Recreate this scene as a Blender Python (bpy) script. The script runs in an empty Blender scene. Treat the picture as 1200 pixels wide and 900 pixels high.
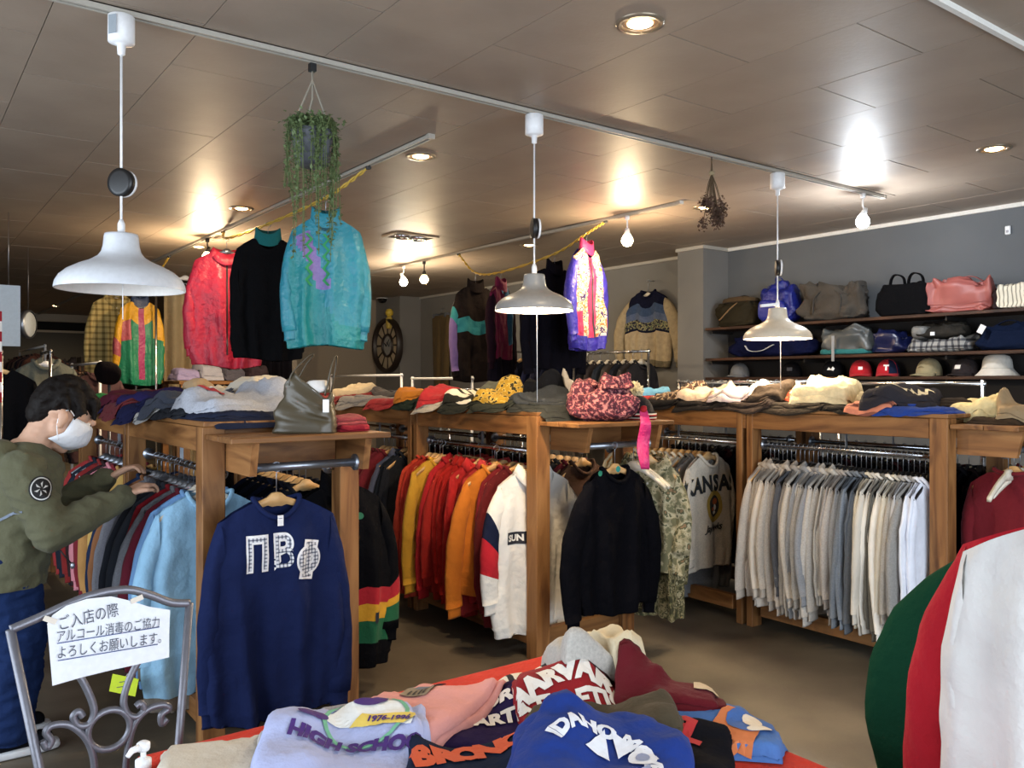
import bpy, bmesh, math, random
import numpy as np
from mathutils import Vector, Matrix, noise, Euler
from mathutils.bvhtree import BVHTree

# ------------------------------------------------------------------ camera, world, daylight, exposure
SC = bpy.context.scene
COL = SC.collection
F, HZ, EYE = 985.0, 447.0, 1.45
YAW = math.atan2(730, 985)
CY, SY = math.cos(YAW), math.sin(YAW)
CEIL = 2.70

cam = bpy.data.objects.new('camera', bpy.data.cameras.new('camera'))
COL.objects.link(cam)
cam.location = (0, 0, EYE)
cam.rotation_euler = (math.pi / 2, 0, -YAW)
cam.data.sensor_width = 36
cam.data.lens = 36 * F / 1200
cam.data.shift_y = (HZ - 450) / 1200
cam.data.clip_start = 0.02
SC.camera = cam

SC.view_settings.view_transform = 'Standard'
SC.view_settings.look = 'None'
SC.view_settings.gamma = 1.0
SC.view_settings.use_curve_mapping = False
SC.view_settings.exposure = 0.02

world = bpy.data.worlds.new('World')
SC.world = world
world.use_nodes = True
wbg = world.node_tree.nodes['Background']
wbg.inputs[0].default_value = (0.72, 0.84, 1.0, 1)
wbg.inputs[1].default_value = 1.0

def area(name, loc, rot, sx, sy, energy, col):
    l = bpy.data.lights.new(name, 'AREA')
    l.shape = 'RECTANGLE'; l.size = sx; l.size_y = sy
    l.energy = energy; l.color = col
    o = bpy.data.objects.new(name, l)
    o.location = loc; o.rotation_euler = rot
    COL.objects.link(o)
    return o
DAY = (0.80, 0.90, 1.0)
# daylight in the openings of the shop front behind the camera and the window on the left
area('shopfront_daylight', (1.6, -1.9, 1.35), (math.radians(90), 0, 0), 4.2, 2.2, 190, DAY)
area('side_window_daylight', (-1.9, 2.6, 1.4), (0, math.radians(-90), 0), 2.0, 4.0, 130, DAY)
WARM = (1.0, 0.76, 0.47)
LAMP = 2.3      # output of all the warm lamps

# ------------------------------------------------------------------ measuring helpers (pixel of the photo -> place in the shop)
def uv(px):
    r = (px - 600) / F
    return (r * CY + SY, -r * SY + CY)
def at_x(px, py, x0):
    u, v = uv(px); d = x0 / u
    return Vector((x0, d * v, EYE - (py - HZ) * d / F))
def at_y(px, py, y0):
    u, v = uv(px); d = y0 / v
    return Vector((d * u, y0, EYE - (py - HZ) * d / F))
def at_z(px, py, z0):
    u, v = uv(px); d = F * (EYE - z0) / (py - HZ)
    return Vector((d * u, d * v, z0))

# ------------------------------------------------------------------ colours and materials
def lin(h):
    h = h.lstrip('#'); out = []
    for i in (0, 2, 4):
        c = int(h[i:i + 2], 16) / 255
        out.append(c / 12.92 if c <= 0.04045 else ((c + 0.055) / 1.055) ** 2.4)
    return (*out, 1.0)
_mats = {}
def base_mat(name):
    m = bpy.data.materials.new(name); m.use_nodes = True
    nt = m.node_tree
    return m, nt, nt.nodes['Principled BSDF']
def N(nt, t, **kw):
    n = nt.nodes.new(t)
    for k, v in kw.items(): setattr(n, k, v)
    return n
def plain(hexcol, rough=0.6, metal=0.0, spec=0.5, bump=0.0, scale=60):
    key = ('plain', hexcol, rough, metal, bump, scale)
    if key in _mats: return _mats[key]
    m, nt, b = base_mat('plain_' + hexcol.strip('#'))
    c = lin(hexcol)
    tc = N(nt, 'ShaderNodeTexCoord'); ns = N(nt, 'ShaderNodeTexNoise')
    ns.inputs['Scale'].default_value = scale
    nt.links.new(tc.outputs['Object'], ns.inputs['Vector'])
    mx = N(nt, 'ShaderNodeMix', data_type='RGBA')
    mx.inputs[6].default_value = tuple(x * 0.88 for x in c[:3]) + (1,)
    mx.inputs[7].default_value = tuple(min(1, x * 1.08) for x in c[:3]) + (1,)
    nt.links.new(ns.outputs[0], mx.inputs[0]); nt.links.new(mx.outputs[2], b.inputs['Base Color'])
    b.inputs['Roughness'].default_value = rough; b.inputs['Metallic'].default_value = metal
    b.inputs['Specular IOR Level'].default_value = spec
    if bump:
        bp = N(nt, 'ShaderNodeBump'); bp.inputs['Strength'].default_value = bump; bp.inputs['Distance'].default_value = 0.003
        nt.links.new(ns.outputs[0], bp.inputs['Height']); nt.links.new(bp.outputs[0], b.inputs['Normal'])
    _mats[key] = m
    return m
def fabric(hexcol, kind='knit'):
    """knit: soft jersey, heather: mottled grey, shiny: nylon, knitwear: coarse wool"""
    key = ('fab', hexcol, kind)
    if key in _mats: return _mats[key]
    m, nt, b = base_mat(kind + '_' + hexcol.strip('#'))
    c = lin(hexcol)
    tc = N(nt, 'ShaderNodeTexCoord')
    n1 = N(nt, 'ShaderNodeTexNoise'); n1.inputs['Scale'].default_value = {'knit': 9, 'heather': 140, 'shiny': 14, 'knitwear': 30}[kind]
    n1.inputs['Detail'].default_value = 6
    nt.links.new(tc.outputs['Object'], n1.inputs['Vector'])
    lo, hi = {'knit': (0.84, 1.12), 'heather': (0.66, 1.28), 'shiny': (0.86, 1.15), 'knitwear': (0.62, 1.35)}[kind]
    mx = N(nt, 'ShaderNodeMix', data_type='RGBA')
    mx.inputs[6].default_value = tuple(x * lo for x in c[:3]) + (1,)
    mx.inputs[7].default_value = tuple(min(1, x * hi) for x in c[:3]) + (1,)
    nt.links.new(n1.outputs[0], mx.inputs[0]); nt.links.new(mx.outputs[2], b.inputs['Base Color'])
    n2 = N(nt, 'ShaderNodeTexNoise'); n2.inputs['Scale'].default_value = 26 if kind != 'shiny' else 34
    n2.inputs['Detail'].default_value = 4
    nt.links.new(tc.outputs['Object'], n2.inputs['Vector'])
    bp = N(nt, 'ShaderNodeBump'); bp.inputs['Strength'].default_value = 0.6 if kind == 'shiny' else 0.5
    bp.inputs['Distance'].default_value = 0.016
    nt.links.new(n2.outputs[0], bp.inputs['Height'])
    nt.links.new(bp.outputs[0], b.inputs['Normal'])
    b.inputs['Roughness'].default_value = 0.42 if kind == 'shiny' else 0.92
    dark = sum(c[:3]) / 3 < .04
    b.inputs['Specular IOR Level'].default_value = 0.5 if kind == 'shiny' else (0.05 if dark else 0.15)
    if kind != 'shiny':
        b.inputs['Sheen Weight'].default_value = 0.0 if dark else 0.04
        b.inputs['Sheen Roughness'].default_value = 0.6
    _mats[key] = m
    return m
def pattern(name, cols, kind='camo', scale=14):
    """flat printed cloth: camo blotches, plaid, stripes, knit stripes"""
    key = ('pat', name, tuple(cols), kind, scale)
    if key in _mats: return _mats[key]
    m, nt, b = base_mat(name)
    tc = N(nt, 'ShaderNodeTexCoord')
    ramp = N(nt, 'ShaderNodeValToRGB'); ramp.color_ramp.interpolation = 'CONSTANT'
    if kind in ('camo', 'tweed'):
        t = N(nt, 'ShaderNodeTexNoise'); t.inputs['Scale'].default_value = scale; t.inputs['Detail'].default_value = 3 if kind == 'camo' else 1
        nt.links.new(tc.outputs['Object'], t.inputs['Vector'])
        nt.links.new(t.outputs[0], ramp.inputs[0])
        pos = [0.0] + [0.36 + 0.28 * i / max(1, len(cols) - 1) for i in range(1, len(cols))]
        if kind == 'tweed':
            pos = [0.0] + [0.42 + 0.16 * i / max(1, len(cols) - 1) for i in range(1, len(cols))]
    elif kind == 'plaid':
        mp = N(nt, 'ShaderNodeMapping'); mp.inputs['Scale'].default_value = (scale,) * 3
        nt.links.new(tc.outputs['Object'], mp.inputs[0])
        sx = N(nt, 'ShaderNodeSeparateXYZ'); nt.links.new(mp.outputs[0], sx.inputs[0])
        fr = []
        for i in (0, 2):
            a = N(nt, 'ShaderNodeMath', operation='FRACT'); nt.links.new(sx.outputs[i], a.inputs[0])
            g = N(nt, 'ShaderNodeMath', operation='GREATER_THAN'); g.inputs[1].default_value = 0.62
            nt.links.new(a.outputs[0], g.inputs[0]); fr.append(g)
        ad = N(nt, 'ShaderNodeMath', operation='ADD'); nt.links.new(fr[0].outputs[0], ad.inputs[0]); nt.links.new(fr[1].outputs[0], ad.inputs[1])
        dv = N(nt, 'ShaderNodeMath', operation='MULTIPLY'); dv.inputs[1].default_value = 0.4
        nt.links.new(ad.outputs[0], dv.inputs[0]); nt.links.new(dv.outputs[0], ramp.inputs[0])
        pos = [0.0, 0.3, 0.7][:len(cols)]
    else:   # stripes along one axis: 'stripe_x','stripe_y','stripe_z'
        mp = N(nt, 'ShaderNodeMapping'); mp.inputs['Scale'].default_value = (scale,) * 3
        nt.links.new(tc.outputs['Object'], mp.inputs[0])
        sx = N(nt, 'ShaderNodeSeparateXYZ'); nt.links.new(mp.outputs[0], sx.inputs[0])
        a = N(nt, 'ShaderNodeMath', operation='FRACT'); nt.links.new(sx.outputs['xyz'.index(kind[-1])], a.inputs[0])
        nt.links.new(a.outputs[0], ramp.inputs[0])
        pos = [i / len(cols) for i in range(len(cols))]
        if len(cols) == 2: pos = [0, 0.68]
    els = ramp.color_ramp.elements
    while len(els) < len(cols): els.new(0.5)
    for i, c in enumerate(cols):
        els[i].position = pos[i]; els[i].color = lin(c)
    nt.links.new(ramp.outputs[0], b.inputs['Base Color'])
    n2 = N(nt, 'ShaderNodeTexNoise'); n2.inputs['Scale'].default_value = 26
    nt.links.new(tc.outputs['Object'], n2.inputs['Vector'])
    bp = N(nt, 'ShaderNodeBump'); bp.inputs['Strength'].default_value = 0.3; bp.inputs['Distance'].default_value = 0.01
    nt.links.new(n2.outputs[0], bp.inputs['Height']); nt.links.new(bp.outputs[0], b.inputs['Normal'])
    b.inputs['Roughness'].default_value = 0.9; b.inputs['Specular IOR Level'].default_value = 0.2
    _mats[key] = m
    return m
def emis(hexcol, s):
    key = ('em', hexcol, s)
    if key in _mats: return _mats[key]
    m, nt, b = base_mat('glow_' + hexcol.strip('#'))
    b.inputs['Base Color'].default_value = lin(hexcol)
    b.inputs['Emission Color'].default_value = lin(hexcol); b.inputs['Emission Strength'].default_value = s
    _mats[key] = m
    return m
def wood(name, dark, mid, light, rough=0.55):
    m, nt, b = base_mat(name)
    tc = N(nt, 'ShaderNodeTexCoord'); oi = N(nt, 'ShaderNodeObjectInfo')
    mul = N(nt, 'ShaderNodeMath', operation='MULTIPLY'); mul.inputs[1].default_value = 37.0
    nt.links.new(oi.outputs['Random'], mul.inputs[0])
    add = N(nt, 'ShaderNodeVectorMath', operation='ADD'); nt.links.new(tc.outputs['Object'], add.inputs[0])
    cmb = N(nt, 'ShaderNodeCombineXYZ')
    for i in range(3): nt.links.new(mul.outputs[0], cmb.inputs[i])
    nt.links.new(cmb.outputs[0], add.inputs[1])
    mp = N(nt, 'ShaderNodeMapping'); mp.inputs['Scale'].default_value = (1.3, 9, 9)
    nt.links.new(add.outputs[0], mp.inputs[0])
    g = N(nt, 'ShaderNodeTexNoise'); g.inputs['Scale'].default_value = 1.6; g.inputs['Detail'].default_value = 7; g.inputs['Distortion'].default_value = 1.1
    nt.links.new(mp.outputs[0], g.inputs['Vector'])
    r = N(nt, 'ShaderNodeValToRGB')
    r.color_ramp.elements[0].position = 0.32; r.color_ramp.elements[0].color = lin(dark)
    r.color_ramp.elements[1].position = 0.72; r.color_ramp.elements[1].color = lin(light)
    e = r.color_ramp.elements.new(0.5); e.color = lin(mid)
    nt.links.new(g.outputs[0], r.inputs[0])
    # knots
    mk = N(nt, 'ShaderNodeMapping'); mk.inputs['Scale'].default_value = (3.4, 8, 8)
    nt.links.new(add.outputs[0], mk.inputs[0])
    vo = N(nt, 'ShaderNodeTexVoronoi'); vo.inputs['Scale'].default_value = 0.9
    nt.links.new(mk.outputs[0], vo.inputs['Vector'])
    kr = N(nt, 'ShaderNodeValToRGB'); kr.color_ramp.elements[0].position = 0.05; kr.color_ramp.elements[0].color = (0.16, 0.09, 0.05, 1)
    kr.color_ramp.elements[1].position = 0.17; kr.color_ramp.elements[1].color = (1, 1, 1, 1)
    nt.links.new(vo.outputs['Distance'], kr.inputs[0])
    mx = N(nt, 'ShaderNodeMix', data_type='RGBA', blend_type='MULTIPLY'); mx.inputs[0].default_value = 0.8
    nt.links.new(r.outputs[0], mx.inputs[6]); nt.links.new(kr.outputs[0], mx.inputs[7])
    # board to board tone
    hs = N(nt, 'ShaderNodeHueSaturation')
    mr = N(nt, 'ShaderNodeMapRange'); mr.inputs[3].default_value = 0.78; mr.inputs[4].default_value = 1.18
    nt.links.new(oi.outputs['Random'], mr.inputs[0]); nt.links.new(mr.outputs[0], hs.inputs['Value'])
    nt.links.new(mx.outputs[2], hs.inputs['Color']); nt.links.new(hs.outputs[0], b.inputs['Base Color'])
    bp = N(nt, 'ShaderNodeBump'); bp.inputs['Strength'].default_value = 0.25; bp.inputs['Distance'].default_value = 0.002
    nt.links.new(g.outputs[0], bp.inputs['Height']); nt.links.new(bp.outputs[0], b.inputs['Normal'])
    b.inputs['Roughness'].default_value = rough
    b.inputs['Specular IOR Level'].default_value = 0.3
    return m
PINE = wood('stained_pine', '#603c1f', '#865b33', '#9c6f42')
DARKWOOD = wood('dark_shelf_board', '#24160f', '#3a2419', '#553524')
HANGWOOD = wood('hanger_wood', '#b98a54', '#d3a871', '#e6c391', 0.4)
PALEWOOD = wood('pale_hanger_wood', '#cfc3ac', '#dfd5c2', '#efe7d8', 0.4)
CHROME = plain('#c9ccd2', 0.22, 1.0)
STEEL = plain('#9aa0aa', 0.35, 0.9)
IRON = plain('#74747c', 0.42, 0.55, bump=0.3)
WHITEP = plain('#e9e9ea', 0.4)
BLACKP = plain('#141416', 0.4)

# ------------------------------------------------------------------ object helpers
def props(o, label=None, cat=None, group=None, kind=None):
    if label: o['label'] = label
    if cat: o['category'] = cat
    if group: o['group'] = group
    if kind: o['kind'] = kind
    return o
def E(name, label, cat, loc=(0, 0, 0), rz=0.0, group=None, rot=None):
    o = bpy.data.objects.new(name, None); COL.objects.link(o)
    o.empty_display_size = 0.05
    o.location = loc; o.rotation_euler = rot if rot is not None else (0, 0, rz)
    return props(o, label, cat, group)
def link(name, me, parent=None, loc=None, rot=None):
    o = bpy.data.objects.new(name, me); COL.objects.link(o)
    if parent is not None: o.parent = parent
    if loc is not None: o.location = loc
    if rot is not None: o.rotation_euler = rot
    return o
def mesh(verts, faces, mats, smooth=True, midx=None, name='mesh'):
    me = bpy.data.meshes.new(name)
    me.from_pydata([tuple(v) for v in verts], [], faces)
    for m in (mats if isinstance(mats, (list, tuple)) else [mats]): me.materials.append(m)
    if smooth: me.polygons.foreach_set('use_smooth', [True] * len(me.polygons))
    if midx is not None: me.polygons.foreach_set('material_index', midx)
    me.update()
    return me
def M(name, vf, mats, parent=None, smooth=True, loc=None, rot=None, midx=None):
    return link(name, mesh(vf[0], vf[1], mats, smooth, midx, name), parent, loc, rot)
def join(*parts):
    V, Fc = [], []
    for v, f in parts:
        o = len(V); V += [tuple(a) for a in v]; Fc += [tuple(i + o for i in q) for q in f]
    return V, Fc
def xf(vf, mat):
    return [mat @ Vector(v) for v in vf[0]], vf[1]
def box(x0, x1, y0, y1, z0, z1, c=0.0):
    if c <= 0:
        v = [(x, y, z) for z in (z0, z1) for y in (y0, y1) for x in (x0, x1)]
        return v, [(0, 2, 3, 1), (4, 5, 7, 6), (0, 1, 5, 4), (2, 6, 7, 3), (0, 4, 6, 2), (1, 3, 7, 5)]
    bm = bmesh.new()
    vs = [bm.verts.new((x, y, z)) for z in (z0, z1) for y in (y0, y1) for x in (x0, x1)]
    for f in [(0, 2, 3, 1), (4, 5, 7, 6), (0, 1, 5, 4), (2, 6, 7, 3), (0, 4, 6, 2), (1, 3, 7, 5)]: bm.faces.new([vs[i] for i in f])
    bmesh.ops.bevel(bm, geom=bm.edges[:], offset=c, segments=1, affect='EDGES')
    bm.verts.index_update()
    out = [tuple(v.co) for v in bm.verts], [tuple(v.index for v in f.verts) for f in bm.faces]
    bm.free(); return out
def tube(pts, r, n=8, closed=False, caps=True):
    pts = [Vector(p) for p in pts]; k = len(pts)
    rr = r if isinstance(r, (list, tuple)) else [r] * k
    V, Fc = [], []
    prev = None
    for i, p in enumerate(pts):
        a = pts[(i - 1) % k] if (closed or i > 0) else p
        b = pts[(i + 1) % k] if (closed or i < k - 1) else p
        t = (b - a).normalized()
        if prev is None:
            ref = Vector((0, 0, 1)) if abs(t.z) < 0.9 else Vector((1, 0, 0))
            nrm = t.cross(ref).normalized()
        else:
            nrm = (prev - t * prev.dot(t))
            nrm = nrm.normalized() if nrm.length > 1e-6 else t.orthogonal().normalized()
        prev = nrm; bn = t.cross(nrm)
        for j in range(n):
            an = 2 * math.pi * j / n
            V.append(p + (nrm * math.cos(an) + bn * math.sin(an)) * rr[i])
    for i in range(k if closed else k - 1):
        for j in range(n):
            a, b = i * n + j, i * n + (j + 1) % n
            c, d = ((i + 1) % k) * n + (j + 1) % n, ((i + 1) % k) * n + j
            Fc.append((a, b, c, d))
    if caps and not closed:
        Fc.append(tuple(range(n - 1, -1, -1))); Fc.append(tuple((k - 1) * n + j for j in range(n)))
    return V, Fc
def lathe(prof, n=32, cap0=False, cap1=False):
    V, Fc = [], []
    for r, z in prof:
        for j in range(n):
            a = 2 * math.pi * j / n; V.append((r * math.cos(a), r * math.sin(a), z))
    for i in range(len(prof) - 1):
        for j in range(n):
            Fc.append((i * n + j, i * n + (j + 1) % n, (i + 1) * n + (j + 1) % n, (i + 1) * n + j))
    if cap0: Fc.append(tuple(range(n - 1, -1, -1)))
    if cap1: Fc.append(tuple((len(prof) - 1) * n + j for j in range(n)))
    return V, Fc
def smoothpts(pts, k=6):
    """Catmull-Rom through the points"""
    P = [Vector(p) for p in pts]; P = [2 * P[0] - P[1]] + P + [2 * P[-1] - P[-2]]
    out = []
    for i in range(1, len(P) - 2):
        for j in range(k):
            t = j / k; a, b, c, d = P[i - 1], P[i], P[i + 1], P[i + 2]
            out.append(0.5 * ((2 * b) + (c - a) * t + (2 * a - 5 * b + 4 * c - d) * t * t + (3 * b - a - 3 * c + d) * t ** 3))
    out.append(P[-2]); return out
def nz(x, y, z=0.0): return noise.noise(Vector((x, y, z)))
def plank(name, L, W, H, center, axis, mat, parent, c=0.003):
    """board with its long side on its own local X so the grain follows it"""
    me = mesh(*box(-L / 2, L / 2, -W / 2, W / 2, -H / 2, H / 2, c), mat, False)
    rot = {'x': (0, 0, 0), 'y': (0, 0, math.pi / 2), 'z': (0, -math.pi / 2, 0)}[axis]
    return link(name, me, parent, center, rot)
ORD = ['first', 'second', 'third', 'fourth', 'fifth', 'sixth', 'seventh', 'eighth', 'ninth', 'tenth', 'eleventh', 'twelfth', 'thirteenth',
       'fourteenth', 'fifteenth', 'sixteenth', 'seventeenth', 'eighteenth', 'nineteenth', 'twentieth', 'twenty-first', 'twenty-second',
       'twenty-third', 'twenty-fourth', 'twenty-fifth', 'twenty-sixth', 'twenty-seventh', 'twenty-eighth', 'twenty-ninth', 'thirtieth',
       'thirty-first', 'thirty-second', 'thirty-third', 'thirty-fourth', 'thirty-fifth', 'thirty-sixth', 'thirty-seventh', 'thirty-eighth']

# ------------------------------------------------------------------ lettering laid onto a surface
def text_vf(body, size=1.0, bold=0.0, spacing=1.0, shear=0.0):
    cu = bpy.data.curves.new('lettering', 'FONT'); cu.body = body; cu.size = size
    cu.align_x = 'CENTER'; cu.align_y = 'CENTER'; cu.offset = bold; cu.space_character = spacing; cu.shear = shear
    cu.resolution_u = 3
    o = bpy.data.objects.new('lettering', cu); COL.objects.link(o)
    dg = bpy.context.evaluated_depsgraph_get(); dg.update()
    me = bpy.data.meshes.new_from_object(o.evaluated_get(dg))
    bpy.data.objects.remove(o); bpy.data.curves.remove(cu)
    vf = [tuple(v.co) for v in me.vertices], [tuple(p.vertices) for p in me.polygons]
    bpy.data.meshes.remove(me); return vf
def subdiv(vf, maxlen):
    bm = bmesh.new(); vs = [bm.verts.new(v) for v in vf[0]]
    for f in vf[1]:
        try: bm.faces.new([vs[i] for i in f])
        except ValueError: pass
    bmesh.ops.triangulate(bm, faces=bm.faces[:])
    for _ in range(6):
        es = [e for e in bm.edges if e.calc_length() > maxlen]
        if not es: break
        bmesh.ops.subdivide_edges(bm, edges=es, cuts=1)
        bmesh.ops.triangulate(bm, faces=bm.faces[:])
    bm.verts.index_update()
    out = [tuple(v.co) for v in bm.verts], [tuple(v.index for v in f.verts) for f in bm.faces]
    bm.free(); return out
def bvh_of(*objs):
    V, Fc = [], []
    for o in objs:
        k = len(V); V += [v.co.copy() for v in o.data.vertices]; Fc += [tuple(i + k for i in p.vertices) for p in o.data.polygons]
    return BVHTree.FromPolygons(V, Fc)
def lay(vf, bvh, origin, ux, uy, ray, off=0.003, far=0.6):
    """drop flat art (x,y) onto a mesh: points start at origin + x*ux + y*uy and fly along ray"""
    o, ux, uy, ray = Vector(origin), Vector(ux), Vector(uy), Vector(ray).normalized()
    out = []; ok = []
    for v in vf[0]:
        p = o + ux * v[0] + uy * v[1]
        hit = bvh.ray_cast(p, ray, far)
        ok.append(hit[0] is not None and abs(hit[1].dot(ray)) > .12)
        out.append(hit[0] - ray * off if hit[0] is not None else p)
    keep = [f for f in vf[1] if all(ok[i] for i in f) and all((out[f[i]] - out[f[i - 1]]).length < .06 for i in range(len(f)))]
    used = sorted({i for f in keep for i in f}); ix = {k: n_ for n_, k in enumerate(used)}
    return [out[i] for i in used], [tuple(ix[i] for i in f) for f in keep]
def arc_bend(vf, R, up=True):
    """bend a text line round a circle of radius R"""
    out = []
    for x, y, z in vf[0]:
        a = x / R; rr = R + (y if up else -y)
        out.append((rr * math.sin(a), (rr * math.cos(a) - R) * (1 if up else -1), z))
    return out, vf[1]
def disc2d(rx, ry, n=24, cx=0, cy=0):
    v = [(cx, cy, 0)] + [(cx + rx * math.cos(2 * math.pi * i / n), cy + ry * math.sin(2 * math.pi * i / n), 0) for i in range(n)]
    return v, [(0, i + 1, (i + 1) % n + 1) for i in range(n)]
def ring2d(r0, r1, n=28, cx=0, cy=0, ay=1.0):
    v = []
    for i in range(n):
        a = 2 * math.pi * i / n
        v += [(cx + r0 * math.cos(a), cy + ay * r0 * math.sin(a), 0), (cx + r1 * math.cos(a), cy + ay * r1 * math.sin(a), 0)]
    return v, [(2 * i, 2 * i + 1, (2 * i + 3) % (2 * n), (2 * i + 2) % (2 * n)) for i in range(n)]
def poly2d(pts): return [(p[0], p[1], 0) for p in pts], [tuple(range(len(pts)))]
# ------------------------------------------------------------------ the room
def struct(name, vf, mat, parent=None, smooth=False):
    o = M(name, vf, mat, parent, smooth); o['kind'] = 'structure'; return o
def wall_mat(name, c1, c2, rough=0.75, scale=1.2):
    m, nt, b = base_mat(name)
    tc = N(nt, 'ShaderNodeTexCoord'); ns = N(nt, 'ShaderNodeTexNoise'); ns.inputs['Scale'].default_value = scale; ns.inputs['Detail'].default_value = 8
    nt.links.new(tc.outputs['Object'], ns.inputs['Vector'])
    r = N(nt, 'ShaderNodeValToRGB'); r.color_ramp.elements[0].position = 0.3; r.color_ramp.elements[0].color = lin(c1)
    r.color_ramp.elements[1].position = 0.7; r.color_ramp.elements[1].color = lin(c2)
    nt.links.new(ns.outputs[0], r.inputs[0]); nt.links.new(r.outputs[0], b.inputs['Base Color'])
    n2 = N(nt, 'ShaderNodeTexNoise'); n2.inputs['Scale'].default_value = 45
    nt.links.new(tc.outputs['Object'], n2.inputs['Vector'])
    bp = N(nt, 'ShaderNodeBump'); bp.inputs['Strength'].default_value = 0.15; bp.inputs['Distance'].default_value = 0.004
    nt.links.new(n2.outputs[0], bp.inputs['Height']); nt.links.new(bp.outputs[0], b.inputs['Normal'])
    b.inputs['Roughness'].default_value = rough
    return m
WALLG = wall_mat('grey_wall_paint', '#6d6b68', '#797774')
WALLD = wall_mat('dark_blue_grey_paint', '#525559', '#5d6063')
CEILM = wall_mat('ceiling_board', '#8d7e70', '#9b8c7d', 0.5, 2.5)
FLOORM = wall_mat('concrete_floor', '#423a2f', '#696051', 0.5, 2.2)
XW, YF, XL, Y0 = 6.35, 19.0, -2.0, -2.0
fl = struct('floor', box(XL - .2, XW + .2, Y0 - .2, YF + .2, -0.1, 0.0), FLOORM)
# ceiling: boards with open joints; the ones in view near the camera are boards of their own
ce = struct('ceiling', box(XL - .2, XW + .2, Y0 - .2, YF + .2, CEIL + 0.012, CEIL + 0.1), plain('#6e6459', 0.9))
pw, pl, gap = 0.455, 0.91, 0.003
me_p = mesh(*box(-pl / 2 + gap, pl / 2 - gap, -pw / 2 + gap / 2, pw / 2 - gap / 2, 0, 0.0125), CEILM, False)
rest = []
nx = int((XW - XL) / pw) + 1
random.seed(3)
for i in range(nx):
    xc = XW - pw / 2 - i * pw
    off = (i % 2) * pl / 2
    j = 0
    while True:
        yc = Y0 + off + j * pl
        if yc - pl / 2 > YF: break
        dz = random.uniform(-0.0006, 0.0006)
        if 0.3 < xc and 0.6 < yc < 9.5:
            link('ceiling_board', me_p, ce, (xc, yc, CEIL + dz), (0, 0, math.pi / 2))
        else:
            rest.append(box(xc - pw / 2 + gap / 2, xc + pw / 2 - gap / 2, yc - pl / 2 + gap, yc + pl / 2 - gap, CEIL, CEIL + 0.0125))
        j += 1
r_ = M('far_ceiling_boards', join(*rest), CEILM, ce, False); r_['kind'] = 'stuff'
struct('wall_right', box(XW, XW + .15, Y0 - .2, 5.15, 0, CEIL + .05), WALLD)
struct('wall_back', box(XW, XW + .15, 5.15, 10.85, 0, CEIL + .05), WALLG)
struct('wall_column', box(6.0, XW, 5.15, 5.46, 0, CEIL + .012), WALLG)
struct('wall_recess', box(6.0, XW + .15, 10.85, YF, 0, CEIL + .05), WALLG)
struct('wall_far', box(XL, 6.0, YF, YF + .15, 0, CEIL + .05), plain('#5c5a57', 0.8))
# left wall and shop front with their window openings (behind the camera)
struct('wall_left', join(box(XL - .15, XL, Y0, 0.6, 0, CEIL), box(XL - .15, XL, 4.6, YF, 0, CEIL), box(XL - .15, XL, 0.6, 4.6, 0, 0.4), box(XL - .15, XL, 0.6, 4.6, 2.4, CEIL)), WALLG)
struct('wall_front', join(box(XL, -0.5, Y0 - .15, Y0, 0, CEIL), box(3.7, XW, Y0 - .15, Y0, 0, CEIL), box(-.5, 3.7, Y0 - .15, Y0, 2.45, CEIL), box(-.5, 3.7, Y0 - .15, Y0, 0, 0.25)), WALLG)
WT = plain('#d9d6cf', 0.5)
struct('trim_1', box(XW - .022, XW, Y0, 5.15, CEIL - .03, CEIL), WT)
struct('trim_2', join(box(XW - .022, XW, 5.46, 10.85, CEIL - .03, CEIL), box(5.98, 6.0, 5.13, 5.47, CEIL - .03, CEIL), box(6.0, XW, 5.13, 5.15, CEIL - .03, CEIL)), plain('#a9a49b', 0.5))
struct('trim_3', box(2.3, XW, 1.36, 1.38, CEIL - .02, CEIL), WT)
# lowered boxed beam at the far left end
fb = struct('trim_4', join(box(0, 6.0, 17.6, 17.75, 2.56, CEIL), box(0, 6.0, 17.6, 17.75, 2.36, 2.40)), plain('#b9ae9b', 0.6))
struct('trim_5', box(0, 6.0, 17.75, 19, 2.40, 2.56), plain('#0c0b0b', 0.8))  # black block, painted shade of the opening in the beam
struct('trim_6', box(0, 6.0, 17.62, 19.0, 0, 2.36), plain('#55534f', 0.8))

# ------------------------------------------------------------------ lighting tracks
TRACKM = plain('#a9a398', 0.45)
def track(name, a, b, lab):
    t = E(name, lab, 'light track', ((a[0] + b[0]) / 2, (a[1] + b[1]) / 2, CEIL))
    L = math.hypot(b[0] - a[0], b[1] - a[1]); an = math.atan2(b[1] - a[1], b[0] - a[0]); t.rotation_euler = (0, 0, an)
    w, h = 0.017, 0.022
    M('rail_body', join(box(-L / 2, L / 2, -w, -w + .009, -h, 0), box(-L / 2, L / 2, w - .009, w, -h, 0), box(-L / 2, L / 2, -w, w, -.004, 0)), TRACKM, t, False)
    M('slot', box(-L / 2, L / 2, -w + .009, w - .009, -.012, -.004), BLACKP, t, False)
    for s in (-1, 1): M('end_cap', box(s * L / 2 - .012, s * L / 2 + .012, -w - .002, w + .002, -h - .002, 0), TRACKM, t, False)
track('light_track', (0.2, 3.05), (5.36, 3.05), 'long pale ceiling track carrying the three pendant lamps')
track('light_track', (2.2, 3.66), (2.2, 17.5), 'ceiling track running back above the red and teal jackets')
track('light_track', (4.4, 3.98), (4.4, 12.0), 'ceiling track above the pink and purple jacket')

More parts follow.
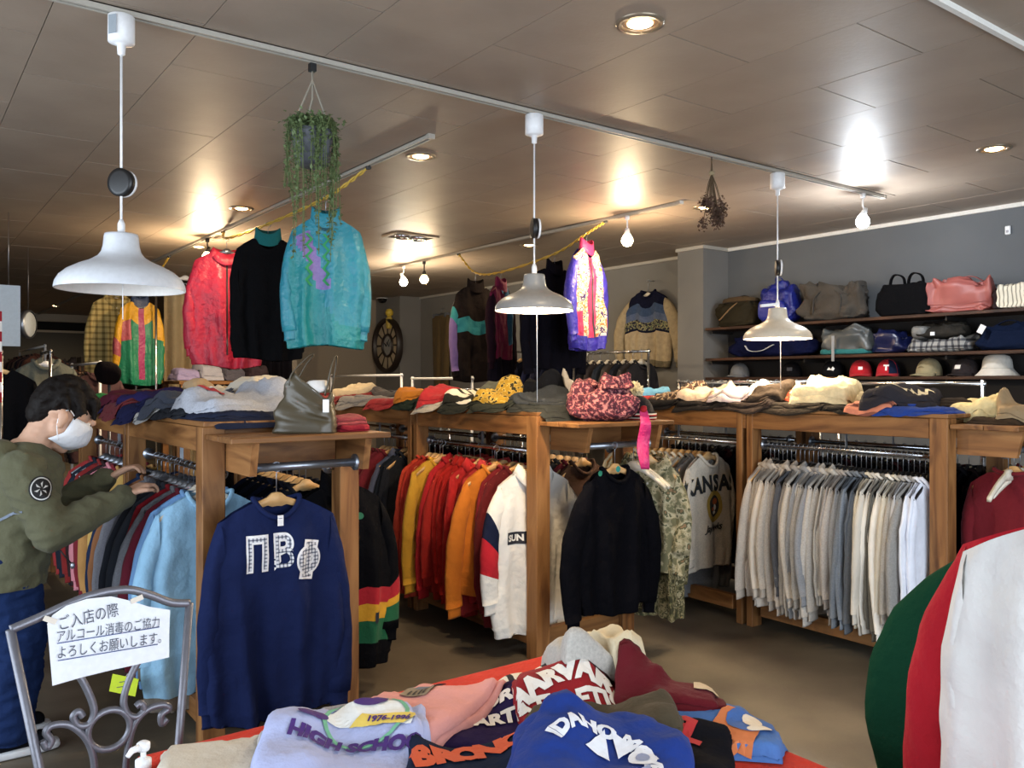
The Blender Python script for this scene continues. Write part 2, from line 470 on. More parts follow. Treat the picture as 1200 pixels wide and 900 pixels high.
# ------------------------------------------------------------------ pendant lamps
SHADE = plain('#e8e6e2', 0.35)
def point(name, loc, e, col, r=0.03, parent=None):
    l = bpy.data.lights.new(name, 'POINT'); l.energy = e * LAMP; l.color = col; l.shadow_soft_size = r
    o = bpy.data.objects.new(name, l); COL.objects.link(o); o.location = loc
    if parent is not None: o.parent = parent
    return o
def spot(name, loc, e, col, ang=110, blend=0.6, r=0.04, parent=None):
    l = bpy.data.lights.new(name, 'SPOT'); l.energy = e * LAMP; l.color = col; l.shadow_soft_size = r
    l.spot_size = math.radians(ang); l.spot_blend = blend
    o = bpy.data.objects.new(name, l); COL.objects.link(o); o.location = loc
    if parent is not None: o.parent = parent
    return o
def pendant(x, zb, dia, lab, lit, disc_z, disc_rz, pull, shade_mat):
    t = E('pendant_lamp', lab, 'pendant lamp', (x, 3.05, zb), group='pendant lamps on the long track')
    R = dia / 2
    prof = [(1.0, 0.0), (1.0, .03), (.985, .10), (.93, .19), (.82, .28), (.66, .36), (.48, .43), (.36, .50), (.305, .57), (.28, .66), (.265, .80), (.255, .84), (.10, .86)]
    H = R * 1.10
    outer = [(r * R, z * H) for r, z in prof]
    inner = [(max(r * R - .004, .01), max(z * H - .004, 0)) for r, z in prof[:-1]][::-1]
    sh = M('lamp_shade', lathe(outer, 48), shade_mat, t)
    M('shade_lining', lathe([(a, b) for a, b in inner] + [(R, 0)], 48), plain('#e6e2dc', 0.45), sh)
    top = H * .86
    M('cord_grip', lathe([(.012, top - .005), (.012, top + .03), (.006, top + .045)], 12, True, True), WHITEP, t)
    zc = CEIL - .022 - zb
    M('cord', tube([(0, 0, top + .03), (0, 0, zc - .13)], .0042, 8), WHITEP, t)
    cap = M('track_adaptor', lathe([(.004, zc - .135), (.012, zc - .13), (.014, zc - .10), (.028, zc - .096), (.042, zc - .09), (.042, zc - .004), (.036, zc)], 24, True, True), WHITEP, t)
    if pull[0]: M('rating_label', box(-.0435, -.0425, -.02, .012, zc - .075, zc - .012), plain('#8f979e', .5), cap, False, rot=(0, 0, .6))
    dz = disc_z - zb
    d = E('cord_reel', None, None); d.parent = t; d.location = (0, 0, dz); d.rotation_euler = (0, 0, disc_rz)
    M('reel_disc', xf(lathe([(.034, -.013), (.046, -.011), (.047, .011), (.034, .013)], 28, True, True), Matrix.Rotation(math.pi / 2, 4, 'X')), BLACKP, d)
    M('reel_back', xf(lathe([(.038, -.024), (.046, -.022), (.046, -.0135), (.040, -.013)], 28, True, True), Matrix.Rotation(math.pi / 2, 4, 'X')), WHITEP, d)
    # lamp holder and bulb
    M('lamp_holder', lathe([(.018, .40 * H), (.018, .8 * H)], 14, True, True), WHITEP, t)
    bl = [(.004, .12 * H), (.020, .14 * H), (.029, .24 * H), (.026, .34 * H), (.016, .42 * H)]
    b = M('bulb', lathe(bl, 18, True, True), emis('#ffe2b4', 14.0) if lit else plain('#b9b4ae', .3), t)
    M('bulb', xf(lathe(bl, 18, True, True), Matrix.Translation((.09, .02, 0))), emis('#ffe2b4', 14.0) if lit else plain('#b9b4ae', .3), t)
    M('pull_cord', tube([(0.0, -.02, .3 * H), (0.0, -.022, -pull[1])], .0016, 6), WHITEP, t)
    if lit:
        point('bulb_light', (.045, .01, .05 * H), 20, WARM, .04, t)
    return t
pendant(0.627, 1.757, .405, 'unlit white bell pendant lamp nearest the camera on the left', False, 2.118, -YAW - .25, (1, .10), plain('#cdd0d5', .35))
pendant(2.388, 1.775, .362, 'lit grey-looking bell pendant lamp over the middle aisle', True, 2.155, 1.15 + math.pi, (0, .42), plain('#8e8c89', .35))  # white shade given a grey colour: its shaded, backlit outside is painted in
pendant(4.209, 1.700, .392, 'lit cream-looking bell pendant lamp in front of the bag shelf', True, 2.12, .75 + math.pi, (0, .31), plain('#cbc2b1', .35))  # shade colour darkened too, painting in the weaker light on its outside
# blank white card clipped above the third lamp
tg = E('cord_tag', 'small blank white tag sticking out above the right pendant shade', 'tag', (4.209, 3.05, 1.905))
M('card', box(-.10, -.006, -.012, .012, -.008, .008), WHITEP, tg, False, rot=(0, -.1, YAW * -1))

# ------------------------------------------------------------------ recessed downlights
def downlight(px, py, lab, r=.062, e=26, wide=150):
    p = at_z(px, py, CEIL)
    t = E('downlight', lab, 'downlight', p, group='recessed ceiling downlights')
    M('trim_ring', lathe([(r * 1.38, 0), (r * 1.36, -.006), (r * 1.05, -.008), (r, -.002), (r * .82, .04)], 28), plain('#8d7f6c', .3, .5), t)
    M('lens', lathe([(r * .72, -.003), (r * .45, -.010), (.001, -.012)], 24), emis('#ffd79a', 22.0), t)
    spot('downlight_beam', (0, 0, -.02), e, WARM, wide, 1.0, .05, t)
downlight(750, 27, 'round recessed downlight nearest the camera')
downlight(1165, 174, 'round recessed downlight near the right wall')
downlight(493, 183, 'round recessed downlight beside the end of the back track')
downlight(283, 244, 'round recessed downlight behind the trailing plant')
downlight(233, 289, 'round recessed downlight above the cream cloth', e=60)
downlight(826, 243, 'round recessed downlight beside the dried flowers')
downlight(620, 287, 'small recessed downlight left of the middle pendant cord')
downlight(65, 358, 'distant recessed downlight at the far left', e=110, wide=176)
# square double spot
p = at_z(481, 277, CEIL)
t = E('ceiling_spot_fitting', 'square recessed ceiling fitting with two small spotlights', 'ceiling light', p)
M('frame', join(box(-.21, .21, -.13, -.095, -.012, 0), box(-.21, .21, .095, .13, -.012, 0), box(-.21, -.175, -.095, .095, -.012, 0), box(.175, .21, -.095, .095, -.012, 0)), plain('#8c7d68', .5), t, False)
M('recess', box(-.175, .175, -.095, .095, -.003, 0), plain('#4a4038', .6), t, False)
for s in (-1, 1):
    h = M('spot_head', xf(lathe([(.07, -.004), (.072, -.02), (.05, -.03), (.045, -.012)], 20), Matrix.Translation((s * .085, 0, 0))), CHROME, t)
    M('spot_lens', xf(lathe([(.04, -.012), (.02, -.02), (.001, -.022)], 16), Matrix.Translation((s * .085, 0, 0))), emis('#fff0d0', 10.0 if s > 0 else 2.0), h)
spot('spot_beam', (.085, 0, -.03), 18, WARM, 110, .8, .04, t)
# bare bulbs on the tracks
def track_bulb(px, py, axis, c, lab, hexcol, e, em, col, tilt, fit):
    p = at_x(px, py, c) if axis == 'x' else at_y(px, py, c)
    t = E('track_bulb', lab, 'spotlight', p, group='bare bulbs on the tracks')
    h = CEIL - .022 - p.z
    M('adaptor', lathe([(.012, h - .03), (.018, h - .028), (.018, h)], 12, True, True), fit, t)
    M('arm', tube([(0, 0, h - .02), (0, 0, .10), (tilt * .3, 0, .055)], .006, 8), fit, t)
    M('socket', tube([(tilt * .3, 0, .085), (0, 0, .035)], [.014, .024], 14), fit, t)
    M('bulb', lathe([(.012, .05), (.026, .036), (.042, .008), (.044, -.012), (.034, -.034), (.016, -.046), (.001, -.048)], 20), emis(hexcol, em), t)
    point('bulb_glow', (0, 0, -.075), e, col, .03, t)
track_bulb(243, 301, 'x', 2.2, 'bare warm bulb on the track behind the left pendant', '#ffe2a8', 30, 26, WARM, .05, BLACKP)
track_bulb(473, 330, 'x', 4.4, 'bare white bulb on a pale bent arm at the far track', '#fff3da', 16, 24, (1, .88, .68), -.12, WHITEP)
track_bulb(497, 327, 'x', 4.4, 'bare warm bulb hanging straight from a black fitting far back', '#ffe2a8', 14, 24, WARM, .0, BLACKP)
track_bulb(735, 281, 'x', 4.4, 'bare warm bulb right of the pink and purple jacket', '#ffe6b8', 18, 26, WARM, .0, WHITEP)
track_bulb(1011, 259, 'y', 3.05, 'bare cold white bulb at the end of the pendant track', '#eef4ff', 17, 30, (.86, .93, 1.0), .12, WHITEP)

# ------------------------------------------------------------------ wooden clothes racks
TOP = 1.27
RAIL = 1.075
def rack_unit(x0, y0, y1, wd, lab, end=False, lab_end=None, rails=(1, 1), bottom=True, joint='inner'):
    t = E('wooden_rack', lab, 'clothes rack', (x0, y0, 0), group='wooden clothes racks')
    L, pwid = y1 - y0, .088
    for (px_, py_) in ((pwid / 2, .045), (pwid / 2, L - .03), (wd - pwid / 2, .045), (wd - pwid / 2, L - .03)):
        front = py_ < .1 and end
        w2 = .09 if front else .045
        plank('post', TOP, pwid if px_ else pwid, w2, (px_, py_ if not front else .045, TOP / 2), 'z', PINE, t).rotation_euler = (0, -math.pi / 2, math.pi / 2) if not front else (0, -math.pi / 2, 0)
    for xx in (.022, wd - .022): plank('top_beam', L - (.09 if end else 0) - .004, .034, .098, (xx, (L + (.09 if end else 0)) / 2, TOP - .051), 'y', PINE, t)
    nb = 4; bw = (wd - .005) / nb
    for i in range(nb): plank('top_board', L - .004, bw - .004, .02, (bw * (i + .5) + .002, L / 2 + (.0 if not end else .0), TOP + .0105), 'y', PINE, t)
    for yy in (.05, L - .03): plank('cross_beam', wd - 2 * pwid - .004, .036, .09, (wd / 2, yy, TOP - .055), 'x', PINE, t)
    for xx in (.03, wd - .03): plank('bottom_beam', L - .2, .04, .085, (xx, L / 2, .115), 'y', PINE, t)
    for yy in (.05, L - .04): plank('bottom_cross_beam', wd - 2 * pwid - .004, .04, .085, (wd / 2, yy, .115), 'x', PINE, t)
    for k, xx in enumerate((.10, wd - .10)):
        if rails[k]:
            r = M('hanging_rail', tube([(xx, .06, RAIL), (xx, L - .05, RAIL)], .0145, 14), CHROME, t)
            for yy in (.095, L - .06): M('rail_flange', xf(lathe([(.03, -.004), (.03, .004)], 16, True, True), Matrix.Translation((xx, yy, RAIL)) @ Matrix.Rotation(math.pi / 2, 4, 'X')), STEEL, r)
            M('rail_stay', box(xx - .008, xx + .008, L / 2 - .002, L / 2 + .002, RAIL, TOP), STEEL, r, False)
    if end:
        zt = TOP - .02
        for xx in (.104, wd - .104):
            pts = [(xx - .014, 0, zt - .03), (xx - .014, -.30, zt - .03), (xx - .014, -.27, zt - .155), (xx - .014, 0, zt - .155)]
            v = pts + [(a + .028, b, c) for a, b, c in pts]
            M('shelf_bracket', xf((v, [(0, 1, 2, 3), (7, 6, 5, 4), (0, 4, 5, 1), (1, 5, 6, 2), (2, 6, 7, 3), (3, 7, 4, 0)]), Matrix.Rotation(-math.pi / 2, 4, 'Z')), PINE, t, False, rot=(0, 0, math.pi / 2))
        for i in range(2): plank('end_shelf_board', wd - .02, .152, .022, (wd / 2, -.08 - .155 * i, zt - .018), 'x', PINE, t)
        plank('end_back_board', wd - .24, .02, .10, (wd / 2, -.012, zt - .085), 'x', PINE, t)
        r = M('end_pipe', tube([(.118, -.21, RAIL + .045), (wd - .118, -.21, RAIL + .045)], .0165, 16), STEEL, t)
        for xx in (.12, wd - .12): M('pipe_flange', xf(lathe([(.034, -.006), (.034, .006)], 16, True, True), Matrix.Translation((xx, -.21, RAIL + .045)) @ Matrix.Rotation(math.pi / 2, 4, 'Y')), STEEL, r)
    return t
RX1, RX2, RX3 = 0.985, 2.68, 4.09
W1, W2, W3 = 0.67, 0.70, 0.68
Y1a, Y1b, Y1c, Y1d = 3.36, 4.69, 5.98, 7.25
rack_unit(RX1, Y1a, Y1b, W1, 'brown wooden rack with end shelf carrying the leather bag', True)
rack_unit(RX1, Y1b, Y1c, W1, 'brown wooden rack section right behind the shopper\'s hands')
rack_unit(RX1, Y1c, Y1d, W1, 'farthest section of the left wooden rack, behind the shopper\'s face')
Y2a, Y2b, Y2c, Y2d = 3.40, 4.68, 5.95, 7.2
rack_unit(RX2, Y2a, Y2b, W2, 'brown wooden rack holding the red and yellow shirts', True)
rack_unit(RX2, Y2b, Y2c, W2, 'brown wooden rack section holding the maroon and slate blue sweatshirts')
rack_unit(RX2, Y2c, Y2d, W2, 'farthest section of the middle wooden rack')
Y3a, Y3b, Y3c = 2.00, 3.19, 4.42
rack_unit(RX3, Y3a, Y3b, W3, 'brown wooden rack holding the row of grey sweatshirts', True)
rack_unit(RX3, Y3b, Y3c, W3, 'brown wooden rack section holding the KANSAS sweatshirt')
# ------------------------------------------------------------------ garment maker
CHIP = mesh(*box(-.013, .013, -.0105, .0105, -.016, .012, .002), plain('#d9c9a0', .5), False)
def hanger(loc, rz, lab, mat=None, span=.205, drop=.10, tilt=0.0, group='clothes hangers', thick=.009, chip=False):
    """loc: top of the rail. Local X runs along the shoulders."""
    t = E('clothes_hanger', lab, 'hanger', loc, rz, group)
    t.rotation_euler = (0, tilt, rz)
    if mat is None: mat = HANGWOOD
    n = 12; V, Fc = [], []
    for i in range(2 * n + 1):
        x = -span + span * i / n; a = abs(x) / span
        zc = -drop - .012 - .098 * a ** 1.45
        hh = .021 * (1 - a) + .012 * a + (.014 if a < .12 else 0)
        for dz, dy in ((hh, -thick), (hh, thick), (-hh, thick), (-hh, -thick)):
            V.append((x, dy, zc + dz * .75))
    for i in range(2 * n):
        for j in range(4):
            a, b = i * 4 + j, i * 4 + (j + 1) % 4
            Fc.append((a, a + 4, b + 4, b))
    Fc += [(0, 1, 2, 3), tuple(2 * n * 4 + k for k in (3, 2, 1, 0))]
    me = bpy.data.meshes.get('hanger_%s_%.3f_%.3f' % (mat.name, span, drop))
    if me is None: me = mesh(V, Fc, mat, True, name='hanger_%s_%.3f_%.3f' % (mat.name, span, drop))
    link('hanger_body', me, t)
    key = 'hook_%.3f' % drop
    mh = bpy.data.meshes.get(key)
    if mh is None:
        r = .019
        pts = [(0, 0, -drop + .004), (0, 0, -.055)] + [(r * math.sin(a) if True else 0, 0, -.0165 + 0 - r * math.cos(a) + .002) for a in [math.radians(d) for d in range(0, 265, 22)]]
        pts[1] = (0, 0, -.045)
        mh = mesh(*tube(pts, .0021, 6), STEEL, True, name=key)
    link('hook', mh, t)
    if chip: link('size_chip', CHIP, t, (0, -.0, -drop - .008))
    return t

def garment(name, lab, cat, loc, rz=0.0, col='#888888', fab='knit', L=.66, sw=.215, bw=.27, sl=.57, t=.032, seed=0, group=None, hi=True,
            spread=.07, sleeve_col=None, zone=None, mats=None, szone=None, collar='crew', rib=True, swing=0.0, tilt=0.0, short=False, opening=None, cuff_col=None, collar_col=None, hem_col=None, fold=1.0, lean=0.0):
    """clothes on a hanger. loc = top of the hanger's bar; local -Y is the front."""
    rnd = random.Random(seed)
    m0 = fabric(col, fab) if isinstance(col, str) else col
    mats = [m0] + [fabric(c, fab) if isinstance(c, str) else c for c in (mats or [])]
    msl = mats if sleeve_col is None else [fabric(sleeve_col, fab) if isinstance(sleeve_col, str) else sleeve_col] + mats[1:]
    root = E(name, lab, cat, loc, rz, group); root.rotation_euler = (lean, tilt, rz)
    nN, nV = (76, 30) if hi else (24, 14)
    nw = .085; nr = nw / sw
    ph1, ph2, kk = rnd.uniform(0, 6), rnd.uniform(0, 6), rnd.uniform(2.2, 4.2)
    sx_, sy_ = rnd.uniform(0, 50), rnd.uniform(0, 50)
    creases = [(rnd.uniform(-.75, .75), rnd.uniform(.08, .2), rnd.choice([-1, 1]) * rnd.uniform(.028, .05) * min(1, t / .035)) for _ in range(5)]
    V, Fc, mi = [], [], []
    for j in range(nV + 1):
        v = j / nV
        hwid = sw + (bw - sw) * min(1, v / .3) ** .8
        if v > .9 and rib: hwid *= 1 - .05 * (v - .9) / .1
        for i in range(nN):
            th = 2 * math.pi * i / nN
            cu, su = math.cos(th), math.sin(th)
            u = math.copysign(abs(cu) ** .8, cu)
            front = su < 0
            au = abs(u)
            if au < nr:
                dip = (.075 if front else .02) * (1 - (au / nr) ** 2)
                ztop = .012 - dip
            else:
                a = (au - nr) / (1 - nr); ztop = .012 - .075 * a ** 1.2
            z = ztop + (-L - ztop) * v
            dep = t * (.42 + .58 * min(1, v / .22))
            if au < nr and v < .1: dep = max(dep, .03 * (1 - v / .1) + dep * v / .1)
            y = math.copysign(abs(su) ** .7, su) * dep
            amp = fold * (.010 + .022 * v) * min(1, v * 6)
            w = math.sin(kk * u * 3.1 + ph1 + v * 1.2) * .55 + math.sin(kk * 1.9 * u * 3.1 + ph2) * .25 + nz(u * 2.4 + sx_, v * 2.2 + sy_) * 1.0
            y += amp * w * (1 - .5 * au ** 4)
            for u0, w0, s0 in creases:
                y += s0 * fold * v * max(0, 1 - abs(u - u0 - .12 * (v - .5)) / w0) * (1 if front else -.5)
            y += .010 * fold * nz(u * 6 + sy_, v * 9 + sx_, 3.1)
            x = u * hwid + .010 * nz(v * 4 + sx_, u, 7.7) * fold
            z += .012 * v * math.sin(u * 3 + ph2) * fold
            V.append((x, y, z))
    def zn(u, v, fr): return zone(u, v, fr) if zone else 0
    for j in range(nV):
        for i in range(nN):
            Fc.append((j * nN + i, (j + 1) * nN + i, (j + 1) * nN + (i + 1) % nN, j * nN + (i + 1) % nN))
            th = 2 * math.pi * (i + .5) / nN; cu = math.cos(th)
            mi.append(zn(math.copysign(abs(cu) ** .8, cu), (j + .5) / nV, math.sin(th) < 0))
    body = M('body', (V, Fc), mats, root, True, midx=mi)
    nS, nT = (16, 18) if hi else (10, 9)
    cm = fabric(cuff_col, fab) if isinstance(cuff_col, str) else (cuff_col or (msl[0]))
    for s in (-1, 1):
        SV, SF, sm = [], [], []
        sp = spread + rnd.uniform(-.02, .03); sw_y = swing + rnd.uniform(-.015, .015)
        LL = sl if not short else .22
        cw = .05 if not short else .09
        O0, O1, O2 = Vector((sw - .012, 0, -.060)), Vector((sw + sp * 1.3 + .03, 0, -.12 - LL * .25)), Vector((sw + sp, sw_y, -.07 - LL))
        I0, I1, I2 = Vector((bw - .075, 0, -.235)), Vector((bw - .035 + sp * .2, 0, -.26 - LL * .2)), Vector((sw + sp - 2 * cw, sw_y, -.07 - LL + .012))
        if short: I2.x = max(I2.x, bw - .06)
        a1, a2 = rnd.uniform(0, 60), rnd.uniform(0, 60)
        def bz(P, Q, R, tt): return P * (1 - tt) ** 2 + Q * 2 * tt * (1 - tt) + R * tt * tt
        for j in range(nT + 1):
            tt = j / nT
            o, ii = bz(O0, O1, O2, tt), bz(I0, I1, I2, tt)
            c, a = (o + ii) / 2, (o - ii) / 2
            h = (.030 + .010 * math.sin(tt * 3.1)) * (1 - .25 * tt) * (t / .032) ** .5
            for i in range(nS):
                th = 2 * math.pi * i / nS
                d = 1 + .16 * fold * nz(math.cos(th) * 1.2 + a1, tt * 7 + a2, math.sin(th) * 1.2) + .07 * fold * math.sin(tt * 26 + math.cos(th) * 2 + a1) * (1 if .3 < tt < .9 else .3)
                p = c + a * math.cos(th) * (1 + (d - 1) * .5) + Vector((0, 1, 0)) * math.sin(th) * h * d
                p.y += .02 * math.sin(tt * 4 + a1) * tt * fold - .004 * tt
                SV.append((p.x * s, p.y, p.z))
        for j in range(nT):
            for i in range(nS):
                q = (j * nS + i, j * nS + (i + 1) % nS, (j + 1) * nS + (i + 1) % nS, (j + 1) * nS + i)
                SF.append(q if s > 0 else q[::-1]); sm.append(szone((j + .5) / nT, s) if szone else 0)
        SF.append(tuple(nT * nS + i for i in range(nS)))
        sm.append(szone(1, s) if szone else 0)
        sleeve = M('sleeve', (SV, SF), msl, root, True, midx=sm)
        if rib and not short:
            ce_ = [sum(SV[nT * nS + i][k] for i in range(nS)) / nS for k in range(3)]
            cv = []
            for q, (kx, dz) in enumerate(((.9, .012), (.78, -.012), (.76, -.045), (.80, -.055), (.6, -.05))):
                for i in range(nS):
                    p = SV[nT * nS + i]
                    cv.append((ce_[0] + (p[0] - ce_[0]) * kx, ce_[1] + (p[1] - ce_[1]) * kx * .9, p[2] + dz))
            cf = [(q * nS + i, q * nS + (i + 1) % nS, (q + 1) * nS + (i + 1) % nS, (q + 1) * nS + i) for q in range(4) for i in range(nS)]
            M('cuff', (cv, cf if s > 0 else [f[::-1] for f in cf]), cm, root if False else sleeve, True)
    if rib:
        hv = []
        for q, (k, dz) in enumerate(((1.0, .004), (1.01, -.006), (.965, -.02), (.955, -.055), (.93, -.06), (.9, -.05))):
            for i in range(nN):
                p = V[nV * nN + i]; hv.append((p[0] * k, p[1] * k, p[2] + dz))
        M('hem', (hv, [(q * nN + i, (q + 1) * nN + i, (q + 1) * nN + (i + 1) % nN, q * nN + (i + 1) % nN) for q in range(5) for i in range(nN)]), fabric(hem_col, fab) if isinstance(hem_col, str) else (hem_col or mats[mi[-1]]), root, True)
    cc = fabric(collar_col, fab) if isinstance(collar_col, str) else (collar_col or m0)
    nc = 28 if hi else 16
    def neck(k, r, up, fdip):
        out = []
        for i in range(nc):
            a = 2 * math.pi * i / nc
            x, y = math.cos(a) * nw * r, math.sin(a) * .040 * r
            z = .014 - (fdip if math.sin(a) < 0 else .018) * abs(math.sin(a)) ** 1.5 + up
            out.append((x, y, z))
        return out
    if collar == 'crew':
        M('collar', tube(neck(0, 1.06, .006, .075), .0105, 6, True), cc, root)
    elif collar == 'stand':
        rows = [neck(0, 1.1, -.01, .05), neck(0, 1.04, .03, .045), neck(0, .98, .075, .05), neck(0, .9, .078, .05), neck(0, .92, .02, .05)]
        cv = [p for r in rows for p in r]
        M('collar', (cv, [(q * nc + i, q * nc + (i + 1) % nc, (q + 1) * nc + (i + 1) % nc, (q + 1) * nc + i) for q in range(4) for i in range(nc)]), cc, root)
    elif collar == 'polo':
        rows = [neck(0, 1.0, .02, .05), neck(0, 1.12, .035, .06), neck(0, 1.5, -.015, .09), neck(0, 1.45, -.02, .09)]
        cv = [p for r in rows for p in r]
        M('collar', (cv, [(q * nc + i, q * nc + (i + 1) % nc, (q + 1) * nc + (i + 1) % nc, (q + 1) * nc + i) for q in range(3) for i in range(nc)]), cc, root)
    elif collar == 'hood':
        hv, hf = [], []
        for q in range(8):
            b = q / 7
            for i in range(nc):
                a = 2 * math.pi * i / nc
                rr = math.sin(b * math.pi * .9 + .25)
                hv.append((math.cos(a) * .125 * rr, .035 + math.sin(a) * .055 * rr + .012 * nz(a * 2, b * 5, seed), .03 - b * .19 + .02 * math.cos(a * 2)))
        hf = [(q * nc + i, q * nc + (i + 1) % nc, (q + 1) * nc + (i + 1) % nc, (q + 1) * nc + i) for q in range(7) for i in range(nc)]
        hf.append(tuple(7 * nc + i for i in range(nc)))
        M('hood', (hv, hf), cc, root)
        M('collar', tube(neck(0, 1.15, .004, .075), .017, 6, True), cc, root)
    if opening:   # zip or button placket down the front
        bv = bvh_of(body)
        strip = lay(subdiv(([(-.006, 0, 0), (.006, 0, 0), (.006, -L + .09, 0), (-.006, -L + .09, 0)], [(0, 1, 2, 3)]), .03), bv, (0, -.3, -.062), (1, 0, 0), (0, 0, 1), (0, 1, 0), .004)
        M('zip' if opening != 'buttons' else 'placket', strip, plain('#2a2a2e', .4) if opening != 'buttons' else cc, root)
        if opening == 'buttons':
            for k in range(6): M('button', lay(disc2d(.006, .006, 8, 0, -.05 - k * (L - .16) / 6), bv, (0, -.3, -.062), (1, 0, 0), (0, 0, 1), (0, 1, 0), .007), plain('#e8e2d8', .4), root)
    return root, body
def hung(name, lab, cat, rail_pt, rz=0.0, hang=True, hmat=None, drop=.10, hlab=None, tilt=0.0, chip=False, **kw):
    """a hanger on a rail and the garment on that hanger"""
    p = Vector(rail_pt)
    if hang:
        span = kw.get('sw', .215) - .008
        hanger(p + Vector((0, 0, .0145)), rz, hlab or ('hanger inside the ' + lab), hmat, span=span, drop=drop, tilt=tilt, chip=chip)
    return garment(name, lab, cat, p + Vector((0, 0, -drop - .024 + .0145)), rz, tilt=tilt, **kw)
def put_print(root, body, art, x, z, mat, name='print', side=-1, off=.004, fine=.012):
    """art: flat vf in metres laid on the chest"""
    bv = bvh_of(body)
    ux = (1, 0, 0) if side < 0 else (-1, 0, 0)
    return M(name, lay(subdiv(art, fine), bv, (x, side * .3, z), ux, (0, 0, 1), (0, -side, 0), off), mat, root, False)

# ------------------------------------------------------------------ the row of grey sweatshirts (right rack)
rnd = random.Random(11)
greys = ['#b9ada0', '#a89d90', '#a39a90', '#c9c0b4', '#aaa196', '#9c948b', '#b3aaa0', '#4d4f55', '#8f8a84', '#b9b1a6', '#8a8b8d', '#c3bdb5',
         '#9a9792', '#86878a', '#b0aaa2', '#a19c95', '#aba69e', '#989089', '#a8a098', '#8e8f91', '#6d7278', '#767d86', '#5a5f66', '#d7cdb8',
         '#c9c2b6', '#e3ded4', '#6a675f', '#ece7dd', '#cfc8b8', '#a9a39a', '#c0bfc0', '#8f8c88', '#e4e6ee', '#dfe3ef']
tone = lambda h: ['charcoal', 'dark grey', 'mid grey', 'grey', 'pale grey', 'off-white'][min(5, int((int(h[1:3], 16) - 60) / 29))]
xr = RX3 + .10
n = len(greys)
for i, c in enumerate(greys):
    y = 3.085 - i * (3.085 - 2.13) / (n - 1)
    heather = 'heather' if int(c[1:3], 16) < 0xc0 else 'knit'
    lab = '%s sweatshirt, %s from the left in the grey row' % (tone(c), ORD[i])
    hung('sweatshirt', lab, 'sweatshirt', (xr, y, RAIL), rnd.uniform(-.05, .05), hmat=HANGWOOD if i == 0 else BLACKP, chip=i > 0 and i % 5 < 3, col=c, fab=heather, L=rnd.uniform(.60, .74), sw=rnd.uniform(.185, .215),
         bw=rnd.uniform(.225, .26), sl=rnd.uniform(.56, .70), t=.016, seed=100 + i, hi=False, spread=rnd.uniform(.02, .07), group='grey sweatshirts on the right rack',
         hlab='hanger of the %s sweatshirt in the grey row' % ORD[i], collar=rnd.choice(['crew', 'crew', 'hood']) if i < 20 else 'crew', swing=rnd.uniform(-.02, .02), drop=.115, fold=.7)
# left section of that rack: pale shirts, the KANSAS sweatshirt in front
pale = ['#cbbf9f', '#c2b593', '#d6cab0', '#bdb296', '#cfc6b2', '#a9a294', '#cabfa6', '#b8b0a0', '#9f9a90', '#d9d2c2', '#b9b4a9', '#6f6c66']
for i, c in enumerate(pale):
    y = 4.30 - i * (4.30 - 3.66) / (len(pale) - 1)
    hung('sweatshirt', 'beige sweatshirt, %s from the far end of the KANSAS rack' % ORD[i], 'sweatshirt', (xr, y, RAIL), rnd.uniform(-.08, .08), col=c, fab='heather',
         L=rnd.uniform(.6, .72), sw=.2, bw=.25, sl=.58, t=.018, seed=200 + i, hi=False, spread=.05, group='beige sweatshirts beside the KANSAS one', hlab='wooden hanger of the %s beige sweatshirt' % ORD[i])
r, b = hung('sweatshirt', 'oatmeal sweatshirt printed KANSAS above a round emblem', 'sweatshirt', (xr, 3.56, RAIL), .10, hlab='wooden hanger of the KANSAS sweatshirt', col='#d8cfc0', fab='heather', L=.64, sw=.225, bw=.285, sl=.55, t=.03, seed=77, spread=.05, fold=.6)
DK = plain('#22262c', .8)
art = join(*[xf(text_vf(ch, .135, .006), Matrix.Translation((x, .01 * math.cos(x * 8), 0))) for ch, x in zip('KANSAS', (-.235, -.145, -.045, .05, .14, .225))])
put_print(r, b, art, .0, -.175, plain('#b9a04a', .8), 'print_outline', off=.003)
put_print(r, b, art, .0, -.177, DK, 'print', off=.0045)
put_print(r, b, ring2d(.062, .092, ay=1.15), .03, -.31, plain('#b79a46', .8), 'emblem_ring', off=.003)
put_print(r, b, disc2d(.062, .071), .03, -.31, plain('#3c3a35', .8), 'emblem_field', off=.003)
put_print(r, b, join(disc2d(.032, .022, 14, .006, .030), disc2d(.02, .012, 12, -.02, -.015)), .03, -.31, plain('#c5632f', .8), 'emblem_shape', off=.0045)
put_print(r, b, join(disc2d(.016, .02, 12, .012, -.008), disc2d(.022, .012, 12, .0, -.04)), .03, -.31, plain('#e8e0d0', .8), 'emblem_shape', off=.0045)
put_print(r, b, text_vf('Jayhawks', .062, .001, .9, .3), .02, -.445, DK, 'print', off=.004)
r, b = hung('sweatshirt', 'charcoal hooded top half hidden behind the KANSAS sweatshirt', 'sweatshirt', (xr, 3.62, RAIL), -.05, col='#6a6a6b', fab='heather', L=.80, sw=.22, bw=.28, sl=.6, t=.03, seed=78, spread=.04)

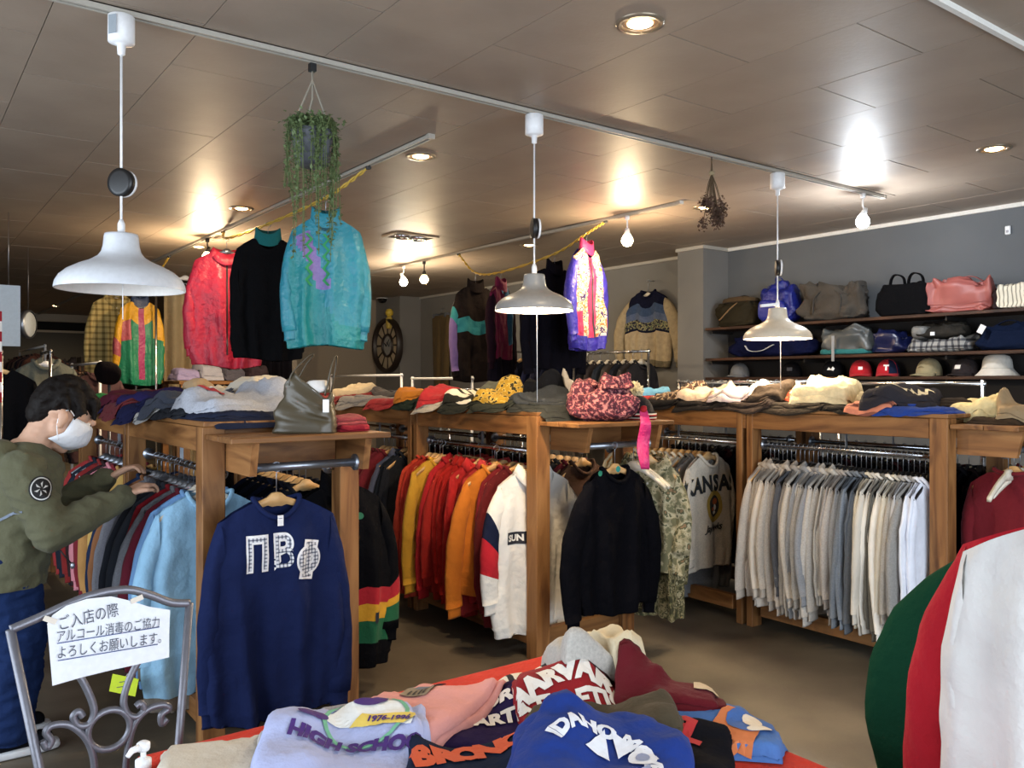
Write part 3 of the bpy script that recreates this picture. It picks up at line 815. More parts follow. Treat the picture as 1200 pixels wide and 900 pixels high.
# ------------------------------------------------------------------ red, yellow and orange row (middle rack)
xr2 = RX2 + .10
row = [('#b13a26', 'red-orange', 'crew'), ('#9c2a20', 'red', 'crew'), ('#a63a26', 'rust red', 'crew'), ('#c2912f', 'mustard yellow', 'crew'), ('#ab2228', 'bright red', 'hood'), ('#a32722', 'red', 'crew'),
       ('#b32420', 'red', 'polo'), ('#a8211f', 'deep red', 'polo'), ('#9f1f22', 'deep red', 'crew'), ('#b3282a', 'red', 'polo'), ('#8e1d22', 'dark red', 'crew'), ('#b5393a', 'faded red', 'polo'), ('#96232a', 'crimson', 'crew'),
       ('#c26f24', 'orange', 'crew'), ('#7c1f26', 'maroon', 'crew'), ('#5e181d', 'dark maroon', 'crew')]
n = len(row)
for i, (c, cn, cl) in enumerate(row):
    y = 4.56 - i * (4.56 - 3.70) / (n - 1)
    kind = 'shirt' if cl == 'polo' else 'sweatshirt'
    hung(kind, '%s %s, %s from the left on the middle rack' % (cn, kind, ORD[i]), kind, (xr2 + {0: -.045, 1: -.04, 2: -.04, 3: -.055, 13: -.06}.get(i, rnd.uniform(-.02, .035)), y, RAIL), rnd.uniform(-.1, .06), col=c, L=rnd.uniform(.66, .78) if i not in (3, 13) else .62, sw=.205, bw=.25,
         sl=rnd.uniform(.56, .7), t=.024, seed=300 + i, hi=True, spread=rnd.uniform(.03, .07), group='red and yellow shirts on the middle rack', collar=cl, hlab='wooden hanger of the %s shirt in the red row' % ORD[i],
         opening='buttons' if cl == 'polo' else None)
NV, RD2 = '#1b2036', '#b3202c'
def szj(tt, s): return 0 if tt < .30 else (1 if tt < .52 else (2 if tt < .76 else 0))
r, b = hung('jersey', 'white jersey with navy and red sleeve bands by the middle post', 'shirt', (xr2 - .01, 3.545, RAIL), -.08, hlab='wooden hanger of the white jersey', col='#e6e2da', L=.80, sw=.225, bw=.27, sl=.60, t=.034, seed=351, spread=.10, szone=szj, mats=[NV, RD2], collar='polo', rib=True, fold=.8)
put_print(r, b, ([(-.13, -.032, 0), (.13, -.032, 0), (.13, .032, 0), (-.13, .032, 0)], [(0, 1, 2, 3)]), -.055, -.335, plain('#1a1d2a', .8), 'chest_patch', off=.003)
put_print(r, b, text_vf('SUN', .046, .002), -.135, -.335, plain('#e8e4dc', .8), 'print', off=.005)
# second section: maroon, slate blue ...
for i, (c, lab, dy) in enumerate([('#5d1a22', 'maroon sweatshirt, farthest of three behind the leather bag shelf', 0), ('#64202a', 'maroon sweatshirt, middle of three behind the leather bag shelf', .07), ('#6b1f28', 'maroon sweatshirt, nearest of three behind the leather bag shelf', .14),
                             ('#4a4f63', 'slate blue sweatshirt with a small orange chest print', .30)]):
    r, b = hung('sweatshirt', lab, 'sweatshirt', (xr2, 5.25 - dy, RAIL), -.05, col=c, L=.7, sw=.21, bw=.26, sl=.6, t=.03, seed=360 + i, spread=.07, collar='crew' if i < 3 else 'polo', hlab='hanger of the ' + lab.split(' behind')[0].split(' with')[0])
    if i == 3:
        put_print(r, b, ([(-.05, -.05, 0), (.05, -.05, 0), (.05, .05, 0), (-.05, .05, 0)], [(0, 1, 2, 3)]), .06, -.24, plain('#b0593a', .8), 'print')
for i, c in enumerate(['#22242a', '#1c2028', '#2b2a2c']):
    hung('sweatshirt', '%s sweatshirt, %s from the yellow one on the middle rack' % (['black', 'dark navy', 'charcoal'][i], ORD[i]), 'sweatshirt', (xr2, 4.86 + i * .05, RAIL), 0, col=c, L=.68, sw=.2, bw=.25, sl=.6, t=.025, seed=366 + i, hi=False, spread=.04)
# far side of the middle rack and its end pipe
xr2b = RX2 + W2 - .10
CAMO = pattern('camouflage_print', ['#3c3b29', '#645f40', '#8a7f60', '#4a4730', '#a09778'], 'camo', 26)
FLOR = pattern('faded_camouflage', ['#6c694f', '#958c6e', '#aea588', '#55573f', '#82694f'], 'camo', 22)
pz = RAIL + .045
py2 = Y2a - .21
r, b = hung('jacket', 'long camouflage jacket at the end of the middle rack', 'jacket', (3.345, py2 + .10, pz), -.85, col=CAMO, L=.84, sw=.18, bw=.22, sl=.6, t=.045, seed=401, spread=.05, collar='polo', opening='zip', rib=False, hlab='wooden hanger of the long camouflage jacket')
r, b = hung('shirt', 'faded camouflage shirt beside the black sweater', 'shirt', (3.325, py2 + .045, pz), -1.05, col=FLOR, L=.60, sw=.17, bw=.20, sl=.42, t=.03, seed=402, spread=.03, collar='polo', opening='buttons', rib=False, hlab='wooden hanger of the faded camouflage shirt')
for i, c in enumerate(['#4a3326', '#6d1f25', '#3f3b37', '#5a4636', '#33302e']):
    hung('shirt', '%s shirt, %s behind the black sweater' % (['brown', 'dark red', 'charcoal', 'tan brown', 'black'][i], ORD[i]), 'shirt', (xr2b - .01, 3.72 + i * .07, RAIL), .05, col=c, L=.66, sw=.2, bw=.25, sl=.56, t=.025, seed=410 + i, hi=False, spread=.03, hlab='wooden hanger of the %s shirt behind the black sweater' % ORD[i])
r, b = hung('sweater', 'plain black sweater facing the aisle on the middle rack', 'sweater', (3.0, py2 - .03, pz), .02, drop=.12, hlab='hanger of the plain black sweater', col='#0b0b10', L=.66, sw=.215, bw=.255, sl=.66, t=.04, seed=420, spread=.10)
M('size_tag', disc2d(.016, .016, 14), plain('#1f8a86', .4), r, False, loc=(-.03, -.055, .015), rot=(math.pi / 2, 0, 0))
M('size_tag', disc2d(.014, .014, 14), plain('#2a7f6a', .4), r, False, loc=(-.15, -.05, .0), rot=(math.pi / 2, 0, 0))
for i, xx in enumerate((3.165, 3.19)):
    hanger((xx, py2, pz + .0165), math.pi / 2 + (.15), 'empty wooden hanger, %s from the left on the middle end pipe' % ORD[i], PALEWOOD, drop=.12)

# dark clothes filling the far rails of the middle and right racks
for k, (xx, ys, lab) in enumerate(((xr2b, [4.12 + i * .07 for i in range(7)] + [4.80 + i * .09 for i in range(10)], 'on the far rail of the middle rack'), (RX3 + W3 - .10, [2.12 + i * .06 for i in range(16)] + [3.32 + i * .07 for i in range(14)], 'on the far rail of the right rack'))):
    for i, y in enumerate(ys):
        hung('sweatshirt', 'dark sweatshirt, %s from the near end %s' % (ORD[i], lab), 'sweatshirt', (xx + .02, y, RAIL), rnd.uniform(-.06, .06), hmat=BLACKP, col=['#1a1416', '#15161c', '#2a1418', '#101014', '#23201c'][i % 5], L=rnd.uniform(.62, .72), sw=.17, bw=.19, sl=.56, t=.022, seed=1300 + k * 50 + i, hi=False, spread=.02,
             hlab='black hanger %s %s' % (ORD[i], lab), group='dark sweatshirts on the far rails', chip=k == 1 and i % 4 == 1)

# ------------------------------------------------------------------ left rack: shopper's side
xr1 = RX1 + .10
left = [('#8fb9d6', 'light blue', 'crew', .80), ('#6f96c4', 'cornflower blue', 'crew', .74), ('#5c1a28', 'maroon', 'crew', .72), ('#7e8088', 'heather grey', 'crew', .72), ('#8f1f2a', 'dark red', 'crew', .76), ('#3a3f49', 'dark slate', 'crew', .70),
        ('#2f323a', 'charcoal navy', 'crew', .70), ('#54555c', 'dark grey', 'hood', .72), ('#6d6d76', 'mid grey', 'crew', .80), ('#77777e', 'ash grey', 'crew', .82), ('#8a5c3c', 'tan', 'crew', .6), ('#24304a', 'dark navy', 'crew', .6)]
for i, (c, cn, cl, L) in enumerate(left):
    y = 3.60 + i * .078
    r, b = hung('sweatshirt', '%s sweatshirt, %s from the post on the shopper\'s rack' % (cn, ORD[i]), 'sweatshirt', (xr1, y, RAIL), -.12 + rnd.uniform(-.05, .05), hmat=PALEWOOD if i < 3 else STEEL, col=c, fab='heather' if 'grey' in cn else 'knit', L=L, sw=.215, bw=.275,
         sl=.60, t=.034 if i < 2 else .026, seed=500 + i, spread=.08, collar=cl, group='sweatshirts on the shopper\'s side', hlab='hanger of the %s sweatshirt on the shopper\'s rack' % cn, cuff_col='#6f675e' if i == 0 else None, hem_col='#6f675e' if i == 0 else None)
for i, c in enumerate(['#c9a35d', '#b98a52', '#7c2630', '#d98b97', '#3b2a2c', '#8a2b2b', '#2a2f3a', '#a83a3a']):
    hung('sweatshirt', '%s sweatshirt, %s beyond the shopper\'s left hand' % (['sand', 'caramel', 'burgundy', 'pink', 'dark brown', 'brick red', 'dark navy', 'faded red'][i], ORD[i]), 'sweatshirt', (xr1, 4.80 + i * .13, RAIL), -.1, col=c, L=.66, sw=.21, bw=.25, sl=.56, t=.028, seed=520 + i, hi=False, spread=.05, hmat=STEEL,
         hlab='wire hanger %s beyond the shopper\'s left hand' % ORD[i])
# black clothes on the far side of that rack
xr1b = RX1 + W1 - .10
for i in range(8):
    hung('sweatshirt', 'black sweatshirt, %s in the dark row behind the navy one' % ORD[i], 'sweatshirt', (xr1b - .02, 3.66 + i * .075, RAIL), .05, col=['#16171d', '#1b1d28', '#121318', '#1a1e30'][i % 4], L=.7, sw=.205, bw=.25, sl=.6, t=.026, seed=540 + i, hi=False, spread=.04, hlab='wooden hanger %s in the dark row' % ORD[i], group='black sweatshirts behind the navy one')
RG, YG, GG = '#a8242e', '#d09a2e', '#1f5a3c'
r, b = hung('jacket', 'black jacket with red, yellow and green bands near its hem', 'jacket', (xr1b + .08, 3.53, RAIL), .10, hlab='wooden hanger of the black banded jacket', col='#0d0d10', mats=[RG, YG, GG], L=.78, sw=.225, bw=.29, sl=.62, t=.045, seed=560, spread=.09,
     zone=lambda u, v, f: 0 if v < .60 else (1 if v < .71 else (2 if v < .81 else (3 if v < .92 else 0))), szone=lambda tt, s: 0 if tt < .66 else (1 if tt < .76 else (2 if tt < .86 else (3 if tt < .97 else 0))), collar='stand')
put_print(r, b, text_vf('H', .075, .003), -.10, -.22, plain('#d8d8d8', .7), 'print')
put_print(r, b, disc2d(.016, .016, 14), .09, -.13, plain('#1f6a48', .7), 'chest_badge')
put_print(r, b, ([(-.022, -.025, 0), (.022, -.025, 0), (.022, .025, 0), (-.022, .025, 0)], [(0, 1, 2, 3)]), .17, -.60, plain('#22242e', .7), 'woven_patch')
# navy sweatshirt facing out, with the three plaid letters
r, b = hung('sweatshirt', 'navy sweatshirt with three white plaid Greek letters', 'sweatshirt', (1.20, Y1a - .215, pz), -.06, drop=.125, hlab='wooden hanger of the navy Greek letter sweatshirt', col='#1b2448', L=.76, sw=.225, bw=.27, sl=.70, t=.05, seed=571, spread=.075, fold=1.1)
PLAID = pattern('grey_plaid_letters', ['#d8d8dc', '#7d818e', '#3d4150'], 'plaid', 70)
WH = plain('#eceaea', .8)
for mt, bo, of, nm in ((WH, .010, .003, 'letter_border'), (PLAID, .0005, .0055, 'letter')):
    for ch, dx in (('Π', -.10), ('Β', .0)):
        put_print(r, b, xf(text_vf(ch, .165, bo), Matrix.Translation((dx, 0, 0)) @ Matrix.Scale(.74, 4, (1, 0, 0))), .015, -.195, mt, nm, off=of, fine=.008)
    e = bo * .9
    bar = lambda x0, x1, y0, y1: ([(x0, y0, 0), (x1, y0, 0), (x1, y1, 0), (x0, y1, 0)], [(0, 1, 2, 3)])
    phi = join(ring2d(.024 - e * .8, .044 + e, 28, ay=1.1), bar(-.009 - e * .6, .009 + e * .6, -.066 - e, .066 + e), bar(-.022 - e, .022 + e, .056 - e, .066 + e), bar(-.022 - e, .022 + e, -.066 - e, -.056 + e))
    put_print(r, b, xf(phi, Matrix.Translation((.096, -.03, 0)) @ Matrix.Rotation(-.2, 4, 'Z')), .015, -.195, mt, nm, off=of + .0006, fine=.008)
M('neck_label', box(-.011, .011, -.052, -.050, -.085, -.045), WH, r, False)

# ------------------------------------------------------------------ nearest clothes on the right edge
ry = .56
q = E('garment_rail', 'chrome clothes rail carrying the white and red sweatshirts', 'clothes rack', (1.6, ry, 0))
RZ = 1.275
M('rail', tube([(1.62 - 1.6, 0, RZ), (2.9 - 1.6, 0, RZ)], .0145, 14), CHROME, q)
for xx in (1.3,):
    M('post', tube([(xx, 0, RZ), (xx, 0, .02)], .015, 12), CHROME, q)
    M('foot', tube([(xx, -.25, .018), (xx, .25, .018)], .015, 12), CHROME, q)
M('post', tube([(.66, 0, RZ), (.66, 0, .02)], .015, 12), CHROME, q)
M('foot', tube([(.66, -.25, .018), (.66, .25, .018)], .015, 12), CHROME, q)
hz = math.pi / 2
r, b = hung('sweatshirt', 'off-white sweatshirt nearest the camera at the right edge', 'sweatshirt', (1.74, ry + .03, RZ), -hz - .10, hlab='hanger of the off-white sweatshirt at the right edge', hmat=WHITEP, col='#dcdbd8', L=.74, sw=.24, bw=.285, sl=.66, t=.055, seed=601, spread=.035, fold=.8, collar='hood')
hung('sweatshirt', 'red sweatshirt hanging behind the off-white one', 'sweatshirt', (1.84, ry + .035, RZ), -hz - .02, hlab='hanger of the red sweatshirt at the right edge', hmat=WHITEP, col='#b01f2c', L=.74, sw=.275, bw=.32, sl=.72, t=.05, seed=602, spread=.09)
hung('jacket', 'dark green jacket hanging behind the red sweatshirt', 'jacket', (1.98, ry + .085, RZ - .02), -hz + .02, hlab='white hanger of the dark green jacket', hmat=WHITEP, col='#16402c', fab='knit', L=.66, sw=.24, bw=.28, sl=.58, t=.055, seed=603, spread=.23, rib=False, collar='polo')
# empty pale hangers on the end pipe of the right rack
py3 = Y3a - .21
for i, xx in enumerate((4.24, 4.36)):
    hanger((xx, py3, pz + .0165), .05 if i == 0 else -.12, 'empty pale wooden hanger, %s on the right rack end pipe' % ORD[i], PALEWOOD, drop=.115, span=.225)
for i, (c, xx) in enumerate((('#6b1a22', 4.30), ('#5d5a3c', 4.47), ('#7a2026', 4.56))):
    hung('shirt', '%s shirt, %s on the right rack end pipe' % (['maroon', 'olive', 'red'][i], ORD[i]), 'shirt', (xx, py3, pz), hz, col=c, L=.6, sw=.2, bw=.24, sl=.5, t=.03, seed=620 + i, hi=False, spread=.03, hlab='hanger of the %s shirt on the right end pipe' % ['maroon', 'olive', 'red'][i])
# ------------------------------------------------------------------ folded clothes lying on the racks and on the table
class Pile:
    """remembers how high the heap already is, so each next garment drapes over what lies below it"""
    def __init__(s, x0, x1, y0, y1, z, res=.015, droop=.03, pad=.25, k=4, hs=.68):
        s.k = k; s.hs = hs
        s.x0, s.y0, s.res = x0 - pad, y0 - pad, res
        s.nx, s.ny = int((x1 - x0 + 2 * pad) / res) + 2, int((y1 - y0 + 2 * pad) / res) + 2
        X, Y = np.meshgrid(s.x0 + np.arange(s.nx) * res, s.y0 + np.arange(s.ny) * res, indexing='ij')
        out = np.maximum(np.maximum(x0 - X, X - x1), np.maximum(y0 - Y, Y - y1))
        s.H = z - np.clip(out, 0, 1) * 0.9 * (droop / .03) * (out > 0)
        s.B = s.H.copy()
    def blur(s, k=2):
        A = s.H.copy()
        for _ in range(k):
            P = np.pad(A, 1, mode='edge')
            A = (P[:-2, 1:-1] + P[2:, 1:-1] + P[1:-1, :-2] + P[1:-1, 2:] + P[1:-1, 1:-1] * 2) / 6
        s.B = np.maximum(A, s.H + .0008)
    def get(s, A, x, y):
        fx = min(max((x - s.x0) / s.res, 0), s.nx - 1.001); fy = min(max((y - s.y0) / s.res, 0), s.ny - 1.001)
        i, j = int(fx), int(fy); a, b = fx - i, fy - j
        return (A[i, j] * (1 - a) * (1 - b) + A[i + 1, j] * a * (1 - b) + A[i, j + 1] * (1 - a) * b + A[i + 1, j + 1] * a * b)
    def sheet(s, cx, cy, w, d, h, rot, seed, mat, wr=.012, name='fold', parent=None, n=24, step=None, rnd=.14, k=None, pm=None):
        """one folded layer: returns the linked object (world coordinates)"""
        s.blur(k or s.k)
        r = random.Random(seed); o1, o2 = r.uniform(0, 90), r.uniform(0, 90)
        ca, sa = math.cos(rot), math.sin(rot)
        m = max(12, int(n * d / w)) if d < w else n
        top, bot, rows = [], [], []
        upd = {}
        for i in range(n + 1):
            for j in range(m + 1):
                S, T = 2 * i / n - 1, 2 * j / m - 1
                S = math.copysign(abs(S) ** .8, S); T = math.copysign(abs(T) ** .8, T)
                x = S * math.sqrt(1 - rnd * T * T) * w / 2
                y = T * math.sqrt(1 - rnd * S * S) * d / 2
                x += .06 * w * nz(T * 1.3 + o1, S * .6, 2.2) ; y += .06 * d * nz(S * 1.3 + o2, T * .6, 5.1)
                e = max(0.0, 1 - max(abs(S), abs(T)) ** 12)
                th = h * e ** .33
                if step is not None:
                    q = (S if step > 0 else -S) - abs(step) + .18 * nz(T * 2 + o2, 1.0)
                    th *= 1 + .45 / (1 + math.exp(-q * 16))
                wx, wy = cx + x * ca - y * sa, cy + x * sa + y * ca
                rid = 1 - abs(nz(wx * 6 + o1, wy * 6 + o2, o1)) * 2
                rd2 = 1 - abs(nz(x * 5 + o2, y * 17 + o1, o2)) * 3
                wv = wr * e * (.55 * nz(wx * 9 + o1, wy * 9, o2) + .5 * nz(wx * 24, wy * 24 + o2, o1) + .3 * rid + .55 * max(rd2, 0))
                b = s.get(s.B, wx, wy)
                tz = b + max(.0015, th + wv)
                if e == 0: tz = b + .001
                top.append((wx, wy, tz)); bot.append((wx, wy, b + .0006))
                ii, jj = int(round((wx - s.x0) / s.res)), int(round((wy - s.y0) / s.res))
                if 0 <= ii < s.nx and 0 <= jj < s.ny: upd[(ii, jj)] = max(upd.get((ii, jj), -9), tz)
        Wd = m + 1; K = len(top)
        Fc = []
        for i in range(n):
            for j in range(m):
                a, b_, c, d_ = i * Wd + j, (i + 1) * Wd + j, (i + 1) * Wd + j + 1, i * Wd + j + 1
                Fc.append((a, b_, c, d_)); Fc.append((K + d_, K + c, K + b_, K + a))
        edge = [(i, 0) for i in range(n + 1)] + [(n, j) for j in range(1, m + 1)] + [(i, m) for i in range(n - 1, -1, -1)] + [(0, j) for j in range(m - 1, 0, -1)]
        ed = [i * Wd + j for i, j in edge]
        for q in range(len(ed)):
            a, b_ = ed[q], ed[(q + 1) % len(ed)]
            Fc.append((b_, a, K + a, K + b_))
        for (ii, jj), z in upd.items(): s.H[ii, jj] = max(s.H[ii, jj], z)
        # fill single-cell holes
        P = np.pad(s.H, 1, mode='edge')
        med = np.minimum(np.maximum(P[:-2, 1:-1], P[2:, 1:-1]), np.maximum(P[1:-1, :-2], P[1:-1, 2:]))
        s.H = np.maximum(s.H, med - .004)
        V = top + bot
        if parent is not None:
            L = Vector(parent.location); iv = Matrix.Rotation(-parent.rotation_euler.z, 4, 'Z')
            V = [iv @ (Vector(v) - L) for v in V]
        return M(name, (V, Fc), mat, parent, True)
    def fold(s, name, lab, cat, cx, cy, w, d, h, rot, seed, col, fab='knit', layers=3, wr=.010, group=None, n=26, collar=None, mats=None):
        m0 = fabric(col, fab) if isinstance(col, str) else col
        z = s.get(s.H, cx, cy)
        root = E(name, lab, cat, (cx, cy, z), rot, group)
        h *= s.hs; wr *= s.hs
        r = random.Random(seed); objs = []
        for q in range(layers):
            k = 1 - .035 * q
            o = s.sheet(cx + r.uniform(-.012, .012), cy + r.uniform(-.012, .012), w * k, d * (k - .02 * q), h / layers, rot + r.uniform(-.05, .05), seed * 7 + q, (mats[q] if mats else m0), wr * (.5 if q < layers - 1 else 1.0), 'folded_layer', root, n,
                        step=r.choice([.15, -.1, .35, None]) if q == layers - 1 else None)
            objs.append(o)
        if collar:   # neckline curve lying on top
            a0 = r.uniform(0, 6); R = .075
            bv = bvh_of(objs[-1]); pts = []
            for i in range(20):
                a = a0 + 2 * math.pi * i / 20
                x, y = (w * .22) * collar + R * math.cos(a), R * .6 * math.sin(a)
                hit = bv.ray_cast(Vector((x, y, 1)), Vector((0, 0, -1)))
                if hit[0] is not None: pts.append(hit[0] + Vector((0, 0, .004)))
            if len(pts) > 10: M('neckband', tube(pts, .009, 6, True), m0, root)
        return root, objs
def top_print(root, objs, art, x, y, ang, mat, name='print', off=.004):
    bv = bvh_of(*objs)
    c, s_ = math.cos(ang), math.sin(ang)
    return M(name, lay(subdiv(art, .02), bv, (x, y, .7), (c, s_, 0), (-s_, c, 0), (0, 0, -1), off, 1.5), mat, root, False)
def W(px, py, z): p = at_z(px, py, z); return p.x, p.y
FACE = -YAW       # turned so that lettering reads from the aisle

# ---- tops of the wooden racks
ZT = TOP + .0205
P1 = Pile(RX1, RX1 + W1, Y1a + .02, Y1d, ZT)
g1, g2, g3 = 'folded clothes on the left rack', 'folded clothes on the middle rack', 'folded clothes on the right rack'
def stack(P, grp, items, seed0, z):
    for k, (px, py, w, d, h, rot, col, fab, lab, *rest) in enumerate(items):
        x, y = W(px, py, z) if isinstance(px, int) else (px, py)
        P.fold('folded_' + (rest[0] if rest else 'sweatshirt'), lab, rest[0] if rest else 'sweatshirt', x, y, w * 1.08, d * 1.28, h, rot, seed0 + k, col, fab, 3, wr=.008, group=grp, collar=(k % 3 - 1) * .8 or None)
items1 = [
    (1.30, 3.62, .56, .40, .045, .05, '#23283a', 'knit', 'dark navy folded sweatshirt lowest on the left rack corner'),
    (1.16, 3.93, .36, .34, .045, .1, '#2b2d33', 'heather', 'charcoal folded sweatshirt between the navy and purple ones'),
    (1.08, 4.20, .26, .24, .04, .2, '#9c9a98', 'heather', 'small pale grey folded sweatshirt at the left rack edge'),
    (1.15, 4.50, .42, .36, .06, .1, '#1d1f3c', 'knit', 'dark indigo folded sweatshirt on the left rack'),
    (1.12, 4.90, .36, .40, .06, .0, '#5c1c22', 'knit', 'dark red folded sweatshirt behind the indigo one'),
    (1.18, 5.35, .46, .42, .055, .1, '#2b2343', 'knit', 'purple folded sweatshirt on the left rack'),
    (1.15, 5.85, .44, .42, .06, -.1, '#6c1e22', 'knit', 'brick red folded sweatshirt toward the far left'),
    (1.25, 6.30, .48, .42, .07, .2, '#2f7a3e', 'knit', 'bright green folded sweatshirt at the far left'),
    (1.20, 6.85, .46, .42, .06, 0, '#7d7566', 'knit', 'dull beige folded sweatshirt at the far end of the left rack'),
    (1.50, 4.35, .30, .50, .06, .2, '#c9773c', 'knit', 'orange folded sweatshirt behind the grey logo one'),
    (1.48, 4.85, .34, .44, .06, .1, '#2a2a2e', 'knit', 'black folded sweatshirt behind the orange one'),
    (1.47, 5.40, .36, .46, .065, .0, '#b9ab92', 'knit', 'beige folded sweatshirt in the middle of the left rack'),
    (1.47, 6.00, .36, .46, .065, .0, '#33302f', 'knit', 'dark brown folded sweatshirt on the left rack'),
    (1.50, 3.98, .30, .34, .10, .3, '#8d3a34', 'knit', 'red folded sweatshirt peeking out behind the leather bag'),
]
stack(P1, g1, items1, 700, ZT)
r, o = P1.fold('folded_sweatshirt', 'light grey folded sweatshirt with a red chest logo', 'sweatshirt', 1.27, 3.78, .54, .44, .075, .25, 720, '#a9acb6', 'heather', 2, group=g1, wr=.016)
top_print(r, o, ([(-.055, -.03, 0), (.055, -.03, 0), (.055, .03, 0), (-.055, .03, 0)], [(0, 1, 2, 3)]), -.13, .02, -.7, plain('#9c2a30', .8))
top_print(r, o, poly2d([(-.035, -.008), (.03, -.012), (.035, .002), (-.01, .012)]), -.13, .02, -.7, plain('#e2dcd6', .8), off=.006)
P1.fold('folded_sweatshirt', 'cream folded sweatshirt rising behind the grey logo one', 'sweatshirt', 1.45, 4.22, .34, .44, .09, .5, 721, '#cfc4b2', 'knit', 2, group=g1, wr=.018)
r, o = P1.fold('folded_sweatshirt', 'deep purple folded sweatshirt with white trim', 'sweatshirt', 1.2, 4.78, .40, .40, .055, .4, 722, '#262149', 'knit', 2, group=g1, wr=.016)
for q in (-.02, .02): top_print(r, o, ([(-.12, q - .007, 0), (.12, q - .007, 0), (.12, q + .007, 0), (-.12, q + .007, 0)], [(0, 1, 2, 3)]), .04, .02, -.6, plain('#d9d5d8', .8), 'trim_stripe')
P1.fold('folded_shirt', 'tan folded shirt behind the cream sweatshirt', 'shirt', 1.46, 4.62, .32, .34, .07, .3, 723, '#b79b78', 'knit', 2, group=g1, wr=.015)
P1.fold('folded_sweatshirt', 'dark plum folded sweatshirt near the shopper\'s forehead', 'sweatshirt', 1.12, 5.15, .32, .34, .06, .1, 724, '#4d1f2c', 'knit', 2, group=g1)
P1.fold('folded_sweatshirt', 'slate folded sweatshirt on top of the charcoal one', 'sweatshirt', 1.14, 4.12, .32, .34, .05, .3, 725, '#3a3f4c', 'heather', 2, group=g1)
# end shelf of the left rack: red folded pair and the leather bag
ZE = TOP - .02 - .0065
PE = Pile(RX1 + .02, RX1 + W1 - .02, Y1a - .30, Y1a - .01, ZE, pad=.12)
PE.fold('folded_sweatshirt', 'crimson folded sweatshirt beside the leather bag', 'sweatshirt', 1.535, 3.25, .16, .20, .035, .1, 730, '#7c1426', 'knit', 2, group=g1)
PE.fold('folded_sweatshirt', 'dark red folded sweatshirt on the crimson one by the bag', 'sweatshirt', 1.53, 3.26, .155, .19, .035, .0, 731, '#8a3b40', 'heather', 2, group=g1)

P2 = Pile(RX2, RX2 + W2, Y2a + .02, Y2d, ZT)
items2 = [
    (2.90, 3.56, .40, .28, .045, .15, '#2e302f', 'heather', 'charcoal folded sweatshirt at the near corner of the middle rack'),
    (2.86, 3.86, .36, .32, .045, .1, '#31332d', 'heather', 'dark olive folded sweatshirt next to the charcoal one'),
    (2.86, 4.16, .38, .34, .045, .1, '#2a2c28', 'knit', 'black-green folded sweatshirt under the striped one'),
    (2.84, 4.46, .34, .32, .04, .2, '#b9afa0', 'heather', 'pale grey folded sweatshirt under the red one'),
    (2.84, 4.74, .36, .32, .05, .0, '#26312a', 'knit', 'dark green folded sweatshirt under the orange one'),
    (2.85, 5.10, .38, .36, .05, .1, '#a3262b', 'knit', 'red folded sweatshirt at the left of the orange one'),
    (2.86, 5.55, .40, .40, .06, .1, '#8a8580', 'heather', 'grey folded sweatshirt on the middle rack'),
    (2.88, 6.00, .42, .42, .06, 0, '#7c2424', 'knit', 'brick folded sweatshirt on the middle rack'),
    (2.90, 6.50, .44, .42, .07, .1, '#57161c', 'knit', 'maroon folded sweatshirt at the far end of the middle rack'),
    (3.16, 3.90, .36, .44, .06, .1, '#3f3f3c', 'knit', 'dark grey folded sweatshirt at the back of the middle rack'),
    (3.16, 4.45, .36, .46, .06, .1, '#5e5a50', 'knit', 'olive grey folded sweatshirt at the back of the middle rack'),
    (3.16, 5.00, .36, .46, .065, .1, '#3d8fa8', 'knit', 'turquoise folded sweatshirt at the back of the middle rack'),
    (3.16, 5.60, .36, .46, .065, .1, '#4e4a49', 'knit', 'slate brown folded sweatshirt at the back of the middle rack'),
    (3.16, 6.20, .36, .46, .065, .1, '#7a2b2b', 'knit', 'rust folded sweatshirt at the back of the middle rack'),
]
stack(P2, g2, items2, 740, ZT)
P2.fold('folded_sweatshirt', 'orange folded sweatshirt on the middle rack', 'sweatshirt', 2.88, 4.80, .40, .34, .07, .3, 760, '#c97a25', 'knit', 2, group=g2, wr=.018)
P2.fold('folded_sweatshirt', 'red folded sweatshirt between the orange and striped ones', 'sweatshirt', 2.83, 4.50, .32, .26, .05, .4, 761, '#b02c30', 'knit', 2, group=g2, wr=.018)
P2.fold('folded_sweater', 'cream and black striped folded sweater on the middle rack', 'sweater', 2.86, 4.22, .36, .30, .05, .2, 762, pattern('cream_black_stripe', ['#e0d7c2', '#26251f'], 'stripe_x', 13), 'knit', 2, group=g2)
P2.fold('folded_sweatshirt', 'green-grey folded sweatshirt with cream sleeve behind the striped sweater', 'sweatshirt', 3.08, 4.16, .38, .32, .06, .3, 763, '#5c5d4f', 'knit', 2, group=g2, wr=.016)
P2.fold('folded_sweater', 'yellow speckled folded sweater on the middle rack', 'sweater', 2.86, 3.92, .34, .28, .045, .2, 764, pattern('yellow_speckle', ['#a8842a', '#c4a558', '#332d1c'], 'tweed', 40), 'knit', 2, group=g2)
P2.fold('folded_sweatshirt', 'dark slate folded sweatshirt nearest the middle post', 'sweatshirt', 2.93, 3.64, .38, .28, .05, .2, 765, '#33363a', 'heather', 2, group=g2, wr=.016)
P2.fold('knit_cap', 'black knitted cap lying on the middle rack', 'cap', 3.10, 3.82, .28, .24, .10, .6, 766, '#111216', 'knitwear', 1, group=g2, wr=.02)
P2.fold('folded_sweatshirt', 'cream folded sweatshirt toward the clock on the middle rack', 'sweatshirt', 3.0, 6.1, .36, .36, .07, .3, 767, '#c9b796', 'knit', 2, group=g2, wr=.018)
P2.fold('folded_scarf', 'pale grey knitted scarf rolled behind the tweed bag', 'scarf', 3.22, 3.62, .24, .22, .09, .1, 768, '#9a938a', 'knitwear', 1, group=g2, wr=.02)

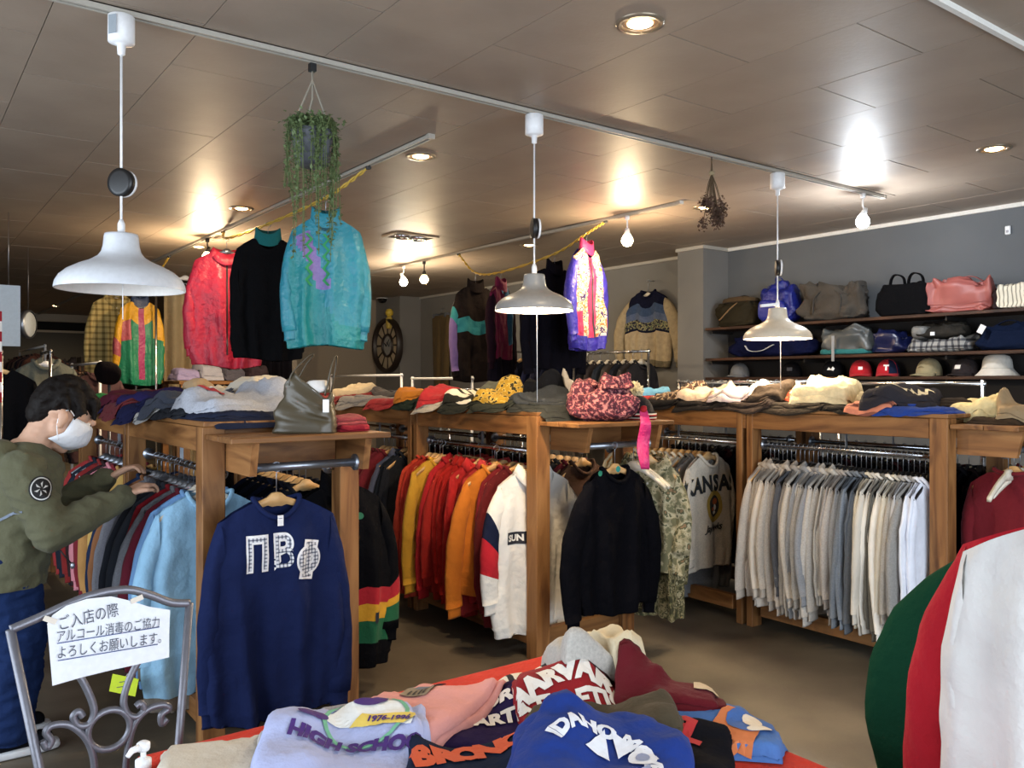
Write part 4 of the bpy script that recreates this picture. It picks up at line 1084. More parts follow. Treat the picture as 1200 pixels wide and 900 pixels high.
P3 = Pile(RX3, RX3 + W3, Y3a + .02, Y3c, ZT)
items3 = [
    (4.30, 2.22, .42, .30, .035, .1, '#1d3a86', 'knit', 'royal blue folded sweatshirt at the near corner of the right rack'),
    (4.28, 2.52, .36, .34, .035, .1, '#23211f', 'knit', 'black folded shirt with a white printed edge on the right rack'),
    (4.26, 2.88, .36, .34, .04, .05, '#26221f', 'knit', 'dark brown folded sweatshirt under the coral checked shirt'),
    (4.26, 3.22, .36, .34, .04, .0, '#2a2423', 'knit', 'black-brown folded sweatshirt on the joint of the right rack'),
    (4.26, 3.56, .36, .34, .04, .1, '#1f1d1e', 'knit', 'black folded sweatshirt printed with small grey letters'),
    (4.26, 3.90, .36, .32, .045, .1, '#1b1a1b', 'knit', 'black folded sweatshirt with large cream letters'),
    (4.26, 4.22, .34, .28, .05, .1, '#8d2524', 'knit', 'dark red folded sweatshirt at the left end of the right rack'),
    (4.58, 2.30, .34, .44, .06, .1, '#3a332e', 'knit', 'brown folded sweatshirt behind the dark striped one'),
    (4.58, 2.85, .34, .46, .06, .1, '#6b6257', 'knit', 'taupe folded sweatshirt behind the cream fleece'),
    (4.58, 3.40, .34, .46, .06, .1, '#55524d', 'knit', 'grey folded sweatshirt at the back of the right rack'),
    (4.58, 3.95, .34, .46, .06, .1, '#a98c6e', 'knit', 'tan folded sweatshirt at the back of the right rack'),
]
stack(P3, g3, items3, 770, ZT)
r, o = P3.fold('folded_sweatshirt', 'coral striped folded sweatshirt on the royal blue one', 'sweatshirt', 4.24, 2.42, .32, .26, .035, .1, 780, pattern('coral_stripe', ['#c07a62', '#7a4b40'], 'stripe_x', 24), 'knit', 2, group=g3)
r, o = P3.fold('folded_sweater', 'charcoal folded sweater with a cream zigzag band', 'sweater', 4.34, 2.36, .46, .36, .075, .25, 781, '#2c2b31', 'knit', 2, group=g3, wr=.016)
zig = [(-.16 + .32 * i / 16, (.014 if i % 2 else -.014) + .012, 0) for i in range(17)] + [(-.16 + .32 * i / 16, (.014 if i % 2 else -.014) - .016, 0) for i in range(17)]
top_print(r, o, (zig, [(i, i + 1, i + 18, i + 17) for i in range(16)]), -.06, -.02, -.75, plain('#cfc3a4', .85), 'band')
P3.fold('folded_fleece', 'fluffy cream folded fleece standing highest on the right rack', 'fleece', 4.34, 2.80, .40, .36, .13, .2, 782, '#d9c9a2', 'knitwear', 2, group=g3, wr=.03)
P3.fold('folded_shirt', 'coral checked folded shirt beside the cream fleece', 'shirt', 4.34, 3.12, .28, .26, .07, .5, 783, pattern('coral_check', ['#c96a5c', '#e0b7a6', '#8c3b36'], 'plaid', 28), 'knit', 2, group=g3, wr=.018)
P3.fold('folded_sweatshirt', 'dark brown folded sweatshirt left of the coral checked shirt', 'sweatshirt', 4.25, 3.12, .26, .24, .05, .2, 784, '#2c2622', 'knit', 2, group=g3)
r, o = P3.fold('folded_sweatshirt', 'mauve grey folded sweatshirt with white patches', 'sweatshirt', 4.28, 3.36, .36, .34, .06, .1, 785, pattern('mauve_patch', ['#b9aab0', '#d9cfcc', '#8f8390'], 'camo', 9), 'knit', 2, group=g3, wr=.016)
P3.fold('folded_sweatshirt', 'pale peach folded sweatshirt on the right rack', 'sweatshirt', 4.30, 3.66, .36, .32, .065, .2, 786, '#d8bda4', 'knit', 2, group=g3, wr=.016)
P3.fold('folded_sweater', 'brown and cream patterned folded sweater on the right rack', 'sweater', 4.33, 3.90, .36, .30, .06, .1, 787, pattern('brown_cream_knit', ['#3a2d27', '#b29a7c', '#5b4639'], 'tweed', 24), 'knit', 2, group=g3)
P3.fold('folded_sweatshirt', 'sky blue folded sweatshirt at the left end of the right rack', 'sweatshirt', 4.28, 4.22, .36, .28, .07, .1, 788, '#5d92b0', 'knit', 2, group=g3, wr=.016)
PE3 = Pile(RX3 + .02, RX3 + W3 - .02, Y3a - .31, Y3a + .10, ZE, pad=.12)
PE3.fold('folded_sweatshirt', 'brown folded sweatshirt at the right picture edge', 'sweatshirt', 4.42, 1.86, .40, .26, .04, .0, 790, '#3a2f26', 'knit', 2, group=g3)
PE3.fold('folded_towel', 'cream folded towel-like top at the right picture edge', 'towel', 4.50, 2.03, .36, .28, .13, .2, 791, '#d8c898', 'knitwear', 2, group=g3, wr=.02)
PE3.fold('folded_sweatshirt', 'beige brown folded sweatshirt beside the cream towel-like top', 'sweatshirt', 4.40, 1.80, .28, .2, .07, .3, 792, '#8d7a5e', 'knit', 2, group=g3, wr=.018)

# ---- bags and caps
def soft(w, d, h, ex=.45, seed=0, nzs=.012, top=1.0, n=26, m=18, freq=7, sag=0.0):
    """cushiony box: rounded, slightly wrinkled; base at z=0. top < 1 narrows it upward"""
    V, Fc = [], []
    sg = lambda a, e: math.copysign(abs(a) ** e, a)
    for i in range(m + 1):
        ph = -math.pi / 2 + math.pi * i / m
        for j in range(n):
            th = 2 * math.pi * j / n
            z = (sg(math.sin(ph), ex) + 1) / 2
            k = 1 + (top - 1) * z
            x = sg(math.cos(ph), ex) * sg(math.cos(th), ex) * w / 2 * (1 + (top - 1) * z * .5)
            y = sg(math.cos(ph), ex) * sg(math.sin(th), ex) * d / 2 * k
            f = nzs * (nz(x * freq + seed, y * freq, z * h * freq) + .5 * nz(x * freq * 2.6, y * freq * 2.6 + seed, z * h * freq * 2.6))
            V.append((x * (1 + f / max(w, .05) * 2), y + f * 1.5 * (1 if y > 0 else -1), z * h + f * (1.6 if z > .8 else .3) - sag * z * (2 * x / w) ** 2 * h))
    for i in range(m):
        for j in range(n): Fc.append((i * n + j, i * n + (j + 1) % n, (i + 1) * n + (j + 1) % n, (i + 1) * n + j))
    return V, Fc
LEATH = plain('#4a4232', .35, bump=.35, scale=16)
bg = E('leather_bag', 'olive brown leather tote bag with two upright handles on the shelf', 'bag', (1.345, 3.215, ZE), FACE + .05)
# open slouchy bag body: wall with a collapsed mouth
V, Fc = [], []
nB, mB = 40, 22
for i in range(mB + 1):
    v = i / mB
    for j in range(nB):
        a = 2 * math.pi * j / nB
        cx_, sx_ = math.copysign(abs(math.cos(a)) ** .55, math.cos(a)), math.copysign(abs(math.sin(a)) ** .6, math.sin(a))
        wdt = .125 * (1 - .10 * v - .22 * v * v); dp = .065 * (1 - .35 * v)
        x = cx_ * wdt + .02 * v; y = sx_ * dp
        f = .016 * nz(x * 9 + 3, y * 9 + v * 3, v * 4) * (.3 + v) + .008 * nz(x * 24, v * 9, 8)
        z = v * (.19 + .045 * cx_ * -1 + .02 * math.cos(3 * a))
        V.append((x + f, y + f * 1.2, z))
for i in range(mB):
    for j in range(nB): Fc.append((i * nB + j, i * nB + (j + 1) % nB, (i + 1) * nB + (j + 1) % nB, (i + 1) * nB + j))
Fc.append(tuple(range(nB - 1, -1, -1)))
bb = M('bag_body', (V, Fc), LEATH, bg)
sm_ = bb.modifiers.new('thickness', 'SOLIDIFY'); sm_.thickness = .004
def strap(pts, w, t_, mat, parent, name):
    pts = smoothpts(pts, 6); V, Fc = [], []
    for i, p in enumerate(pts):
        a, b = pts[max(i - 1, 0)], pts[min(i + 1, len(pts) - 1)]
        tn = (b - a).normalized(); sd = Vector((0, 1, 0)); nn = tn.cross(sd).normalized()
        for s1, s2 in ((-1, -1), (1, -1), (1, 1), (-1, 1)): V.append(p + sd * s1 * w / 2 + nn * s2 * t_ / 2)
    for i in range(len(pts) - 1):
        for j in range(4): Fc.append((i * 4 + j, i * 4 + (j + 1) % 4, i * 4 + 4 + (j + 1) % 4, i * 4 + 4 + j))
    Fc += [(3, 2, 1, 0), tuple(len(pts) * 4 - 4 + k for k in range(4))]
    return M(name, (V, Fc), mat, parent)
strap([(-.055, -.03, .19), (-.045, -.035, .235), (-.005, -.02, .285), (.025, .0, .315), (.032, .01, .31), (.0, .02, .27), (-.04, .03, .20)], .016, .005, LEATH, bg, 'handle')
strap([(.085, -.03, .15), (.098, -.035, .20), (.11, -.03, .26), (.122, -.015, .305), (.128, .0, .30), (.118, .015, .24), (.10, .03, .16)], .016, .005, LEATH, bg, 'handle')
M('price_tag', box(-.012, .012, -.001, .001, -.05, 0, 0), WHITEP, bg, False, loc=(.098, -.085, .135))
# white paper filling visible in the mouth
M('filling', soft(.10, .05, .05, .7, 3, .02), plain('#cfcbc6', .8), bg, loc=(.03, 0, .155))

# tweed slouch bag with a pink ribbon on the middle rack's end shelf
TWEED = pattern('pink_tweed', ['#45242f', '#231720', '#8a4450', '#5c303a', '#a8726e'], 'tweed', 60)
tb = E('knitted_bag', 'slouchy pink and brown tweed knitted bag on the middle shelf', 'bag', (3.00, 3.24, ZE), FACE)
M('bag_body', soft(.40, .22, .20, .75, 5, .045, .75, 44, 26, 9, .15), TWEED, tb)
M('gathered_top', soft(.24, .14, .06, .8, 9, .05, .7, 30, 14, 12), TWEED, tb, loc=(.03, 0, .155))
rb_ = E('ribbon', 'bright pink fabric ribbon hanging from the middle shelf', 'ribbon', (3.125, 3.075, 1.24), FACE)
strapV = []
V, Fc = [], []
for i in range(25):
    v = i / 24
    wv = .020 + .012 * math.sin(v * 3.0)
    z = .06 - v * .30
    y = -.012 * math.sin(v * 9) - .01 if v > .2 else .03 * (1 - v / .2) - .01
    for k in (-1, 0, 1): V.append((k * wv + .006 * math.sin(v * 7), y + (.010 if k == 0 else 0), z))
for i in range(24):
    for k in range(2): Fc.append((i * 3 + k, i * 3 + k + 1, i * 3 + k + 4, i * 3 + k + 3))
rbm = M('ribbon_tail', (V, Fc), fabric('#c62a6c', 'shiny'), rb_); mm = rbm.modifiers.new('thickness', 'SOLIDIFY'); mm.thickness = .004
M('ribbon_knot', soft(.035, .03, .03, .8, 2, .015), fabric('#a3252c', 'knitwear'), rb_, loc=(.0, .02, .05))
# pompom beanie
pb = E('pompom_beanie', 'black and red beanie with a big cream pompom', 'hat', (3.285, 3.27, ZE), FACE)
pb.scale = (.82, .82, .82)
dome = [(.105, 0), (.108, .03), (.106, .05), (.100, .08), (.085, .115), (.06, .14), (.03, .155), (.001, .16)]
M('crown', xf(lathe(dome, 28), Matrix.Rotation(-.15, 4, 'Y')), pattern('beanie_knit', ['#17161a', '#2a2226', '#121214'], 'tweed', 50), pb)
M('cuff_band', lathe([(.106, -.002), (.116, .004), (.117, .045), (.107, .05)], 28), pattern('beanie_band', ['#a32a2c', '#d8d0c0', '#1a191c'], 'stripe_z', 40), pb)
rp = random.Random(4); pv = []
for i in range(420):   # yarn ends
    d = Vector((rp.gauss(0, 1), rp.gauss(0, 1), rp.gauss(0, 1))).normalized()
    pv.append(tube([d * .015, d * (.055 + rp.uniform(-.006, .008)) + Vector((rp.gauss(0, .004), rp.gauss(0, .004), rp.gauss(0, .004)))], [.003, .0035], 4))
M('pompom', join(*pv), fabric('#d9cda8', 'knit'), pb, loc=(-.03, 0, .195))
# grey wool ball-like hat behind
gh = E('wool_beret', 'pale grey knitted round hat in front of the hanging scarf', 'hat', (3.45, 4.35, 1.30), 0)
M('crown', soft(.17, .15, .15, .95, 4, .01), fabric('#8d8a84', 'knitwear'), gh)

# ------------------------------------------------------------------ sale table with the heap of sweatshirts
TX0, TX1, TY0, TY1, TZ = .46, 1.66, .95, 2.02, .60
tt_ = E('sale_table', 'low table covered by the red-orange cloth', 'table', (1.06, 1.5, 0))
M('tabletop', box(TX0 - 1.06, TX1 - 1.06, TY0 - 1.5, TY1 - 1.5, TZ - .03, TZ - .006), PINE, tt_, False)
for sx in (-1, 1):
    for sy in (-1, 1): M('leg', box(sx * .54 - .025, sx * .54 + .025, sy * .48 - .025, sy * .48 + .025, 0, TZ - .03), PINE, tt_, False)
tc_ = E('tablecloth', 'red-orange cloth draped over the sale table', 'tablecloth', (1.06, 1.5, 0))
V, Fc = [], []
rings = [(0.0, TZ), (.98, TZ), (1.0, TZ - .003), (1.008, TZ - .012), (1.012, TZ - .08), (1.02, TZ - .2), (1.03, TZ - .34)]
nR = 96
def sqr(a):
    c, s_ = math.cos(a), math.sin(a); k = max(abs(c), abs(s_)); return c / k, s_ / k
for q, (k, z) in enumerate(rings):
    for j in range(nR):
        a = 2 * math.pi * j / nR; cx_, cy_ = sqr(a)
        w = (.012 * math.sin(j * .9) + .01 * math.sin(j * 2.1)) * max(0, (q - 4)) / 2
        V.append((cx_ * .605 * k * (1 + w), cy_ * .54 * k * (1 + w), z))
for q in range(len(rings) - 1):
    for j in range(nR): Fc.append((q * nR + j, (q + 1) * nR + j, (q + 1) * nR + (j + 1) % nR, q * nR + (j + 1) % nR))
cl = M('cloth', (V, Fc), fabric('#c8321c', 'knit'), tc_, True)
PT = Pile(TX0, TX1, TY0, TY1, TZ + .002, res=.012, pad=.3, k=12, hs=1.0)
gt = 'sweatshirts heaped on the sale table'
def tbl(px, py, z, lab, w, d, h, rot, seed, col, fab='knit', wr=.016, layers=2, cat='sweatshirt', dx=0, dy=0, n=30):
    x, y = W(px, py, .60 + (z - .60) * .62)
    return PT.fold('heaped_' + cat, lab, cat, x + dx, y + dy, w, d, h * .38, FACE + rot, seed, col, fab, layers, wr * .40, gt, n)
# filler layer nobody sees but the edges of
tbl(760, 905, .63, 'red cloth sweatshirt edge at the right of the heap', .30, .3, .03, .2, 801, '#b5301f')
# back row
tbl(660, 815, .62, 'black sweatshirt under the striped one', .34, .26, .05, .1, 802, '#15151b')
tbl(705, 800, .64, 'cream sweatshirt under the crumpled grey one at the back', .30, .28, .05, .2, 803, '#cbbca2', wr=.02)
tbl(790, 838, .62, 'maroon sweatshirt with a small cream patch', .32, .22, .045, -.2, 804, '#64141f')
r, o = tbl(838, 858, .62, 'blue and orange sweatshirt at the right end of the heap', .34, .26, .075, -.25, 805, '#4f76b4', wr=.02)
top_print(r, o, join(([(-.10, -.10, 0), (.02, -.12, 0), (.06, .0, 0), (-.02, .08, 0)], [(0, 1, 2, 3)])), .05, -.03, 0, plain('#d27a48', .85), 'orange_panel')
top_print(r, o, disc2d(.055, .045, 16), .08, -.02, 0, plain('#3f66a8', .85), 'round_print', off=.006)
top_print(r, o, join(disc2d(.022, .03, 14, .005, 0), disc2d(.03, .012, 14, .01, -.035)), .08, -.02, .3, plain('#e6d9c4', .85), 'figure_print', off=.0075)
r, o = tbl(632, 812, .66, 'cream pinstriped jersey at the back of the heap', .26, .26, .06, .25, 806, pattern('pinstripe', ['#e4ddcd', '#2a2a30'], 'stripe_x', 20))
r, o = tbl(592, 846, .63, 'dark purple sweatshirt printed DEPARTMENT', .46, .30, .05, .0, 807, '#2a2046')
WP = plain('#e6dfd6', .85)
top_print(r, o, text_vf('CORN', .055, .003), -.02, .06, .05, WP)
top_print(r, o, text_vf('DEPARTMENT', .055, .003), -.0, -.01, .18, WP)
top_print(r, o, ([(-.03, -.018, 0), (.03, -.018, 0), (.03, .018, 0), (-.03, .018, 0)], [(0, 1, 2, 3)]), .06, -.10, .1, WP, 'price_card')
r, o = tbl(668, 832, .66, 'dark red sweatshirt with arched white athletic lettering', .27, .24, .07, .1, 808, '#8f1d22')
top_print(r, o, arc_bend(text_vf('HARVARD', .075, .005), .22), .0, .045, .1, WP)
top_print(r, o, text_vf('ATHLETIC', .062, .003), .0, -.03, .12, WP)
r, o = tbl(700, 790, .68, 'crumpled pale grey sweatshirt with tan lining at the back', .27, .24, .15, .3, 809, '#b5b0a8', 'heather', .075, 1)
PT.sheet(*W(728, 792, .67), .09, .26, .03, FACE + .5, 8091, fabric('#d2c3a4', 'knit'), .02, 'sleeve', r, 20)
r, o = tbl(785, 828, .66, 'maroon folded sweatshirt behind the olive one', .26, .16, .05, -.1, 810, '#5e141d')
top_print(r, o, ([(-.03, -.02, 0), (.03, -.02, 0), (.03, .02, 0), (-.03, .02, 0)], [(0, 1, 2, 3)]), .09, .01, -.1, plain('#cbb79a', .85), 'patch')
r, o = tbl(790, 885, .64, 'black sweatshirt with red block letters', .28, .24, .05, -.3, 811, '#15151a')
top_print(r, o, text_vf('NEL', .09, .006), -.02, .06, -.25, plain('#b52a2c', .85))
r, o = tbl(712, 858, .66, 'olive brown sweatshirt in the middle of the heap', .36, .17, .065, .1, 812, '#4b4232', wr=.026)
top_print(r, o, disc2d(.025, .014, 12), -.09, -.02, .3, WP, 'print')
r, o = tbl(650, 885, .66, 'pale yellow sweatshirt squeezed between navy and blue', .2, .2, .05, .5, 813, '#d9bd7c', wr=.022)
tbl(420, 842, .62, 'grey hood lying behind the pink sweatshirt', .2, .16, .05, .3, 815, '#96949a', 'heather', .02)
r, o = tbl(500, 834, .66, 'pink sweatshirt with a small can print', .27, .38, .10, -.5, 814, '#dd9a92', wr=.010)
art = [(-.035, -.05, 0), (.035, -.05, 0), (.045, .03, 0), (-.045, .03, 0)]
top_print(r, o, (art, [(0, 1, 2, 3)]), -.07, .07, .25, plain('#8c7d68', .85), 'can_print')
top_print(r, o, disc2d(.042, .018, 16), -.055, .10, .25, plain('#6c6f78', .85), 'can_lid_print', off=.005)
top_print(r, o, join(*[([(x, -.04, 0), (x + .006, -.04, 0), (x + .002, .0, 0), (x - .004, .0, 0)], [(0, 1, 2, 3)]) for x in (-.02, -.006, .008, .02)]), -.07, .07, .25, plain('#2c2824', .85), 'can_stripe_print', off=.006)
r, o = tbl(278, 884, .66, 'cream folded sweatshirt at the left end of the heap', .34, .26, .07, .25, 817, '#c9c0b0', wr=.008)
tbl(345, 866, .62, 'pale grey sweatshirt between the cream and crest ones', .16, .18, .04, .2, 818, '#b8b4b4', 'heather')
r, o = tbl(402, 876, .66, 'white and lilac HIGH SCHOOL sweatshirt with a purple and green crest', .38, .32, .07, .15, 816, '#aeb6dc', wr=.014)
PU, GN, YW = plain('#43246e', .85), plain('#6fae8d', .85), plain('#e0c35c', .85)
top_print(r, o, poly2d([(-.13, .02), (-.06, .03), (-.01, .10), (.05, .11), (.10, .06), (.13, -.03), (.12, -.06), (.03, -.02), (-.05, -.01)]), .03, .075, .0, plain('#e6e6e2', .85), 'crest_field', off=.003)
for a_ in (disc2d(.035, .02, 16, -.10, .015), disc2d(.042, .024, 18, .035, .055), disc2d(.022, .014, 12, -.02, .085)): top_print(r, o, a_, .03, .075, .1, PU, 'crest_print', off=.005)
top_print(r, o, join(ring2d(.09, .10, 24, .02, .0, .9)), .03, .075, .1, GN, 'crest_ring', off=.0045)
top_print(r, o, poly2d([(-.03, -.012), (.09, -.055), (.12, -.04), (.12, -.02), (.0, .012)]), .04, .07, .05, YW, 'crest_scroll', off=.006)
top_print(r, o, text_vf('1976-1996', .024, .001), .10, .047, -.3, PU, 'print', off=.008)
top_print(r, o, text_vf('HIGH SCHOOL', .048, .003), .04, -.012, -.18, PU, 'print', off=.006)
r, o = tbl(585, 900, .68, 'navy sweatshirt with orange arched letters and a rounded white print', .40, .32, .085, .1, 819, '#1f2638', wr=.014)
OR = plain('#c8512c', .85)
top_print(r, o, join(*[xf(text_vf(ch, .085, .006), Matrix.Translation((x, .02 - x * x * .8, 0)) @ Matrix.Rotation(-x * 1.2, 4, 'Z')) for ch, x in zip('BRONCOS', (-.15, -.10, -.05, .0, .05, .10, .15))]), -.01, .075, .12, OR)
top_print(r, o, join(disc2d(.075, .05, 24, .05, -.03), disc2d(.05, .04, 20, -.02, -.045)), .06, -.02, .0, WP, 'round_white_print')
r, o = tbl(700, 890, .71, 'royal blue sweatshirt printed MOVERS with a white ship emblem', .36, .34, .10, -.25, 820, '#19347f', wr=.024)
WP2 = plain('#dfe2ea', .85)
top_print(r, o, arc_bend(text_vf('IDAHO MOVERS', .048, .003), .105), .05, .05, -.35, WP2)
top_print(r, o, join(poly2d([(-.06, -.05), (-.055, .03), (-.01, -.04)]), poly2d([(-.045, .04), (.0, -.02), (.02, .03)]), disc2d(.03, .03, 16, .045, .0)), .05, .015, -.3, WP2, 'emblem', off=.005)
top_print(r, o, join(disc2d(.015, .015, 12, .045, .0), poly2d([(.06, -.05), (.09, -.06), (.07, -.02)])), .05, .015, -.3, plain('#8d96b4', .85), 'emblem_shade', off=.0065)
tbl(632, 950, .70, 'grey green sweatshirt at the bottom edge of the picture', .2, .14, .05, .2, 821, '#5c6256')
r, o = tbl(450, 930, .70, 'red sweatshirt corner at the bottom edge of the picture', .18, .14, .05, .0, 822, '#a32a2a')
# ------------------------------------------------------------------ bag and cap shelf on the right wall
SXF, SXB = 5.99, 6.335
sh = E('bag_shelf', 'dark wooden three-board wall shelf holding bags and caps', 'shelf', (SXF, 1.6, 0))
SL = 5.12 - 1.2
for z, m_ in ((1.925, DARKWOOD), (1.648, DARKWOOD), (1.475, DARKWOOD)):
    plank('shelf_board', SL, SXB - SXF, .024, ((SXB - SXF) / 2, SL / 2 - .4, z), 'y', m_, sh)
M('back_panel', box(SXB - SXF - .02, SXB - SXF, -.4, SL - .4, 1.2, 1.91), plain('#1f1b1a', .8), sh, False)
for yy in (0.2, 1.35, 2.5, SL - .46):
    for za in (1.885, 1.608, 1.435): M('shelf_bracket', box(.03, SXB - SXF - .02, yy, yy + .012, za, za + .027), plain('#1a1716', .6), sh, False)
ZS1, ZS2, ZS3 = 1.938, 1.661, 1.488
SR = -math.pi / 2     # bags face the room (-x)
def shelf_bag(px0, px1, pyt, z, lab, col, fab=None, name='bag', depth=.24, top=.85, ex=.45, nzs=.018, seed=1, handles=0, hcol=None, cat='bag', lean=0, xo=0.0):
    xc = SXF + depth / 2 + .02 + xo
    a, b = at_x(px0, 400, xc - .05), at_x(px1, 400, xc - .05)
    w = abs(a.y - b.y); c = (a.y + b.y) / 2
    h = at_x((px0 + px1) / 2, pyt, xc).z - z
    m_ = col if not isinstance(col, str) else (fabric(col, fab or 'knit'))
    t = E(name, lab, cat, (xc, c, z), SR, 'bags on the wall shelf')
    t.rotation_euler = (0, 0, SR + lean)
    M('bag_body', soft(w, depth, h, ex, seed, nzs * 1.7, top, 48, 30, 10), m_, t)
    hm = m_ if hcol is None else fabric(hcol, 'knit')
    return t, w, h, hm
t, w, h, hm = shelf_bag(838, 888, 352, ZS1, 'dark olive canvas bag with a tan strap at the left end', '#2e291e', depth=.26, top=.6, seed=2)
strap([(-w * .25, -.13, .06), (-w * .02, -.10, h * .7), (w * .18, -.02, h + .02)], .02, .006, fabric('#8a6a48', 'knit'), t, 'strap')
M('flap', soft(w * .8, .2, .05, .5, 3, .012, .8), fabric('#4a3a26', 'knit'), t, loc=(.02, 0, h - .03))
t, w, h, hm = shelf_bag(888, 932, 329, ZS1, 'royal blue backpack standing on the top shelf', '#161f72', fab='shiny', depth=.22, top=.6, ex=.65, seed=4)
M('front_pocket', soft(w * .7, .06, h * .45, .5, 6, .008), fabric('#18237f', 'shiny'), t, loc=(0, -.11, .03))
strap([(-.04, 0, h - .01), (-.02, -.02, h + .02), (.02, -.02, h + .02), (.04, 0, h - .01)], .015, .005, hm, t, 'carry_loop')
t, w, h, hm = shelf_bag(937, 1015, 337, ZS1, 'taupe grey duffel bag slumped on the top shelf', '#453f38', depth=.26, top=.8, ex=.5, nzs=.03, seed=7)
M('zip', tube([(-w * .42, -.0, h * .97), (0, .0, h + .004), (w * .42, .0, h * .97)], .004, 6), BLACKP, t)
strap([(-w * .2, -.13, .05), (-w * .18, -.12, h * .7), (0, -.10, h * .95), (w * .2, -.12, h * .7), (w * .2, -.13, .05)], .02, .005, hm, t, 'handle')
t, w, h, hm = shelf_bag(1027, 1090, 334, ZS1, 'square black tote bag with two looped handles', '#0c0c0e', fab='knit', depth=.18, top=.9, ex=.25, nzs=.010, seed=8)
for s_, xx in ((-1, -.05), (1, .09)): strap([(xx - .06, -.05 * s_ * 0 - .03, h - .02), (xx - .04, -.04, h + .05), (xx, -.05, h + .075), (xx + .05, -.04, h + .05), (xx + .06, -.03, h - .02)], .026, .01, hm, t, 'handle')
t, w, h, hm = shelf_bag(1087, 1166, 328, ZS1, 'salmon pink leather tote bag on the top shelf', plain('#96514b', .5, bump=.35, scale=12), depth=.20, top=.75, ex=.35, nzs=.028, seed=12)
strap([(-.1, .05, h - .03), (-.05, .02, h + .01), (.05, .02, h + .02), (.12, .05, h - .02)], .02, .006, plain('#8f4a45', .5), t, 'handle')
M('seam', tube([(-w * .44, -.1, .06), (0, -.112, .05), (w * .44, -.1, .06)], .003, 6), plain('#8f4a45', .5), t)
t, w, h, hm = shelf_bag(1162, 1178, 340, ZS1, 'small dark pouch squeezed beside the pink tote', '#2a2022', depth=.16, seed=13, top=.5)
M('zip', tube([(-w * .3, -.04, h * .9), (w * .3, -.04, h * .9)], .003, 6), STEEL, t)
t, w, h, hm = shelf_bag(1166, 1232, 333, ZS1, 'ivory pleated clutch bag at the right end of the shelf', pattern('ivory_pleat', ['#d9d2c0', '#8d8778'], 'stripe_x', 38), depth=.18, top=.7, seed=14, xo=-.02)
M('clasp_frame', tube([(-w * .4, 0, h * .95), (0, 0, h + .01), (w * .4, 0, h * .95)], .006, 6), STEEL, t)
# middle board
t, w, h, hm = shelf_bag(853, 955, 392, ZS2, 'long navy sports bag with a white curved stripe', '#0f1330', fab='knit', depth=.24, top=.7, ex=.5, nzs=.02, seed=21)
strap([(-w * .22, -.125, .10), (-w * .16, -.135, .055), (-w * .02, -.14, .05), (w * .12, -.135, .10)], .02, .004, fabric('#c9c9cc', 'knit'), t, 'stripe')
t, w, h, hm = shelf_bag(962, 1022, 386, ZS2, 'clear plastic wrapped grey bag on the middle board', plain('#474a4a', .35, bump=.3, scale=14), depth=.2, top=.8, seed=22)
M('teal_base', soft(w * .95, .215, .045, .35, 4, .006), fabric('#2b6a6c', 'knit'), t)
t, w, h, hm = shelf_bag(1020, 1062, 391, ZS2, 'glossy navy bag next to the plaid one', plain('#10163a', .3), depth=.2, top=.8, seed=23)
strap([(-.06, -.02, h - .02), (0, -.03, h + .02), (.06, -.02, h - .02)], .015, .006, hm, t, 'handle')
t, w, h, hm = shelf_bag(1062, 1138, 397, ZS2, 'grey plaid folded bag on the middle board', pattern('grey_plaid', ['#8e8e8c', '#55565a', '#2c2c30'], 'plaid', 22), depth=.22, top=.85, ex=.4, seed=24)
M('side_seam', tube([(-w * .45, -.1, .02), (w * .45, -.1, .02)], .003, 6), BLACKP, t)
z2 = ZS2 + h
t, w, h, hm = shelf_bag(1066, 1134, 379, z2, 'charcoal bag lying on the grey plaid one', '#2a2825', fab='knit', depth=.18, top=.5, ex=.6, seed=25)
M('panel', soft(w * .3, .17, h * .9, .6, 6, .008), fabric('#6c6c6a', 'shiny'), t, loc=(-w * .3, -.02, 0))
M('buckle', box(-.03, .0, -.10, -.09, .02, .045), WHITEP, t, False)
t, w, h, hm = shelf_bag(1146, 1225, 381, ZS2, 'dark navy bag with a white tag at the right end', '#0f182e', depth=.22, top=.8, ex=.4, seed=26)
M('tag', box(-.02, .02, -.002, .002, -.03, .03), WHITEP, t, False, loc=(-w * .36, -.13, h * .85), rot=(0, .5, 0))
strap([(-w * .3, -.05, h - .02), (0, -.06, h + .03), (w * .3, -.05, h - .02)], .02, .006, hm, t, 'handle')
